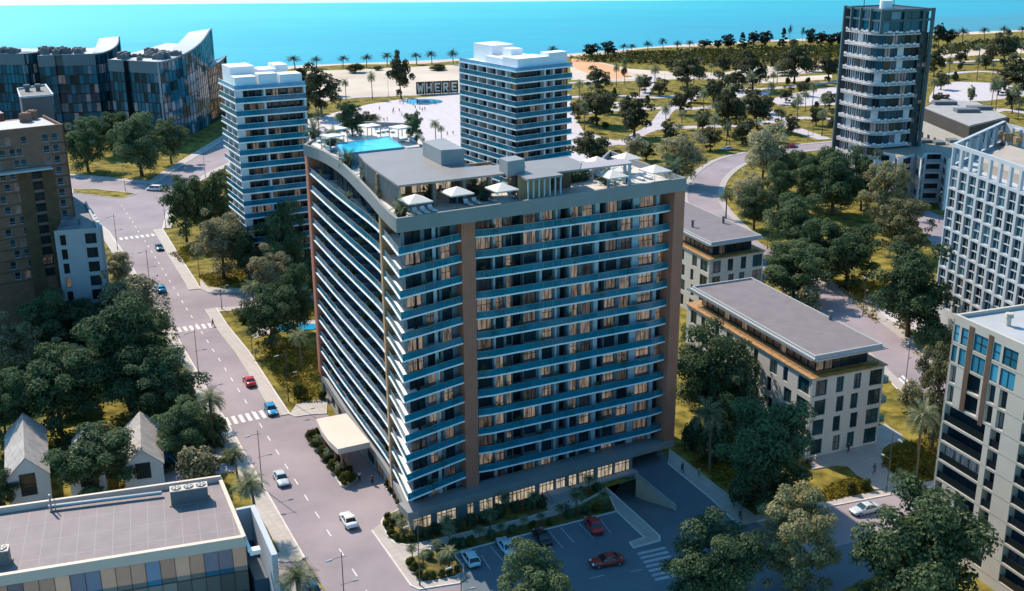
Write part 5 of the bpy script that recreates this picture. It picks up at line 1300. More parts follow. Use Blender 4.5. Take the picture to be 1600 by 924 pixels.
# ================================================================== TREES
L_dark = leaf_mat('leaves_dark', (.012, .036, .020), (.145, .215, .105), .4)
L_mid = leaf_mat('leaves_mid', (.018, .045, .020), (.17, .225, .11), .38)
L_pale = leaf_mat('leaves_pale', (.045, .060, .030), (.56, .51, .31), .35)
L_pine = leaf_mat('leaves_pine', (.030, .045, .022), (.42, .39, .20), .35)
L_palm = leaf_mat('palm_fronds', (.028, .058, .028), (.33, .36, .21), .3)
L_beach = leaf_mat('leaves_beach', (.010, .020, .016), (.045, .058, .038), .15)
L_bush = leaf_mat('leaves_bush', (.016, .028, .008), (.11, .115, .025), .2)
L_gold = leaf_mat('leaves_gold', (.06, .055, .008), (.30, .24, .035), .2)
L_flow = leaf_mat('flower_red', (.25, .03, .05), (.45, .10, .12), .2)
M_bark = mat('bark', (.10, .075, .055), .9, .3, 2., bump=.6, bscale=6)
M_pbark = mat('palm_bark', (.15, .11, .08), .9, .3, 3., bump=.6, bscale=8)
def leaf(mb, p, nrm, s, r):
    t = nrm.orthogonal().normalized(); t.rotate(Matrix.Rotation(r.uniform(0, 6.28), 3, nrm)); b = nrm.cross(t)
    k = r.uniform(.45, .7); i = len(mb.v); q = p+nrm*s*.12
    mb.v += [tuple(p-t*s), tuple(q+b*s*k), tuple(p+t*s), tuple(q-b*s*k)]; mb.f.append((i, i+1, i+2, i+3)); mb.m.append(0)
def rvec(r):
    while True:
        v = Vector((r.uniform(-1, 1), r.uniform(-1, 1), r.uniform(-1, 1)))
        if .05 < v.length < 1: return v.normalized()
def crown_mesh(name, m, seed, kind, nleaf, ls):
    r = random.Random(seed); mb = MB(); lobes = []
    if kind == 'broad':
        while len(lobes) < 74:
            d = rvec(r); f = r.uniform(.3, .98)*(1+.38*mnoise.noise(d*1.7+Vector((seed*.37, 0, 0)))); z = 6.3+d.z*f*5.2
            w = 1. if z > 5 else .85
            lobes.append((Vector((d.x*f*4.7*w, d.y*f*4.7*w, z)), r.uniform(.65, 1.45), (1, 1, .8)))
    elif kind == 'oval':
        while len(lobes) < 40:
            d = rvec(r); f = r.uniform(.3, .98)*(1+.45*mnoise.noise(d*1.6+Vector((seed*.37, 0, 0)))); z = 6.7+d.z*f*5.2
            lobes.append((Vector((d.x*f*4.3, d.y*f*4.3, z)), r.uniform(.7, 1.5), (1, 1, .85)))
    elif kind == 'pine':
        for k in range(105):
            z = r.uniform(2.2, 11.2); w = 4.9*(1-((z-4.6)/8.)**2)**.5 if abs(z-4.6) < 8 else 1; a = r.uniform(0, 6.28); f = r.uniform(.3, 1.)
            lobes.append((Vector((math.cos(a)*w*f, math.sin(a)*w*f, z)), r.uniform(.7, 1.2), (1, 1, .62)))
    elif kind == 'conifer':
        for k in range(46):
            z = r.uniform(1.2, 11.8); w = 3.6*(1-z/12.2)+.3; a = r.uniform(0, 6.28); f = r.uniform(.4, 1.)
            lobes.append((Vector((math.cos(a)*w*f, math.sin(a)*w*f, z)), r.uniform(.6, 1.), (1, 1, .6)))
    elif kind == 'dome':
        for k in range(14):
            d = rvec(r); d.z = abs(d.z); f = r.uniform(.3, .75)
            lobes.append((Vector((d.x*f*4.4, d.y*f*4.4, 2.2+d.z*f*8.)), r.uniform(1.4, 2.6), (1, 1, 1.3)))
    tot = sum(l[1]**2 for l in lobes)
    cc = Vector((0, 0, 6))
    for c, R_, fl in lobes:
        for k in range(int(nleaf*R_*R_/tot)):
            d = rvec(r)
            if d.z < -.3 and r.random() < .6: d.z = -d.z
            f = R_*(r.uniform(.72, 1.08) if r.random() < .82 else r.uniform(.2, .7))
            p = c+Vector((d.x*f*fl[0], d.y*f*fl[1], d.z*f*fl[2]))
            if kind == 'dome' and p.z < .1: p.z = r.uniform(.1, 1.)
            nn = (d*.9+rvec(r)*.75+(p-cc).normalized()*.3+Vector((0, 0, .25))).normalized()
            leaf(mb, p, nn, ls*r.uniform(.6, 1.25), r)
    return mb.mesh(name, m), lobes
def trunk_mesh(name, lobes, r0, seed, top=7.5):
    r = random.Random(seed); mb = MB(); bx, by = r.uniform(-.4, .4), r.uniform(-.4, .4)
    mb.tube([(0, 0, -.1), (bx*.3, by*.3, 1.4), (bx*.8, by*.8, 3.), (bx, by, 5.), (bx*.6, by*1.1, top)], [r0*1.25, r0*.9, r0*.75, r0*.5, r0*.15], 7)
    for c, R_, _ in lobes[:9]:
        z0 = min(max(2., c.z-2.6), top-1.5); mb.tube([(bx*.8, by*.8, z0), (c.x*.5+bx*.5, c.y*.5+by*.5, (z0+c.z)/2+.25), (c.x*.92, c.y*.92, c.z)], [r0*.42, r0*.28, r0*.08], 5)
    return mb.mesh(name, M_bark, smooth=True)
TREE = {}
def deftree(kind, shape, m, n, leaves, ls, r0=.28):
    TREE[kind] = []
    for k in range(n):
        cm, lb = crown_mesh('crown', m, hash_(kind)+k, shape, leaves, ls); TREE[kind].append((trunk_mesh('trunk', lb, r0, k+5), cm))
def hash_(s): return sum(ord(c)*(i+3) for i, c in enumerate(s))
deftree('dark', 'broad', L_dark, 3, 19000, .185); deftree('mid', 'broad', L_mid, 3, 21000, .175); deftree('pale', 'broad', L_pale, 3, 14000, .2)
deftree('pine', 'pine', L_pine, 3, 19000, .18); L_far = leaf_mat('leaves_far', (.024, .034, .020), (.15, .15, .075), .3)
deftree('fardark', 'oval', L_far, 3, 4200, .36); deftree('farmid', 'oval', L_far, 3, 4200, .36); deftree('farpale', 'broad', L_pale, 2, 2600, .42)
deftree('beach', 'oval', L_beach, 3, 1800, .5); deftree('conifer', 'conifer', L_beach, 1, 1800, .42, .2)
deftree('bush', 'dome', L_bush, 3, 2600, .5, .15); deftree('palebush', 'dome', L_pale, 2, 2600, .5, .15); deftree('darkbush', 'dome', L_dark, 2, 2600, .5, .15)
def palm_meshes(seed, nfr, flen, droop, m=None):
    """nominal trunk 8 m; crown of feather fronds"""
    r = random.Random(seed); tb = MB(); lx, ly = r.uniform(-.5, .5), r.uniform(-.5, .5)
    pts = [(lx*(z/8)**2, ly*(z/8)**2, z-.05) for z in (0, .5, 2, 4, 6, 7.4, 8)]
    tb.tube(pts, [.34, .27, .22, .2, .2, .27, .2], 8)
    cb = MB()
    for k in range(nfr):
        a = k*2.399+r.uniform(-.2, .2); el = 1.25-1.75*(k/nfr)**.9+r.uniform(-.12, .12); L = flen*r.uniform(.85, 1.1)
        p = Vector((lx, ly, 7.9)); d = Vector((math.cos(a)*math.cos(el), math.sin(a)*math.cos(el), math.sin(el))); side = Vector((-math.sin(a), math.cos(a), 0))
        n_ = 9
        for s in range(n_):
            q = p+d*(L/n_); w = .62*math.sin(PI*min(1, (s+.8)/(n_+.3)))**.7*flen/2.7
            up = side.cross(d).normalized()
            for sg in (-1, 1):
                o = side*sg; t = (q-p)
                for h in (0, .5):
                    b0 = p+t*h; b1 = p+t*(h+.42); tip = b0+t*1.5+o*w*r.uniform(.8, 1.0)-up*w*.42
                    i = len(cb.v); cb.v += [tuple(b0), tuple(b1), tuple(tip+t*.12), tuple(tip)]; cb.f.append((i, i+1, i+2, i+3)); cb.m.append(0)
            p = q; d = (d+Vector((0, 0, -droop/n_))).normalized()
    return tb.mesh('trunk', M_pbark, smooth=True), cb.mesh('crown', m or L_palm)
TREE['palm'] = [palm_meshes(s, 34, 2.9, 1.5) for s in (1, 2, 3)]
TREE['beachpalm'] = [palm_meshes(s, 26, 3.6, 1.0, L_beach) for s in (4, 5)]
NOM = {'palm': (6.4, 10.), 'beachpalm': (7.4, 9.6), 'conifer': (7., 12.4), 'fardark': (9., 12.2), 'farmid': (9., 12.2), 'beach': (9., 12.2), 'bush': (10., 8.5), 'palebush': (10., 8.5), 'darkbush': (10., 8.5)}
tcount = [0]
CATN = {'palm': ('palm_tree', 'palm'), 'beachpalm': ('palm_tree', 'palm'), 'bush': ('shrub', 'shrub'), 'palebush': ('shrub', 'shrub'), 'darkbush': ('shrub', 'shrub'), 'pine': ('pine_tree', 'tree'), 'conifer': ('conifer_tree', 'tree')}
def plant(kind, loc, w, h, label, group=None, rz=None):
    tcount[0] += 1; k = tcount[0]; v = TREE[kind]; tm, cm = v[k % len(v)]; nw, nh = NOM.get(kind, (10., 12.))
    nm, cat = CATN.get(kind, ('broadleaf_tree', 'tree'))
    t = thing(nm, label, cat, loc, (k*2.1) % 6.28 if rz is None else rz, group); t.scale = (w/nw, w/nw, h/nh)
    put('trunk', tm, t); put('crown', cm, t); return t
def plant_px(kind, bx, by, top, wpx, label, group=None):
    h = HT(bx, by, top); x, y = G(bx, by)
    w = wpx/(P(x+.5, y, h*.6)[0]-P(x-.5, y, h*.6)[0])
    if kind in ('dark', 'mid', 'pale', 'pine', 'fardark', 'farmid'): w *= 1.12
    if kind in ('fardark', 'farmid'): w *= 1.12; h *= 1.08
    return plant(kind, (x, y, 0), w, h, label, group)
# hand placed trees: kind, base x, base y, top y, width (pixels of the photograph), label
TL = [
 ('dark', 85, 560, 450, 98, 'dark tree against the foot of the brown brick tower'),
 ('pale', 22, 600, 494, 84, 'tree with pale flower-like crown at the left edge below the brick tower'),
 ('dark', 95, 680, 536, 138, 'large dark tree behind the leftmost garden house'),
 ('dark', 205, 640, 456, 150, 'tallest dark tree by the street kerb, left of the crossing pedestrian'),
 ('dark', 252, 668, 545, 120, 'dark tree by the kerb, just left of the three roadside palms'),
 ('pale', 203, 540, 414, 98, 'pale-topped tree leaning over the kerb beside the blue car'),
 ('pale', 188, 452, 390, 52, 'small pale tree right of the pale tiled block'),
 ('pale', 98, 592, 532, 62, 'small pale tree between two large dark trees on the left'),
 ('dark', 153, 774, 668, 132, 'dark spreading tree standing in front of the garden houses'),
 ('palebush', 315, 757, 703, 74, 'round pale shrub tree above the rooftop cooling unit of the mirrored office'),
 ('dark', 4, 800, 735, 48, 'dark tree at the left edge beside the leftmost garden house'),
 ('dark', 12, 705, 575, 84, 'dark tree filling the left edge above the garden houses'),
 ('dark', 292, 720, 622, 92, 'dark tree behind the nearest roadside palm, above the painted blue shade'),
 ('dark', 138, 268, 178, 68, 'dark tree left of the group in front of the glass offices'),
 ('dark', 178, 242, 170, 58, 'dark tree in the gap between two glass offices'),
 ('dark', 222, 275, 172, 86, 'largest dark tree in front of the widest glass office'),
 ('mid', 268, 256, 182, 50, 'dark tree at the corner of the bowed glass wing'),
 ('dark', 292, 378, 266, 64, 'dark tree at the street corner opposite the white van'),
 ('dark', 343, 372, 262, 60, 'dark tree against the left side of the slim white tower'),
 ('mid', 366, 330, 254, 30, 'narrow tree touching the upper left edge of the slim white tower'),
 ('pale', 350, 436, 318, 84, 'pale green tree in front of the slim white tower'),
 ('dark', 450, 442, 308, 78, 'very dark tree at the foot of the slim white tower'),
 ('pale', 422, 470, 386, 62, 'pale tree beside the side street between tower and hotel'),
 ('dark', 425, 546, 440, 94, 'dark tree on the lawn left of the hotel timber pillar'),
 ('dark', 466, 520, 408, 62, 'tall dark tree tucked against the hotel timber pillar'),
 ('mid', 1104, 664, 500, 122, 'broad tree touching the right end of the hotel'),
 ('dark', 1190, 800, 620, 158, 'big dark round tree between the hotel pavement and the long low block'),
 ('pine', 1240, 935, 762, 124, 'clumpy pine in the foreground left of the silver car'),
 ('mid', 1105, 965, 806, 145, 'round tree beside the car park crossing'),
 ('mid', 1410, 995, 758, 212, 'largest foreground tree, in front of the cream block'),
 ('mid', 832, 1000, 852, 124, 'round tree hiding the front of the car park'),
 ('dark', 1240, 470, 378, 102, 'dark tree behind the short low block'),
 ('dark', 1322, 450, 345, 106, 'dark tree in the middle of the right-hand grove'),
 ('dark', 1240, 392, 300, 92, 'dark tree at the bend of the coast road'),
 ('mid', 1178, 358, 286, 62, 'tree on the verge left of the right-hand grove'),
 ('dark', 1262, 327, 228, 62, 'dark tree left of the dark tower, beside its twin'),
 ('dark', 1301, 337, 224, 90, 'dark tree right below the left edge of the dark tower'),
 ('pine', 1380, 362, 250, 74, 'pale pine in front of the faceted low block'),
 ('pine', 1408, 402, 310, 82, 'pale pine between the grove and the back street'),
 ('dark', 1418, 527, 375, 122, 'large dark tree left of the lattice block, above a small patch of painted blue shade'),
 ('pine', 1456, 706, 533, 76, 'tall pale pine beside the cream block'),
 ('palebush', 1422, 645, 600, 46, 'pale shrub behind the palm near the cream block'),
 ('darkbush', 1452, 548, 498, 58, 'dark shrub between the dark tree and the cream block'),
 ('pale', 1062, 290, 198, 74, 'pale tree just beyond the right end of the hotel roof'),
 ('pale', 1190, 304, 176, 76, 'tall pale tree standing on the near side of the coast road'),
 ('mid', 1215, 330, 250, 52, 'tree below the tall pale one at the coast road'),
 ('pale', 1165, 330, 270, 46, 'small pale tree left of the grove by the coast road'),
 ('farmid', 991, 213, 148, 54, 'tallest tree in the middle of the park'),
 ('farmid', 933, 196, 142, 54, 'tree on the park lawn right of the hotel-side tower'),
 ('fardark', 936, 146, 108, 36, 'tree at the tip of the orange sand'),
 ('fardark', 1074, 138, 88, 46, 'dark tree in the far park, left of the pine row'),
 ('fardark', 1131, 120, 86, 25, 'small dark tree in the far park beside the scrub'),
 ('fardark', 1176, 141, 86, 44, 'dark tree in the centre of the far park'),
 ('fardark', 1241, 130, 72, 44, 'dark tree in the far park left of the dark tower, larger of two'),
 ('fardark', 1295, 128, 86, 36, 'dark tree in the far park touching the dark tower'),
 ('farmid', 1115, 166, 115, 36, 'park tree beside the diagonal path'),
 ('fardark', 1137, 213, 132, 42, 'dark park tree nearest the silver car on the coast road'),
 ('fardark', 1183, 202, 144, 50, 'dark park tree behind the red car on the coast road'),
 ('farmid', 1063, 179, 138, 32, 'park tree on the lawn below the diagonal path'),
 ('fardark', 1150, 142, 110, 30, 'low dark park tree left of the large far one'),
 ('fardark', 627, 154, 84, 32, 'dark tree beside the letter boards'),
 ('fardark', 503, 182, 108, 50, 'dark tree between the slim white tower and the sand'),
 ('fardark', 480, 178, 128, 30, 'smaller dark tree touching the slim white tower roof'),
 ('fardark', 1569, 102, 50, 46, 'dark tree by the beach at the right edge of the park'),
 ('fardark', 1591, 152, 94, 54, 'dark tree at the right edge of the picture, in the park'),
 ('fardark', 1459, 120, 76, 26, 'dark tree just right of the dark tower roof'),
 ('fardark', 925, 262, 208, 62, 'dark tree behind the rooftop parasols of the hotel'),
 ('farpale', 990, 256, 207, 42, 'pale tree behind the right end of the hotel terrace'),
 ('farmid', 1010, 250, 222, 30, 'small tree beyond the hotel terrace pergola'),
 ('farpale', 1516, 164, 132, 16, 'small pale tree on the white square right of the dark tower'),
 ('dark', 130, 560, 470, 90, 'dark tree in front of the pale tiled block'),
 ('mid', 235, 560, 480, 70, 'dark tree leaning over the kerb below the blue car'),
 ('darkbush', 325, 690, 640, 60, 'dark thicket behind the nearest roadside palm'),
 ('darkbush', 120, 645, 600, 90, 'dark thicket under the large tree behind the first house'),
 ('darkbush', 285, 630, 585, 60, 'dark thicket at the kerb beside the far roadside palm'),
 ('darkbush', 1120, 720, 660, 70, 'dark thicket behind the tall palm at the hotel end'),
 ('dark', 1150, 690, 560, 80, 'dark tree behind the big round one, against the long low block'),
 ('darkbush', 1210, 790, 740, 80, 'dark thicket below the big round tree'),
 ('darkbush', 1160, 790, 745, 50, 'dark thicket by the hotel end pavement'),
 ('dark', 1285, 440, 340, 76, 'dark tree in the grove between two larger ones'),
 ('mid', 1215, 440, 380, 60, 'tree at the left of the grove behind the short low block'),
 ('dark', 1345, 330, 232, 60, 'dark tree half hidden behind the pale pine'),
 ('mid', 1225, 300, 226, 56, 'tree on the coast road verge left of the twin dark trees'),
 ('dark', 498, 470, 400, 50, 'dark tree just behind the hotel pillar, by the side street'),
 ('dark', 390, 440, 350, 54, 'tree between the pale tree and the slim tower foot'),
 ('dark', 320, 360, 290, 46, 'dark tree on the verge beside the slim tower'),
 ('mid', 1088, 575, 475, 60, 'tree squeezed between the hotel end and the long low block'),
 ('darkbush', 1082, 705, 655, 44, 'dark shrub at the hotel end, left of the tall palm'),
 ('palebush', 1092, 640, 600, 44, 'pale shrub against the hotel end below the broad tree'),
 ('bush', 470, 622, 598, 26, 'green shrub on the lawn beside the hotel pillar'),
 ('bush', 452, 590, 566, 24, 'green shrub on the lawn left of the hotel pillar'),
 ('darkbush', 1150, 660, 610, 60, 'dark shrub against the long low block'),
 ('palebush', 1262, 486, 450, 50, 'pale hedge shrub at the back corner of the long low block'),
 ('bush', 1128, 440, 404, 34, 'shrub between the two low white blocks'),
]
for k, a, b, t, w, lab in TL:
    big = k in ('dark', 'mid', 'pale', 'pine')
    plant_px(k, a, b, t, w, lab, 'trees around the hotel' if big else 'park trees')
# palms placed one by one near the streets
PLM = [(334, 697, 607, 54, 'roadside palm at the near crosswalk'), (372, 752, 698, 44, 'middle roadside palm, above the rooftop cooling unit'), (403, 828, 735, 62, 'roadside palm beside the corner of the mirrored office'), (470, 985, 882, 78, 'palm at the bottom edge in the office driveway'),
       (293, 612, 572, 38, 'small palm behind the far roadside lamp'), (400, 494, 438, 38, 'palm beside the side street near the slim tower'), (428, 520, 462, 34, 'palm under the dark lawn tree'), (472, 578, 512, 34, 'palm touching the hotel timber pillar'),
       (1108, 737, 621, 58, 'tall palm at the right end of the hotel'), (1430, 750, 626, 58, 'tall palm in the lawn beside the cream block'), (1275, 395, 346, 32, 'silvery palm in the right-hand grove'), (1204, 378, 328, 28, 'palm on the verge by the bend of the coast road'), (1134, 342, 298, 30, 'palm behind the flat roof of the short low block'), (1258, 448, 405, 26, 'palm half hidden in the grove')]
for a, b, t, w, lab in PLM: plant_px('palm', a, b, t, w*1.1, lab, 'palms by the streets')
ORD = ['first', 'second', 'third', 'fourth', 'fifth', 'sixth', 'seventh', 'eighth', 'ninth', 'tenth', 'eleventh', 'twelfth', 'thirteenth', 'fourteenth', 'fifteenth', 'sixteenth', 'seventeenth', 'eighteenth', 'nineteenth', 'twentieth'] 
ORD += ['twenty-'+o for o in ORD[:9]]+['thirtieth']+['thirty-'+o for o in ORD[:9]]
def row(kind, items, text, group, defw=None):
    items = sorted(items)
    for i, it in enumerate(items): plant_px(kind, it[0], it[1], it[2], it[3], text % ORD[i], group)
row('farmid', [(905, 190, 158, 26), (950, 178, 146, 24), (978, 188, 158, 24), (1008, 145, 118, 22), (1030, 150, 124, 24), (1046, 222, 188, 30), (1080, 160, 134, 24), (1098, 205, 172, 26), (1110, 235, 200, 34), (1128, 178, 150, 22), (1150, 192, 158, 30), (1160, 225, 186, 34), (1172, 165, 138, 22), (1196, 178, 150, 24), (1205, 222, 186, 30), (1228, 160, 136, 20), (1236, 210, 180, 24), (1256, 150, 128, 20), (1275, 196, 166, 26), (1296, 170, 144, 22), (1304, 208, 176, 26), (1222, 118, 96, 22), (1150, 112, 90, 20), (1050, 112, 92, 20), (1268, 112, 90, 18), (1208, 108, 88, 16)], '%s olive tree from the left among the lawns of the middle park', 'olive trees in the park')
row('farmid', [(1470, 140, 112, 24), (1500, 100, 78, 20), (1540, 108, 84, 22), (1560, 148, 122, 22), (1470, 168, 146, 22), (1580, 170, 138, 30), (1550, 96, 74, 18)], '%s olive tree from the left in the park right of the dark tower', 'olive trees right of the dark tower')
row('farmid', [(520, 150, 124, 24), (548, 186, 160, 24), (470, 200, 150, 30), (575, 212, 176, 30)], '%s olive tree from the left by the white promenade', 'olive trees by the promenade')
row('beachpalm', [(461, 107, 89.5, 30), (495, 107, 90.5, 24), (536, 106, 89, 24), (573, 105.5, 87, 24), (605, 103, 84, 24), (651, 101, 84, 24), (675, 101, 82, 23), (708, 101, 80.5, 23), (863, 92, 74, 22), (974, 84, 70, 18), (987, 84, 70, 18), (1012, 84, 66, 20), (1036, 82, 62, 18), (1059, 81, 66, 18), (1077, 79, 65, 18), (1233, 70, 42, 9), (1253, 70, 45, 9), (1503, 70, 46, 24), (1538, 62, 45, 20), (1568, 60, 43, 18), (1596, 58, 43, 18)], '%s palm from the left along the seafront', 'palms along the seafront')
row('beach', [(924, 90, 65, 30), (951, 88, 62, 26), (1101, 77, 61, 26), (1122, 77, 60, 17), (1138, 77, 51, 24), (1177, 76, 47, 22), (1195, 76, 44, 22), (1266, 73, 42, 20), (1283, 74, 48, 22), (1299, 74, 49, 20), (1312, 74, 47, 18), (1466, 74, 34, 22), (1480, 72, 42, 30)], '%s dark seafront tree from the left', 'dark trees along the seafront')
row('conifer', [(1160, 78, 50, 20), (1223, 75, 43, 18)], '%s pointed conifer from the left on the seafront', 'conifers on the seafront')
PK = [(1023, 140, 101, 20), (1084, 131, 101, 18), (1072, 136, 107, 18), (1111, 118, 100, 14), (1214, 132, 98, 16), (1208, 141, 111, 16), (1172, 151, 110, 22), (1204, 161, 126, 20), (1099, 183, 136, 20), (1063, 178, 142, 24), (1040, 209, 160, 20), (1065, 202, 172, 22), (1090, 212, 178, 22), (1116, 228, 175, 24), (1104, 214, 167, 18), (1162, 178, 150, 16), (1161, 209, 172, 18), (1220, 206, 168, 24), (1245, 197, 145, 24), (1258, 175, 140, 16), (1269, 170, 127, 18), (1288, 186, 148, 26), (1284, 213, 168, 24), (1142, 160, 132, 22), (963, 136, 98, 14), (976, 131, 88, 14), (905, 157, 124, 22), (924, 156, 132, 18), (913, 204, 154, 20), (999, 152, 115, 20), (1118, 186, 158, 20), (1135, 232, 190, 20)]
row('palm', PK, '%s palm from the left on the park lawns between the hotel and the dark tower', 'palms on the park lawns')
row('palm', [(1486, 88, 66, 14), (1482, 122, 88, 16), (1511, 88, 62, 14), (1530, 88, 67, 20), (1526, 126, 86, 18), (1582, 106, 82, 18), (1594, 92, 62, 14), (1458, 152, 122, 22), (1547, 180, 120, 18), (1555, 176, 118, 18), (1581, 178, 130, 24), (1551, 118, 97, 14), (1590, 188, 152, 18)], '%s palm from the left in the park right of the dark tower', 'palms right of the dark tower')
row('palm', [(499, 213, 169, 22), (533, 212, 176, 24), (541, 156, 122, 16), (582, 155, 111, 18), (589, 207, 178, 26), (681, 222, 186, 22), (690, 222, 196, 18)], '%s palm from the left around the white promenade', 'palms around the promenade')
row('bush', [(1011, 163, 150, 14), (945, 201, 190, 14), (1125, 152, 138, 12), (1230, 133, 121, 10), (1262, 131, 122, 10), (975, 119, 106, 12), (1240, 168, 158, 12), (1000, 172, 160, 10), (1500, 110, 99, 11), (1492, 126, 113, 14), (1275, 170, 158, 10), (960, 150, 138, 10)], '%s round shrub from the left on the park lawns', 'round shrubs on the park lawns')
row('bush', [(555, 114, 101, 34), (685, 110, 101, 34), (590, 110, 103, 18), (470, 124, 108, 30), (440, 122, 106, 24)], '%s low shrub clump from the left behind the beach', 'shrub clumps behind the beach')

# scrub between park and beach, grass on the near lawns: nobody could count these
def scatter(name, polys, n, m, ls, hgt, seed, jit=.6, label=None):
    r = random.Random(seed); mb = MB()
    for poly in polys:
        q = px(poly); xs = [p[0] for p in q]; ys = [p[1] for p in q]
        def inside(x, y):
            c = False
            for i in range(len(q)):
                a, b = q[i], q[i-1]
                if (a[1] > y) != (b[1] > y) and x < (b[0]-a[0])*(y-a[1])/(b[1]-a[1])+a[0]: c = not c
            return c
        k = 0; tries = 0
        while k < n and tries < n*20:
            tries += 1; x, y = r.uniform(min(xs), max(xs)), r.uniform(min(ys), max(ys))
            if not inside(x, y): continue
            den = mnoise.noise(Vector((x*.06, y*.06, seed)))
            if den < -.15 and jit < 1: continue
            k += 1
            for c in range(3): leaf(mb, Vector((x+r.uniform(-jit, jit), y+r.uniform(-jit, jit), r.uniform(.05, hgt)*(1+den))), (rvec(r)+Vector((0, 0, .9))).normalized(), ls*r.uniform(.6, 1.3), r)
    return mb.build(name, m, kind='stuff', label=label, cat='vegetation')
scatter('coastal_scrub', [[(893, 96), (960, 86), (1100, 80), (1220, 76), (1320, 74), (1320, 90), (1240, 94), (1130, 103), (1060, 103), (1000, 100), (940, 98)]], 3400, L_bush, .9, 2.6, 3, 1.4, 'olive green scrub between the park and the beach')
scatter('coastal_scrub', [[(1465, 76), (1530, 68), (1620, 62), (1620, 72), (1540, 78), (1465, 88)]], 900, L_bush, .9, 2.2, 4, 1.4, 'olive scrub behind the beach right of the dark tower')
scatter('meadow_grass', [[(360, 485), (430, 478), (500, 470), (495, 500), (400, 515)], [(400, 535), (500, 520), (505, 630), (465, 632), (435, 600)], [(258, 392), (330, 380), (400, 440), (330, 448), (310, 430)], [(1240, 770), (1270, 738), (1325, 732), (1362, 766), (1285, 785)], [(1378, 730), (1395, 700), (1470, 680), (1470, 748), (1420, 756)], [(1055, 700), (1110, 650), (1230, 700), (1240, 770), (1180, 800)], [(1300, 440), (1400, 430), (1440, 560), (1400, 530), (1340, 480)]], 1500, L_gold, .24, .35, 8, .5, 'golden meadow grass on the lawns near the hotel')
scatter('ground_ivy', [[(0, 690), (330, 650), (350, 700), (300, 740), (100, 750), (0, 760)], [(80, 470), (250, 430), (300, 600), (200, 640), (60, 600)]], 1500, L_dark, .3, .6, 12, .6, 'dark ground cover under the trees on the left')
0 and scatter('lawn_tufts', [[(893, 188), (1040, 178), (1180, 170), (1310, 195), (1310, 215), (1090, 232), (1000, 250), (900, 235)], [(893, 155), (1100, 150), (1310, 140), (1310, 180), (1080, 168), (893, 176)]], 2200, L_gold, .5, .35, 15, .8, 'yellowish tufts on the park lawns')

# planted beds around the hotel: shrubs one by one
BED = [('bush', (487, 691), 24), ('bush', (494, 700), 22), ('palm', (501, 704), 26), ('bush', (506, 716), 24), ('bush', (512, 725), 20), ('palm', (517, 724), 26), ('bush', (522, 737), 24), ('bush', (530, 745), 20), ('palm', (533, 742), 22), ('bush', (540, 757), 24), ('bush', (549, 753), 20), ('bush', (496, 685), 20), ('bush', (512, 706), 20), ('bush', (530, 728), 18), ('bush', (546, 742), 18)]
for i, (k, p, w) in enumerate(BED):
    x, y = G(*p, .15); m_ = w/PPM(*p); plant(k, (x, y, .1), m_, m_*(.85 if k == 'bush' else 1.1), '%s %s from the far end of the drop-off island bed' % (ORD[i], 'low palm' if k == 'palm' else 'clipped shrub'), 'plants in the drop-off island bed')
pad('planting_bed', px([(485.5, 687), (508.5, 718.7), (533, 760), (541, 761.5), (558, 750), (545, 728), (520, 700), (499, 676)]), .15, M_soil); kerb_line([(485.5, 687), (508.5, 718.7), (533, 760), (541, 761.5), (558, 750), (545, 728), (520, 700), (499, 676)], True, .25, .2)
pad('planting_bed', px([(608, 749), (600, 759), (627, 795), (630, 788), (616, 762)]), .15, M_soil); kerb_line([(608, 749), (600, 759), (627, 795)], False, .25, .2)
pad('planting_bed', px([(620, 798), (602, 807), (597, 817), (607, 838), (618, 849), (637, 852), (653, 850), (825, 808.5), (841, 803), (857, 799), (846, 782), (700, 808), (650, 822), (632, 806)]), .152, M_soil)
pad('planting_bed', px([(634, 875), (665, 867), (690, 859), (740, 845), (826, 820), (870, 808), (905, 793), (930, 778), (944, 779), (960, 799), (740, 855), (720, 861), (711, 868), (712, 873), (722, 886), (722, 894), (712, 900), (684, 906), (661, 909), (654, 902)]), .152, M_soil)
pad('planting_bed', px([(906, 789), (895, 772), (895, 766), (938, 757), (944, 765), (930, 775)]), .16, M_soil); kerb_line([(895, 772), (906, 789), (930, 777), (944, 767)], False, .25, .35)
BED2 = [('bush', 606, 812, 15), ('bush', 603, 823, 15), ('bush', 611, 830, 15), ('bush', 610, 838, 14), ('bush', 620, 843, 15), ('bush', 630, 845, 14), ('bush', 640, 846, 14), ('bush', 613, 816, 16), ('palm', 620, 822, 24), ('palm', 630, 836, 26), ('bush', 624, 810, 16), ('bush', 648, 845, 13), ('darkbush', 668, 842, 22), ('darkbush', 682, 833, 26), ('darkbush', 655, 838, 22), ('palm', 700, 838, 34), ('darkbush', 716, 828, 26), ('darkbush', 735, 822, 28), ('darkbush', 756, 818, 24), ('palm', 766, 828, 36), ('darkbush', 780, 808, 28), ('palm', 790, 800, 30), ('darkbush', 806, 800, 26), ('darkbush', 825, 797, 26), ('palm', 835, 798, 30), ('darkbush', 845, 792, 20), ('bush', 605, 760, 14), ('bush', 611, 770, 14), ('bush', 617, 779, 13), ('bush', 623, 788, 13)]
for i, (k, a, b, w) in enumerate(BED2):
    x, y = G(a, b, .15); m_ = w/PPM(a, b); plant(k, (x, y, .1), m_, m_*(.8 if k != 'palm' else 1.1), '%s %s counted along the bed against the hotel front' % (ORD[i] if i < 39 else 'last', 'low palm' if k == 'palm' else ('clipped shrub' if k == 'bush' else 'dark shrub')), 'plants in the bed along the hotel front')
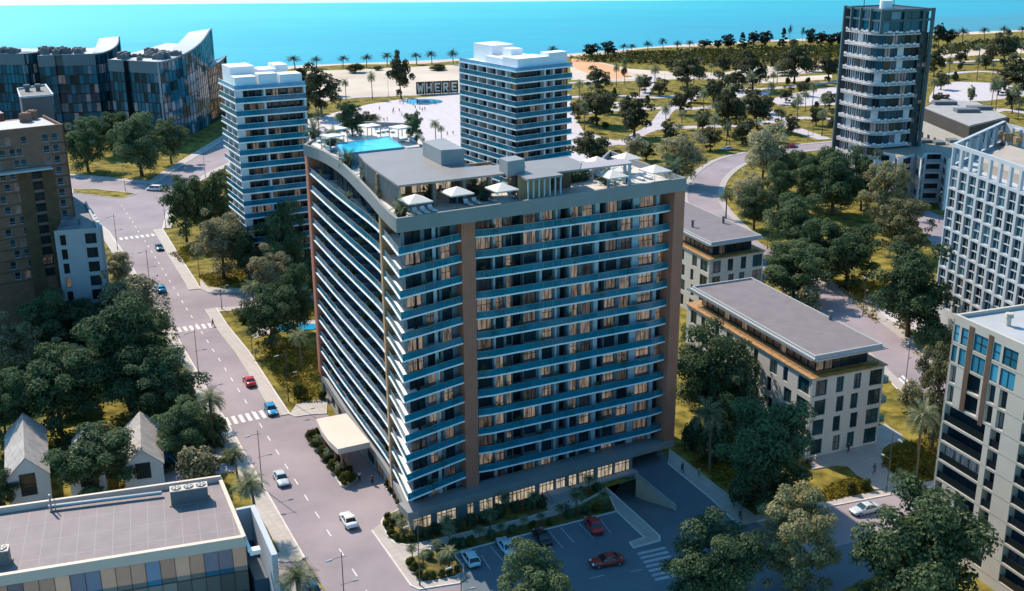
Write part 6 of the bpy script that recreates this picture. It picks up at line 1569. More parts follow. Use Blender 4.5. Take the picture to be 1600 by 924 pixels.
BED3 = [('palm', 645, 876, 26), ('bush', 640, 884, 20), ('bush', 648, 893, 20), ('bush', 655, 903, 17), ('bush', 665, 905, 16), ('bush', 676, 903, 15), ('palm', 662, 888, 26), ('darkbush', 668, 872, 22), ('palm', 682, 868, 26), ('darkbush', 693, 865, 22), ('palm', 702, 886, 34), ('bush', 690, 901, 16), ('bush', 702, 899, 16), ('bush', 714, 892, 15), ('palm', 688, 884, 22), ('darkbush', 712, 856, 24), ('palm', 703, 850, 30), ('darkbush', 722, 854, 20), ('bush', 735, 852, 20), ('palm', 750, 847, 26), ('darkbush', 768, 842, 20), ('palm', 783, 838, 22), ('darkbush', 800, 832, 18), ('palm', 818, 829, 24), ('bush', 832, 826, 16), ('palm', 845, 820, 20), ('bush', 858, 820, 15), ('palm', 876, 813, 26), ('darkbush', 890, 809, 20), ('palm', 900, 798, 34), ('darkbush', 915, 803, 18), ('bush', 930, 799, 18), ('palm', 942, 792, 28), ('darkbush', 950, 797, 16), ('darkbush', 905, 778, 24), ('palm', 920, 770, 30), ('darkbush', 932, 768, 20)]
for i, (k, a, b, w) in enumerate(BED3):
    x, y = G(a, b, .15); m_ = w/PPM(a, b); plant(k, (x, y, .1), m_, m_*(.8 if k != 'palm' else 1.1), '%s %s counted from the street end of the bed between walkway and car park' % (ORD[i], 'low palm' if k == 'palm' else ('clipped shrub' if k == 'bush' else 'dark shrub')), 'plants in the car park bed')
for i, (a, b, w) in enumerate([(405, 850, 26), (418, 862, 24), (398, 838, 22), (412, 836, 18), (1330, 772, 24), (1352, 766, 22), (1405, 745, 18), (1448, 745, 20), (505, 625, 18), (400, 560, 20), (380, 505, 18), (548, 655, 14), (350, 700, 24), (360, 725, 22)]):
    x, y = G(a, b); m_ = w/PPM(a, b); plant('bush' if i % 3 else 'palm', (x, y, 0), m_, m_*.8, ['low palm in the verge beside the mirrored office', 'golden shrub at the driveway corner of the mirrored office', 'golden shrub behind the corner roadside palm', 'low palm at the foot of the corner roadside palm', 'golden shrub on the sunlit lawn near the silver car', 'shrub with reddish leaves at the lawn corner near the silver car', 'low palm at the foot of the tall lawn palm', 'shrub on the shaded lawn beside the cream block', 'shrub at the foot of the hotel west end', 'low palm on the lawn left of the hotel', 'shrub on the lawn by the crossing pedestrian', 'shrub against the hotel west entrance', 'low palm below the nearest roadside palm', 'golden shrub beside the middle roadside palm'][i], 'verge shrubs')
# ================================================================== VEHICLES
def paint(name, c): return mat(name, c, .28, metal=.0, spec=.5, coat=.6)
M_tyre = mat('tyre', (.02, .02, .02), .85); M_rim = mat('rim', (.4, .4, .42), .35, metal=.8); M_carglass = mat('car_glass', (.01, .014, .018), .05, spec=.9)
M_lamp = mat('headlamp', (.75, .78, .8), .15, spec=.8); M_tail = mat('tail_lamp', (.35, .01, .01), .2); M_trim = mat('car_trim', (.03, .03, .032), .6)
def car_meshes(L=4.5, W=1.8, Hh=1.42, style='sedan'):
    """nose towards +x"""
    h = L/2; b = MB(); rings = []
    if style == 'van': prof = [(-h, .35, .95, .86), (-h+.08, .26, 1.05, .95), (-h*.6, .22, 1.08, 1.), (0, .22, 1.06, 1.), (h*.55, .22, 1.0, 1.), (h*.8, .24, .86, .97), (h-.06, .3, .7, .88), (h, .38, .6, .76)]
    else: prof = [(-h, .42, .78, .74), (-h+.1, .3, .93, .88), (-h*.72, .22, .97, .97), (-h*.3, .2, .95, 1.), (h*.2, .2, .93, 1.), (h*.42, .2, .90, 1.), (h*.72, .22, .78, .96), (h-.12, .28, .66, .86), (h, .38, .55, .7)]
    n_ = 14
    for x, z0, z1, k in prof:
        w = W/2*k; m_ = (z0+z1)/2
        rings.append([(x, -w*.86, z0), (x, -w*.97, z0+.12), (x, -w, m_), (x, -w*.96, z1-.1), (x, -w*.84, z1), (x, -w*.4, z1+.03), (x, 0, z1+.04), (x, w*.4, z1+.03), (x, w*.84, z1), (x, w*.96, z1-.1), (x, w, m_), (x, w*.97, z0+.12), (x, w*.86, z0), (x, 0, z0-.02)])
    for rg in rings: b.v += rg
    for i in range(len(rings)-1):
        for k in range(n_): c = (k+1) % n_; b.f.append((i*n_+k, (i+1)*n_+k, (i+1)*n_+c, i*n_+c)); b.m.append(0)
    b.f += [tuple(range(n_)), tuple(reversed(range((len(rings)-1)*n_, len(rings)*n_)))]; b.m += [0, 0]
    zb = .93
    if style == 'sedan': bot, topx = (-h*.74, h*.42), (-h*.36, h*.06)
    elif style == 'hatch': bot, topx = (-h*.93, h*.44), (-h*.66, h*.1)
    else: bot, topx = (-h*.96, h*.55), (-h*.86, h*.26)
    w0, w1 = W*.45, W*.36
    g = MB(); B = [(bot[0], -w0, zb), (bot[1], -w0, zb), (bot[1], w0, zb), (bot[0], w0, zb)]; T = [(topx[0], -w1, Hh-.06), (topx[1], -w1, Hh-.06), (topx[1], w1, Hh-.06), (topx[0], w1, Hh-.06)]
    g.hull8(B, T)
    r = MB(); xm = (topx[0]+topx[1])/2
    r.hull8([(topx[0]-.12, -w1-.03, Hh-.09), (topx[1]+.12, -w1-.03, Hh-.09), (topx[1]+.12, w1+.03, Hh-.09), (topx[0]-.12, w1+.03, Hh-.09)], [(topx[0]+.12, -w1+.14, Hh), (topx[1]-.12, -w1+.14, Hh), (topx[1]-.12, w1-.14, Hh), (topx[0]+.12, w1-.14, Hh)])
    for s in (-1, 1):
        r.tube([(bot[1]-.03, s*w0*.985, zb), (topx[1]+.06, s*(w1+.015), Hh-.07)], .05, 5); r.tube([(bot[0]+.03, s*w0*.985, zb), (topx[0]-.06, s*(w1+.015), Hh-.07)], .07, 5); r.tube([(xm+.05, s*w0*1.0, zb), (xm, s*(w1+.02), Hh-.08)], .045, 5)
    wh = MB(); R_ = .33
    for a in range(16):
        pass
    pts = [(R_*math.cos(2*PI*k/16), R_*math.sin(2*PI*k/16)) for k in range(16)]
    wh.hull8([(x, -.11, z+R_) for x, z in pts], [(x, .11, z+R_) for x, z in pts])
    rm = MB(); pts = [(.21*math.cos(2*PI*k/12), .21*math.sin(2*PI*k/12)) for k in range(12)]
    rm.hull8([(x, -.125, z+R_) for x, z in pts], [(x, .125, z+R_) for x, z in pts])
    hl = MB(); hl.hull8([(-.12, -.2, -.07), (.06, -.16, -.07), (.06, .16, -.07), (-.12, .2, -.07)], [(-.2, -.18, .07), (-.04, -.14, .06), (-.04, .14, .06), (-.2, .18, .07)])
    mi = MB(); mi.hull8([(-.08, -.1, 0), (.08, -.08, 0), (.08, .1, 0), (-.08, .1, 0)], [(-.07, -.09, .13), (.05, -.07, .13), (.05, .09, .13), (-.07, .09, .13)])
    bp = MB(); bp.hull8([(-.1, -W*.36, -.09), (.04, -W*.34, -.09), (.04, W*.34, -.09), (-.1, W*.36, -.09)], [(-.1, -W*.36, .09), (.02, -W*.34, .09), (.02, W*.34, .09), (-.1, W*.36, .09)])
    return dict(b=b, g=g, r=r, wh=wh, rm=rm, hl=hl, mi=mi, bp=bp, L=L, W=W)
CARS = {s: car_meshes(*a, s) for s, a in {'sedan': (4.6, 1.84, 1.42), 'hatch': (4.2, 1.8, 1.48), 'van': (4.9, 1.95, 1.85)}.items()}
CM = {}
def car(name, style, pm, a_px, b_px, label, group='cars on the street', z=.03):
    """a_px: middle of the car on the ground, b_px: a pixel its nose points to"""
    p = G(*a_px); d = nrm2(sub2(G(*b_px), p)); c = CARS[style]; h = c['L']/2; w = c['W']/2
    t = thing(name, label, 'car', (p[0], p[1], z), math.atan2(d[1], d[0]), group)
    def M(k, m, sm=False):
        if (style, k, m.name) not in CM: CM[style, k, m.name] = c[k].mesh(k, m, smooth=sm)
        return CM[style, k, m.name]
    def part(n_, k, m, loc=(0, 0, 0), par=None, sm=False, rz=0):
        o = put(n_, M(k, m, sm), par or t); o.location = loc; o.rotation_euler = (0, 0, rz); return o
    part('body', 'b', pm, sm=True); part('window', 'g', M_carglass); part('roof', 'r', pm)
    for x in (-h*.62, h*.62):
        for s in (-1, 1): q = part('wheel', 'wh', M_tyre, (x, s*(w-.1), 0)); part('rim', 'rm', M_rim, (0, 0, 0), q)
    for s in (-1, 1):
        part('headlight', 'hl', M_lamp, (h-.1, s*w*.6, .66)); part('tail_light', 'hl', M_tail, (-h+.06, s*w*.62, .78), rz=PI); part('mirror', 'mi', pm, (h*.32, s*(w*1.02), .95))
    part('bumper', 'bp', M_trim, (h-.01, 0, .36)); part('bumper', 'bp', M_trim, (-h+.01, 0, .42), rz=PI)
    return t
blue = paint('blue_paint', (.02, .26, .50)); red = paint('red_paint', (.50, .02, .03)); silver = paint('silver_paint', (.50, .55, .58)); white = paint('white_paint', (.75, .75, .74)); black = paint('black_paint', (.012, .012, .014)); teal = paint('dark_teal_paint', (.02, .07, .085)); dred = paint('dark_red_paint', (.33, .03, .025)); navy = paint('navy_paint', (.02, .09, .22)); pblue = paint('pale_blue_paint', (.42, .58, .66))
car('minivan', 'van', white, (241, 298), (190, 296), 'white van turning at the far junction')
car('parked_car', 'sedan', teal, (249, 390), (262, 412), 'dark teal car driving down the street')
car('parked_car', 'sedan', blue, (252, 455), (240, 436), 'bright blue car beside the pale kerbside tree')
car('parked_car', 'sedan', red, (390, 600), (374, 574), 'red car in the middle of the street')
car('parked_car', 'hatch', blue, (424, 645), (433, 660), 'light blue car crossing the near crosswalk')
car('parked_car', 'sedan', silver, (440, 753), (452, 776), 'silver car beside the roadside lamp, near the mirrored office')
car('parked_car', 'sedan', white, (545, 818), (532, 796), 'white car nearest the planted corner of the hotel')
car('parked_car', 'hatch', pblue, (735, 878), (722, 858), 'pale blue hatchback parked in the first bay', 'cars in the hotel car park')
car('parked_car', 'sedan', pblue, (791, 859), (780, 843), 'pale blue saloon parked next to the black car', 'cars in the hotel car park')
car('parked_car', 'sedan', black, (847, 845), (836, 828), 'black car parked behind the round tree', 'cars in the hotel car park')
car('parked_car', 'sedan', red, (928, 826), (917, 808), 'bright red car parked in the bay near the ramp', 'cars in the hotel car park')
car('parked_car', 'sedan', dred, (948, 882), (905, 889), 'dark red car driving through the car park', 'cars in the hotel car park')
car('parked_car', 'sedan', silver, (1351, 801), (1320, 808), 'silver car on the road in front of the sunlit lawn')
car('parked_car', 'sedan', silver, (1136, 235), (1110, 236), 'silver car on the coast road by the park', 'cars on the coast road')
car('parked_car', 'sedan', red, (1237, 231), (1260, 230), 'red car on the coast road near the dark tower', 'cars on the coast road')
car('parked_car', 'hatch', navy, (489, 930), (502, 953), 'navy blue car half hidden by the palm at the bottom edge')

# ================================================================== PEOPLE
def skin_mesh(name, verts, edges, radii, root, m):
    me = bpy.data.meshes.new(name); me.from_pydata(verts, edges, []); o = bpy.data.objects.new(name, me); COL.objects.link(o)
    md = o.modifiers.new('Skin', 'SKIN'); md.use_smooth_shade = True
    sv = me.skin_vertices[0].data if me.skin_vertices else None
    if sv is None:
        bm = bmesh.new(); bm.from_mesh(me); bm.verts.layers.skin.verify(); bm.to_mesh(me); bm.free(); sv = me.skin_vertices[0].data
    for i, r in enumerate(radii): sv[i].radius = (r, r) if not isinstance(r, tuple) else r
    sv[root].use_root = True
    s = o.modifiers.new('Sub', 'SUBSURF'); s.levels = 1
    dg = bpy.context.evaluated_depsgraph_get(); out = bpy.data.meshes.new_from_object(o.evaluated_get(dg)); bpy.data.objects.remove(o); out.materials.clear(); out.materials.append(m); out.name = name
    return out
M_skin = mat('skin', (.32, .19, .13), .6); M_hair = mat('hair', (.02, .015, .012), .7)
def figure(stride):
    a, b = .24*stride, .24*stride
    V = [(0, 0, .93), (0, 0, 1.1), (0, 0, 1.28), (.0, 0, 1.42), (.01, 0, 1.52), (.025, 0, 1.60), (.03, 0, 1.68), (.10, 0, 1.60)]
    E_ = [(0, 1), (1, 2), (2, 3), (3, 4), (4, 5), (5, 6), (5, 7)]; R_ = [(.15, .12), (.13, .10), (.15, .11), (.13, .09), .052, .088, .075, .018]
    top, leg = [], []
    for s in (-1, 1):
        f = s*stride
        i = len(V); V += [(0, s*.17, 1.38), (-.10*f-.01, s*.23, 1.12), (-.12*f+.08, s*.23, .88), (-.13*f+.12, s*.23, .80)]; E_ += [(3, i), (i, i+1), (i+1, i+2), (i+2, i+3)]; R_ += [.062, .045, .032, .034]
        hx = -.13*f+.12
        for q in range(4): k = len(V); V += [(hx+.03-.018*q, s*.235, .765), (hx+.04-.018*q, s*.222, .725-.004*abs(q-1))]; E_ += [(i+3, k), (k, k+1)]; R_ += [.010, .008]
        k = len(V); V += [(hx+.045, s*.21, .79), (hx+.06, s*.205, .755)]; E_ += [(i+3, k), (k, k+1)]; R_ += [.011, .009]
        i = len(V); V += [(.02*f, s*.09, .86), (.22*f+.03, s*.095, .48), (.30*f-(.12 if f < 0 else 0), s*.095, .09), (.30*f+.14-(.12 if f < 0 else 0), s*.10, .035)]; E_ += [(0, i), (i, i+1), (i+1, i+2), (i+2, i+3)]; R_ += [.085, .062, .042, .038]
    return V, E_, R_
FIG = {}
for st in (0.15, 1.0):
    V, E_, R_ = figure(st); body = skin_mesh('body', V, E_, R_, 0, M_skin)
    ti = [0, 1, 2, 3]; arm = [k for k in range(len(V)) if .85 < V[k][2] < 1.4 and abs(V[k][1]) > .15]
    def clothes(keep, grow, nm):
        mp = {k: i for i, k in enumerate(keep)}; ed = [(mp[a], mp[b]) for a, b in E_ if a in mp and b in mp]
        gr = lambda r: tuple(x+grow for x in r) if isinstance(r, tuple) else r+grow
        return skin_mesh(nm, [V[k] for k in keep], ed, [gr(R_[k]) for k in keep], mp[0] if 0 in mp else 0, M_skin)
    shirt = clothes(ti+[k for k in arm if V[k][2] > 1.0], .02, 'shirt')
    legs = [0]+[k for k in range(len(V)) if V[k][2] < .88 and abs(V[k][1]) < .12 and V[k][2] > .05]
    trou = clothes(legs, .022, 'trousers'); shoes = [k for k in range(len(V)) if V[k][2] < .1 and abs(V[k][1]) < .12]
    hb = MB()
    for d in range(60):
        pass
    bm = bmesh.new(); bmesh.ops.create_icosphere(bm, subdivisions=2, radius=.105, matrix=Matrix.Translation((.005, 0, 1.665)))
    bmesh.ops.delete(bm, geom=[v for v in bm.verts if v.co.z < 1.60 or (v.co.x > .06 and v.co.z < 1.69)], context='VERTS'); hm = bpy.data.meshes.new('hair'); bm.to_mesh(hm); bm.free(); hm.materials.append(M_hair)
    FIG[st] = (body, shirt, trou, hm)
CLO = {'white': (.6, .6, .58), 'black': (.02, .02, .024), 'green': (.12, .32, .07), 'grey': (.2, .2, .22), 'blue': (.05, .09, .2), 'tan': (.35, .26, .18)}
def person(p_px, h_px, shirt, trousers, stride, label, group='pedestrians', z=.15, ht=None):
    p = G(*p_px, z); d = nrm2(sub2(G(*h_px, z), p)); b, s, t_, h = FIG[stride]
    t = thing('person', label, 'person', (p[0], p[1], z), math.atan2(d[1], d[0]), group); sc_ = (ht or 1.75)/1.76; t.scale = (sc_,)*3
    put('body', b, t)
    for nm, me, c in (('shirt', s, shirt), ('trousers', t_, trousers)):
        key = (nm, stride, c)
        if key not in CM: m2 = me.copy(); m2.materials[0] = mat('cloth_'+c, CLO[c], .85); CM[key] = m2
        put(nm, CM[key], t)
    put('hair', h, t); return t
person((333, 510), (300, 515), 'black', 'black', 1.0, 'person in dark clothes striding over the far crosswalk', z=.04)
person((562, 752), (560, 770), 'white', 'black', .15, 'person in a white shirt standing in the drop-off lane', z=.04)
person((582, 757), (590, 770), 'black', 'black', .15, 'person in black standing in the drop-off lane', z=.04)
person((709, 836), (690, 840), 'green', 'black', 1.0, 'person in a green top walking along the hotel front')
person((888, 799), (900, 790), 'white', 'grey', 1.0, 'person in a white shirt pushing the bicycle')
person((884, 801), (896, 792), 'blue', 'black', 1.0, 'person in blue walking beside the bicycle')
person((1066, 738), (1060, 725), 'black', 'black', 1.0, 'person in black on the pavement at the hotel end, farther of two')
person((1092, 745), (1100, 760), 'tan', 'grey', .15, 'person in a tan top standing near the big dark tree')
person((1156, 812), (1150, 800), 'black', 'black', 1.0, 'person in black at the lower end of the hotel pavement')
person((1325, 707), (1310, 715), 'black', 'black', 1.0, 'person in black close to the long low block')
person((1274, 724), (1290, 722), 'white', 'tan', .15, 'person in a pale top beside the motor scooters')
person((1366, 740), (1380, 735), 'blue', 'blue', 1.0, 'person in dark blue in the middle of the blue shaded plaza')
r2 = random.Random(5)
PZ = [(625, 162), (630, 164), (637, 161), (641, 163), (652, 161), (655, 164), (615, 174), (624, 175), (649, 170), (651, 176), (656, 172), (660, 174), (664, 173), (600, 190), (605, 189), (678, 162), (681, 164), (699, 212), (708, 211), (646, 166), (614, 177), (668, 161), (593, 172), (640, 185), (628, 182)]
for i, p in enumerate(sorted(PZ)): person(p, (p[0]+r2.uniform(-9, 9), p[1]+r2.uniform(-3, 3)), r2.choice(['black', 'blue', 'grey', 'white']), r2.choice(['black', 'grey', 'blue']), r2.choice([.15, 1.0]), '%s tiny figure from the left on the white promenade' % ORD[i], 'people on the promenade', .04)

# bicycle and scooters
def wheel_mb(r, c): 
    mb = MB(); pts = [(c[0]+r*math.cos(2*PI*k/18), 0, c[1]+r*math.sin(2*PI*k/18)) for k in range(19)]; mb.tube(pts, .022, 5)
    for k in range(6): a = PI*k/6; mb.tube([(c[0]+r*math.cos(a), 0, c[1]+r*math.sin(a)), (c[0]-r*math.cos(a), 0, c[1]-r*math.sin(a))], .004, 3)
    return mb
p = G(881, 799); BK = thing('bicycle', 'dark bicycle being pushed past the hotel steps', 'bicycle', (p[0], p[1], .15), .75)
for x in (-.52, .52): put('wheel', wheel_mb(.34, (x, .36)).mesh('wheel', M_tyre), BK)
mb = MB()
for a in ([(-.52, 0, .36), (-.18, 0, .85), (.38, 0, .88), (-.08, 0, .32), (-.18, 0, .85)], [(-.52, 0, .36), (-.08, 0, .32)], [(.52, 0, .36), (.38, 0, .88), (.34, 0, 1.02)], [(-.18, 0, .85), (-.21, 0, .95)]): mb.tube(a, .018, 6)
put('frame', mb.mesh('frame', M_trim), BK)
mb = MB(); mb.hull8([(-.33, -.06, .94), (-.08, -.03, .94), (-.08, .03, .94), (-.33, .06, .94)], [(-.33, -.07, .99), (-.08, -.02, .98), (-.08, .02, .98), (-.33, .07, .99)]); put('saddle', mb.mesh('saddle', M_tyre), BK)
mb = MB(); mb.tube([(.26, -.28, 1.03), (.36, -.1, 1.04), (.36, .1, 1.04), (.26, .28, 1.03)], .015, 6); put('handlebar', mb.mesh('handlebar', M_trim), BK)
for i, (q, lab) in enumerate([((1258, 729), 'motor scooter parked under the big dark tree, left of two'), ((1265, 727), 'motor scooter parked under the big dark tree, right of two')]):
    p = G(*q); S = thing('motor_scooter', lab, 'scooter', (p[0], p[1], .15), .5+i*.3, 'scooters by the low block')
    for x in (-.6, .6): put('wheel', wheel_mb(.24, (x, .26)).mesh('wheel', M_tyre), S)
    mb = MB(); mb.hull8([(-.75, -.15, .4), (.1, -.14, .3), (.1, .14, .3), (-.75, .15, .4)], [(-.8, -.13, .7), (0, -.12, .62), (0, .12, .62), (-.8, .13, .7)]); mb.hull8([(.1, -.14, .3), (.55, -.1, .35), (.55, .1, .35), (.1, .14, .3)], [(.1, -.14, .38), (.5, -.16, 1.), (.5, .16, 1.), (.1, .14, .38)]); put('body', mb.mesh('body', M_trim), S)
    mb = MB(); mb.hull8([(-.75, -.14, .7), (.0, -.12, .63), (.0, .12, .63), (-.75, .14, .7)], [(-.72, -.12, .8), (-.02, -.1, .74), (-.02, .1, .74), (-.72, .12, .8)]); put('saddle', mb.mesh('saddle', M_tyre), S)
    mb = MB(); mb.tube([(.42, -.32, 1.08), (.5, 0, 1.02), (.42, .32, 1.08)], .02, 6); put('handlebar', mb.mesh('handlebar', M_trim), S)

# ================================================================== STREET LAMPS
M_pole = mat('lamp_pole', (.10, .11, .115), .5, metal=.4); M_head = mat('lamp_head', (.35, .36, .37), .4)
mb = MB(); mb.cone((0, 0), .12, .12, 0, .9, 8); mb.cone((0, 0), .075, .05, .9, 9.7, 8); PoleM = mb.mesh('pole', M_pole)
mb = MB(); mb.tube([(-1.3, 0, 9.05), (-.6, 0, 9.1), (.5, 0, 9.0)], .035, 6); mb.tube([(1.3, 0, 5.35), (.5, 0, 5.3), (-.4, 0, 5.25)], .03, 6); ArmM = mb.mesh('arm', M_pole)
mb = MB(); mb.hull8([(-2.0, -.12, 8.93), (-1.2, -.16, 8.96), (-1.2, .16, 8.96), (-2.0, .12, 8.93)], [(-1.95, -.08, 9.06), (-1.2, -.1, 9.12), (-1.2, .1, 9.12), (-1.95, .08, 9.06)]); HdM = mb.mesh('lamp_head', M_head)
mb = MB(); mb.hull8([(1.2, -.16, 5.3), (1.95, -.12, 5.27), (1.95, .12, 5.27), (1.2, .16, 5.3)], [(1.2, -.1, 5.46), (1.9, -.08, 5.4), (1.9, .08, 5.4), (1.2, .1, 5.46)]); Hd2 = mb.mesh('lamp_head', M_head)
for x, y, rz, lab in [(184, 391, .5, 'street lamp right of the pale tiled block'), (259.5, 358, .5, 'street lamp at the junction opposite the van'), (235, 452, .5, 'street lamp at the kerb by the blue car'), (347, 484, .5, 'street lamp at the mouth of the side street'), (394, 549, .5, 'street lamp at the kerb beside the lawn tree'), (451, 628, .5, 'street lamp near the hotel west entrance'), (311, 590, .5, 'street lamp behind the small roadside palm'), (410, 764, .5, 'street lamp next to the silver car'), (540, 972, .5, 'street lamp cut by the bottom edge, left one'), (656, 916, .5, 'street lamp in the planted corner bed before the hotel'), (1385, 768, 2., 'street lamp at the edge of the shaded plaza'), (1348, 494, 1., 'street lamp on the verge of the right-hand road'), (1414, 606, 1., 'street lamp by the right-hand crosswalk'), (1420, 309, 1., 'street lamp in front of the faceted block'), (1467, 348, 1., 'street lamp left of the lattice block'), (196, 299, 0., 'street lamp on the grass island at the far junction'), (242, 272, 0., 'street lamp under the trees before the glass office'), (321, 278, .4, 'street lamp beside the slim white tower road'), (312, 434, .5, 'street lamp in front of the pale street tree'), (1199, 390, 1., 'street lamp on the verge near the coast road bend'), (475, 398, .5, 'street lamp in the trees beside the hotel pillar'), (722, 985, .5, 'street lamp cut by the bottom edge, beside the car park')]:
    px_, py_ = G(x, y); t = thing('street_lamp', lab, 'street lamp', (px_, py_, .02), rz, 'double-armed street lamps')
    put('pole', PoleM, t); put('arm', ArmM, t); put('lamp_head', HdM, t); put('lamp_head', Hd2, t)
for i, (x, y) in enumerate([(1038, 145), (1075, 146), (1140, 225), (1262, 222), (1270, 212), (607, 152), (948, 86), (1014, 80)]):
    px_, py_ = G(x, y); t = thing('street_lamp', ['thin park lamp left of the diagonal path', 'thin park lamp right of the diagonal path', 'thin lamp behind the silver car on the coast road', 'thin lamp beside the coast road near the dark tower, left of two', 'thin lamp beside the coast road near the dark tower, right of two', 'thin lamp on the lawn left of the letter boards', 'thin lamp among the seafront trees', 'thin lamp beside the seafront palms'][i], 'street lamp', (px_, py_, .02), 0, 'park lamps')
    put('pole', PoleM, t); put('lamp_head', HdM, t)

# ================================================================== ROOF TERRACE FURNITURE
M_cv = mat('parasol_canvas', (.74, .66, .58), .8, .04, .5); M_cush = mat('white_cushion', (.7, .7, .68), .8); M_pot = mat('dark_pot', (.03, .03, .03), .5)
mb = MB(); s = 1.7; a = [(-s, -s), (s, -s), (s, s), (-s, s)]
for i in range(4): p, q = a[i], a[(i+1) % 4]; mb.face([(*p, 2.45), (*q, 2.45), (0, 0, 3.1)]); mb.face([(*p, 2.28), (*q, 2.28), (*q, 2.45), (*p, 2.45)]); mb.face([(*q, 2.44), (*p, 2.44), (0, 0, 3.24)])
CanM = mb.mesh('canopy', M_cv); mb = MB(); mb.tube([(0, 0, .05), (0, 0, 3.2)], .04, 6); UpM = mb.mesh('pole', M_steel); mb = MB(); mb.box(-.35, .35, -.35, .35, 0, .07); UbM = mb.mesh('base', M_pot)
ang = math.atan2(FR.u[1], FR.u[0])
for x, y, lab in [(649, 303, 'cream parasol nearest the front corner of the roof terrace'), (714, 291, 'second cream parasol along the hotel roof edge'), (784, 285, 'third cream parasol, in front of the terrace bar'), (957, 265, 'cream parasol under the terrace pergola'), (1024, 257, 'cream parasol at the right end of the roof terrace'), (933, 244, 'cream parasol at the back of the right terrace, left of two'), (979, 238, 'cream parasol at the back of the right terrace, right of two')]:
    p = G(x, y, ZD+3.25); t = thing('parasol', lab, 'parasol', (p[0], p[1], ZD), ang, 'parasols on the roof terrace'); put('canopy', CanM, t); put('pole', UpM, t); put('base', UbM, t)
mb = MB(); mb.hull8([(-1.5, -1.5, 2.3), (1.5, -1.5, 2.3), (1.5, 1.5, 2.3), (-1.5, 1.5, 2.3)], [(-1.45, -1.45, 2.5), (1.45, -1.45, 2.5), (1.45, 1.45, 2.5), (-1.45, 1.45, 2.5)]); CbM = mb.mesh('canopy', M_cv)
mb = MB(); mb.box(-.05, .05, -.05, .05, 0, 2.3); CpM = mb.mesh('post', M_steel); mb = MB(); mb.box(-1., 1., -.9, .9, .15, .5); mb.box(-1., -.8, -.9, .9, .5, .8); CdM = mb.mesh('daybed', M_cush)
for x, y, lab in [(519, 211, 'pool cabana nearest the roof edge'), (525, 200, 'pool cabana behind the nearest one, beside the palm'), (577, 195.5, 'pool cabana in the middle of the far pool side'), (625, 198, 'pool cabana at the right corner of the pool')]:
    p = G(x, y, ZD+3.3); t = thing('pool_cabana', lab, 'cabana', (p[0], p[1], ZD+.8), ang+.2, 'cabanas round the roof pool'); put('canopy', CbM, t)
    for sx in (-1.35, 1.35):
        for sy in (-1.35, 1.35): o = put('post', CpM, t); o.location = (sx, sy, 0)
    put('daybed', CdM, t)
pdk = px([(500, 232), (528, 240), (524, 223), (608, 212), (634, 230), (668, 226), (640, 198), (540, 198), (500, 210)], ZD+.8)
mb = MB(); mb.prism(px([(486, 226), (528, 246), (525, 224), (608, 212.5), (636, 231), (656, 229), (640, 204), (560, 204), (500, 212)], ZD+.7), ZD, ZD+.7); mb.build('pool_deck', M_deck, TWR)
mb = MB(); mb.box(-.95, .5, -.32, .32, .22, .36); mb.hull8([(.5, -.32, .24), (.62, -.32, .24), (.62, .32, .24), (.5, .32, .24)], [(.95, -.32, .75), (1.05, -.32, .72), (1.05, .32, .72), (.95, .32, .75)]); LcM = mb.mesh('cushion', M_cush)
mb = MB()
for x in (-.8, .45):
    for y in (-.27, .27): mb.box(x-.03, x+.03, y-.03, y+.03, 0, .22)
LgM = mb.mesh('frame', M_steel)
LO = [(545, 212), (553, 211), (561, 210), (590, 207), (597, 206), (604, 205), (612, 206), (641, 219), (646, 222), (498, 222), (506, 228)]
for i, (x, y) in enumerate(LO):
    p = G(x, y, ZD+.8); t = thing('sun_lounger', '%s white lounger from the left around the roof pool' % ORD[sorted(LO).index((x, y))], 'sun lounger', (p[0], p[1], ZD+.7), 1.9, 'loungers round the roof pool'); put('cushion', LcM, t); put('frame', LgM, t)
LO = [(641, 334), (652, 332), (664, 329.5), (676, 327), (732, 318), (745, 315.5), (768, 311.5), (800, 305.5), (832, 301), (842, 299), (960, 283.5), (1000, 278), (1012, 276)]
for i, (x, y) in enumerate(LO):
    p = G(x, y, ZD+.3); t = thing('sun_lounger', '%s white lounger from the left along the front parapet' % ORD[i], 'sun lounger', (p[0], p[1], ZD), ang+PI/2, 'loungers along the front parapet'); put('cushion', LcM, t); put('frame', LgM, t)
mb = MB(); mb.cone((0, 0), .42, .42, .7, .75, 12); TtM = mb.mesh('table_top', M_brown); mb = MB(); mb.tube([(0, 0, 0), (0, 0, .7)], .04, 6); TlM = mb.mesh('leg', M_steel)
mb = MB(); mb.box(-.22, .22, -.22, .22, .42, .47); ChS = mb.mesh('seat', M_brown); mb = MB(); mb.box(-.22, -.17, -.22, .22, .47, .9); ChB = mb.mesh('backrest', M_brown); mb = MB()
mb.box(-.02, .02, -.02, .02, 0, .42); ChL = mb.mesh('leg', M_steel)
TB = [(668, 300), (684, 297), (692, 303), (700, 293), (760, 292), (776, 294), (800, 287), (945, 275)]
for i, (x, y) in enumerate(TB):
    p = G(x, y, ZD); t = thing('bistro_table', '%s small round table from the left on the roof terrace' % ORD[i], 'table', (p[0], p[1], ZD), 0, 'tables on the roof terrace'); put('table_top', TtM, t); put('leg', TlM, t)
    for k in range(3):
        a_ = k*2.1+i; q = (p[0]+.75*math.cos(a_), p[1]+.75*math.sin(a_)); c = thing('chair', '%s chair at the %s terrace table' % (('first', 'second', 'third')[k], ORD[i]), 'chair', (*q, ZD), a_+PI, 'chairs on the roof terrace'); put('seat', ChS, c); put('backrest', ChB, c)
        for lx in (-.19, .19):
            for ly in (-.19, .19): o = put('leg', ChL, c); o.location = (lx, ly, 0)
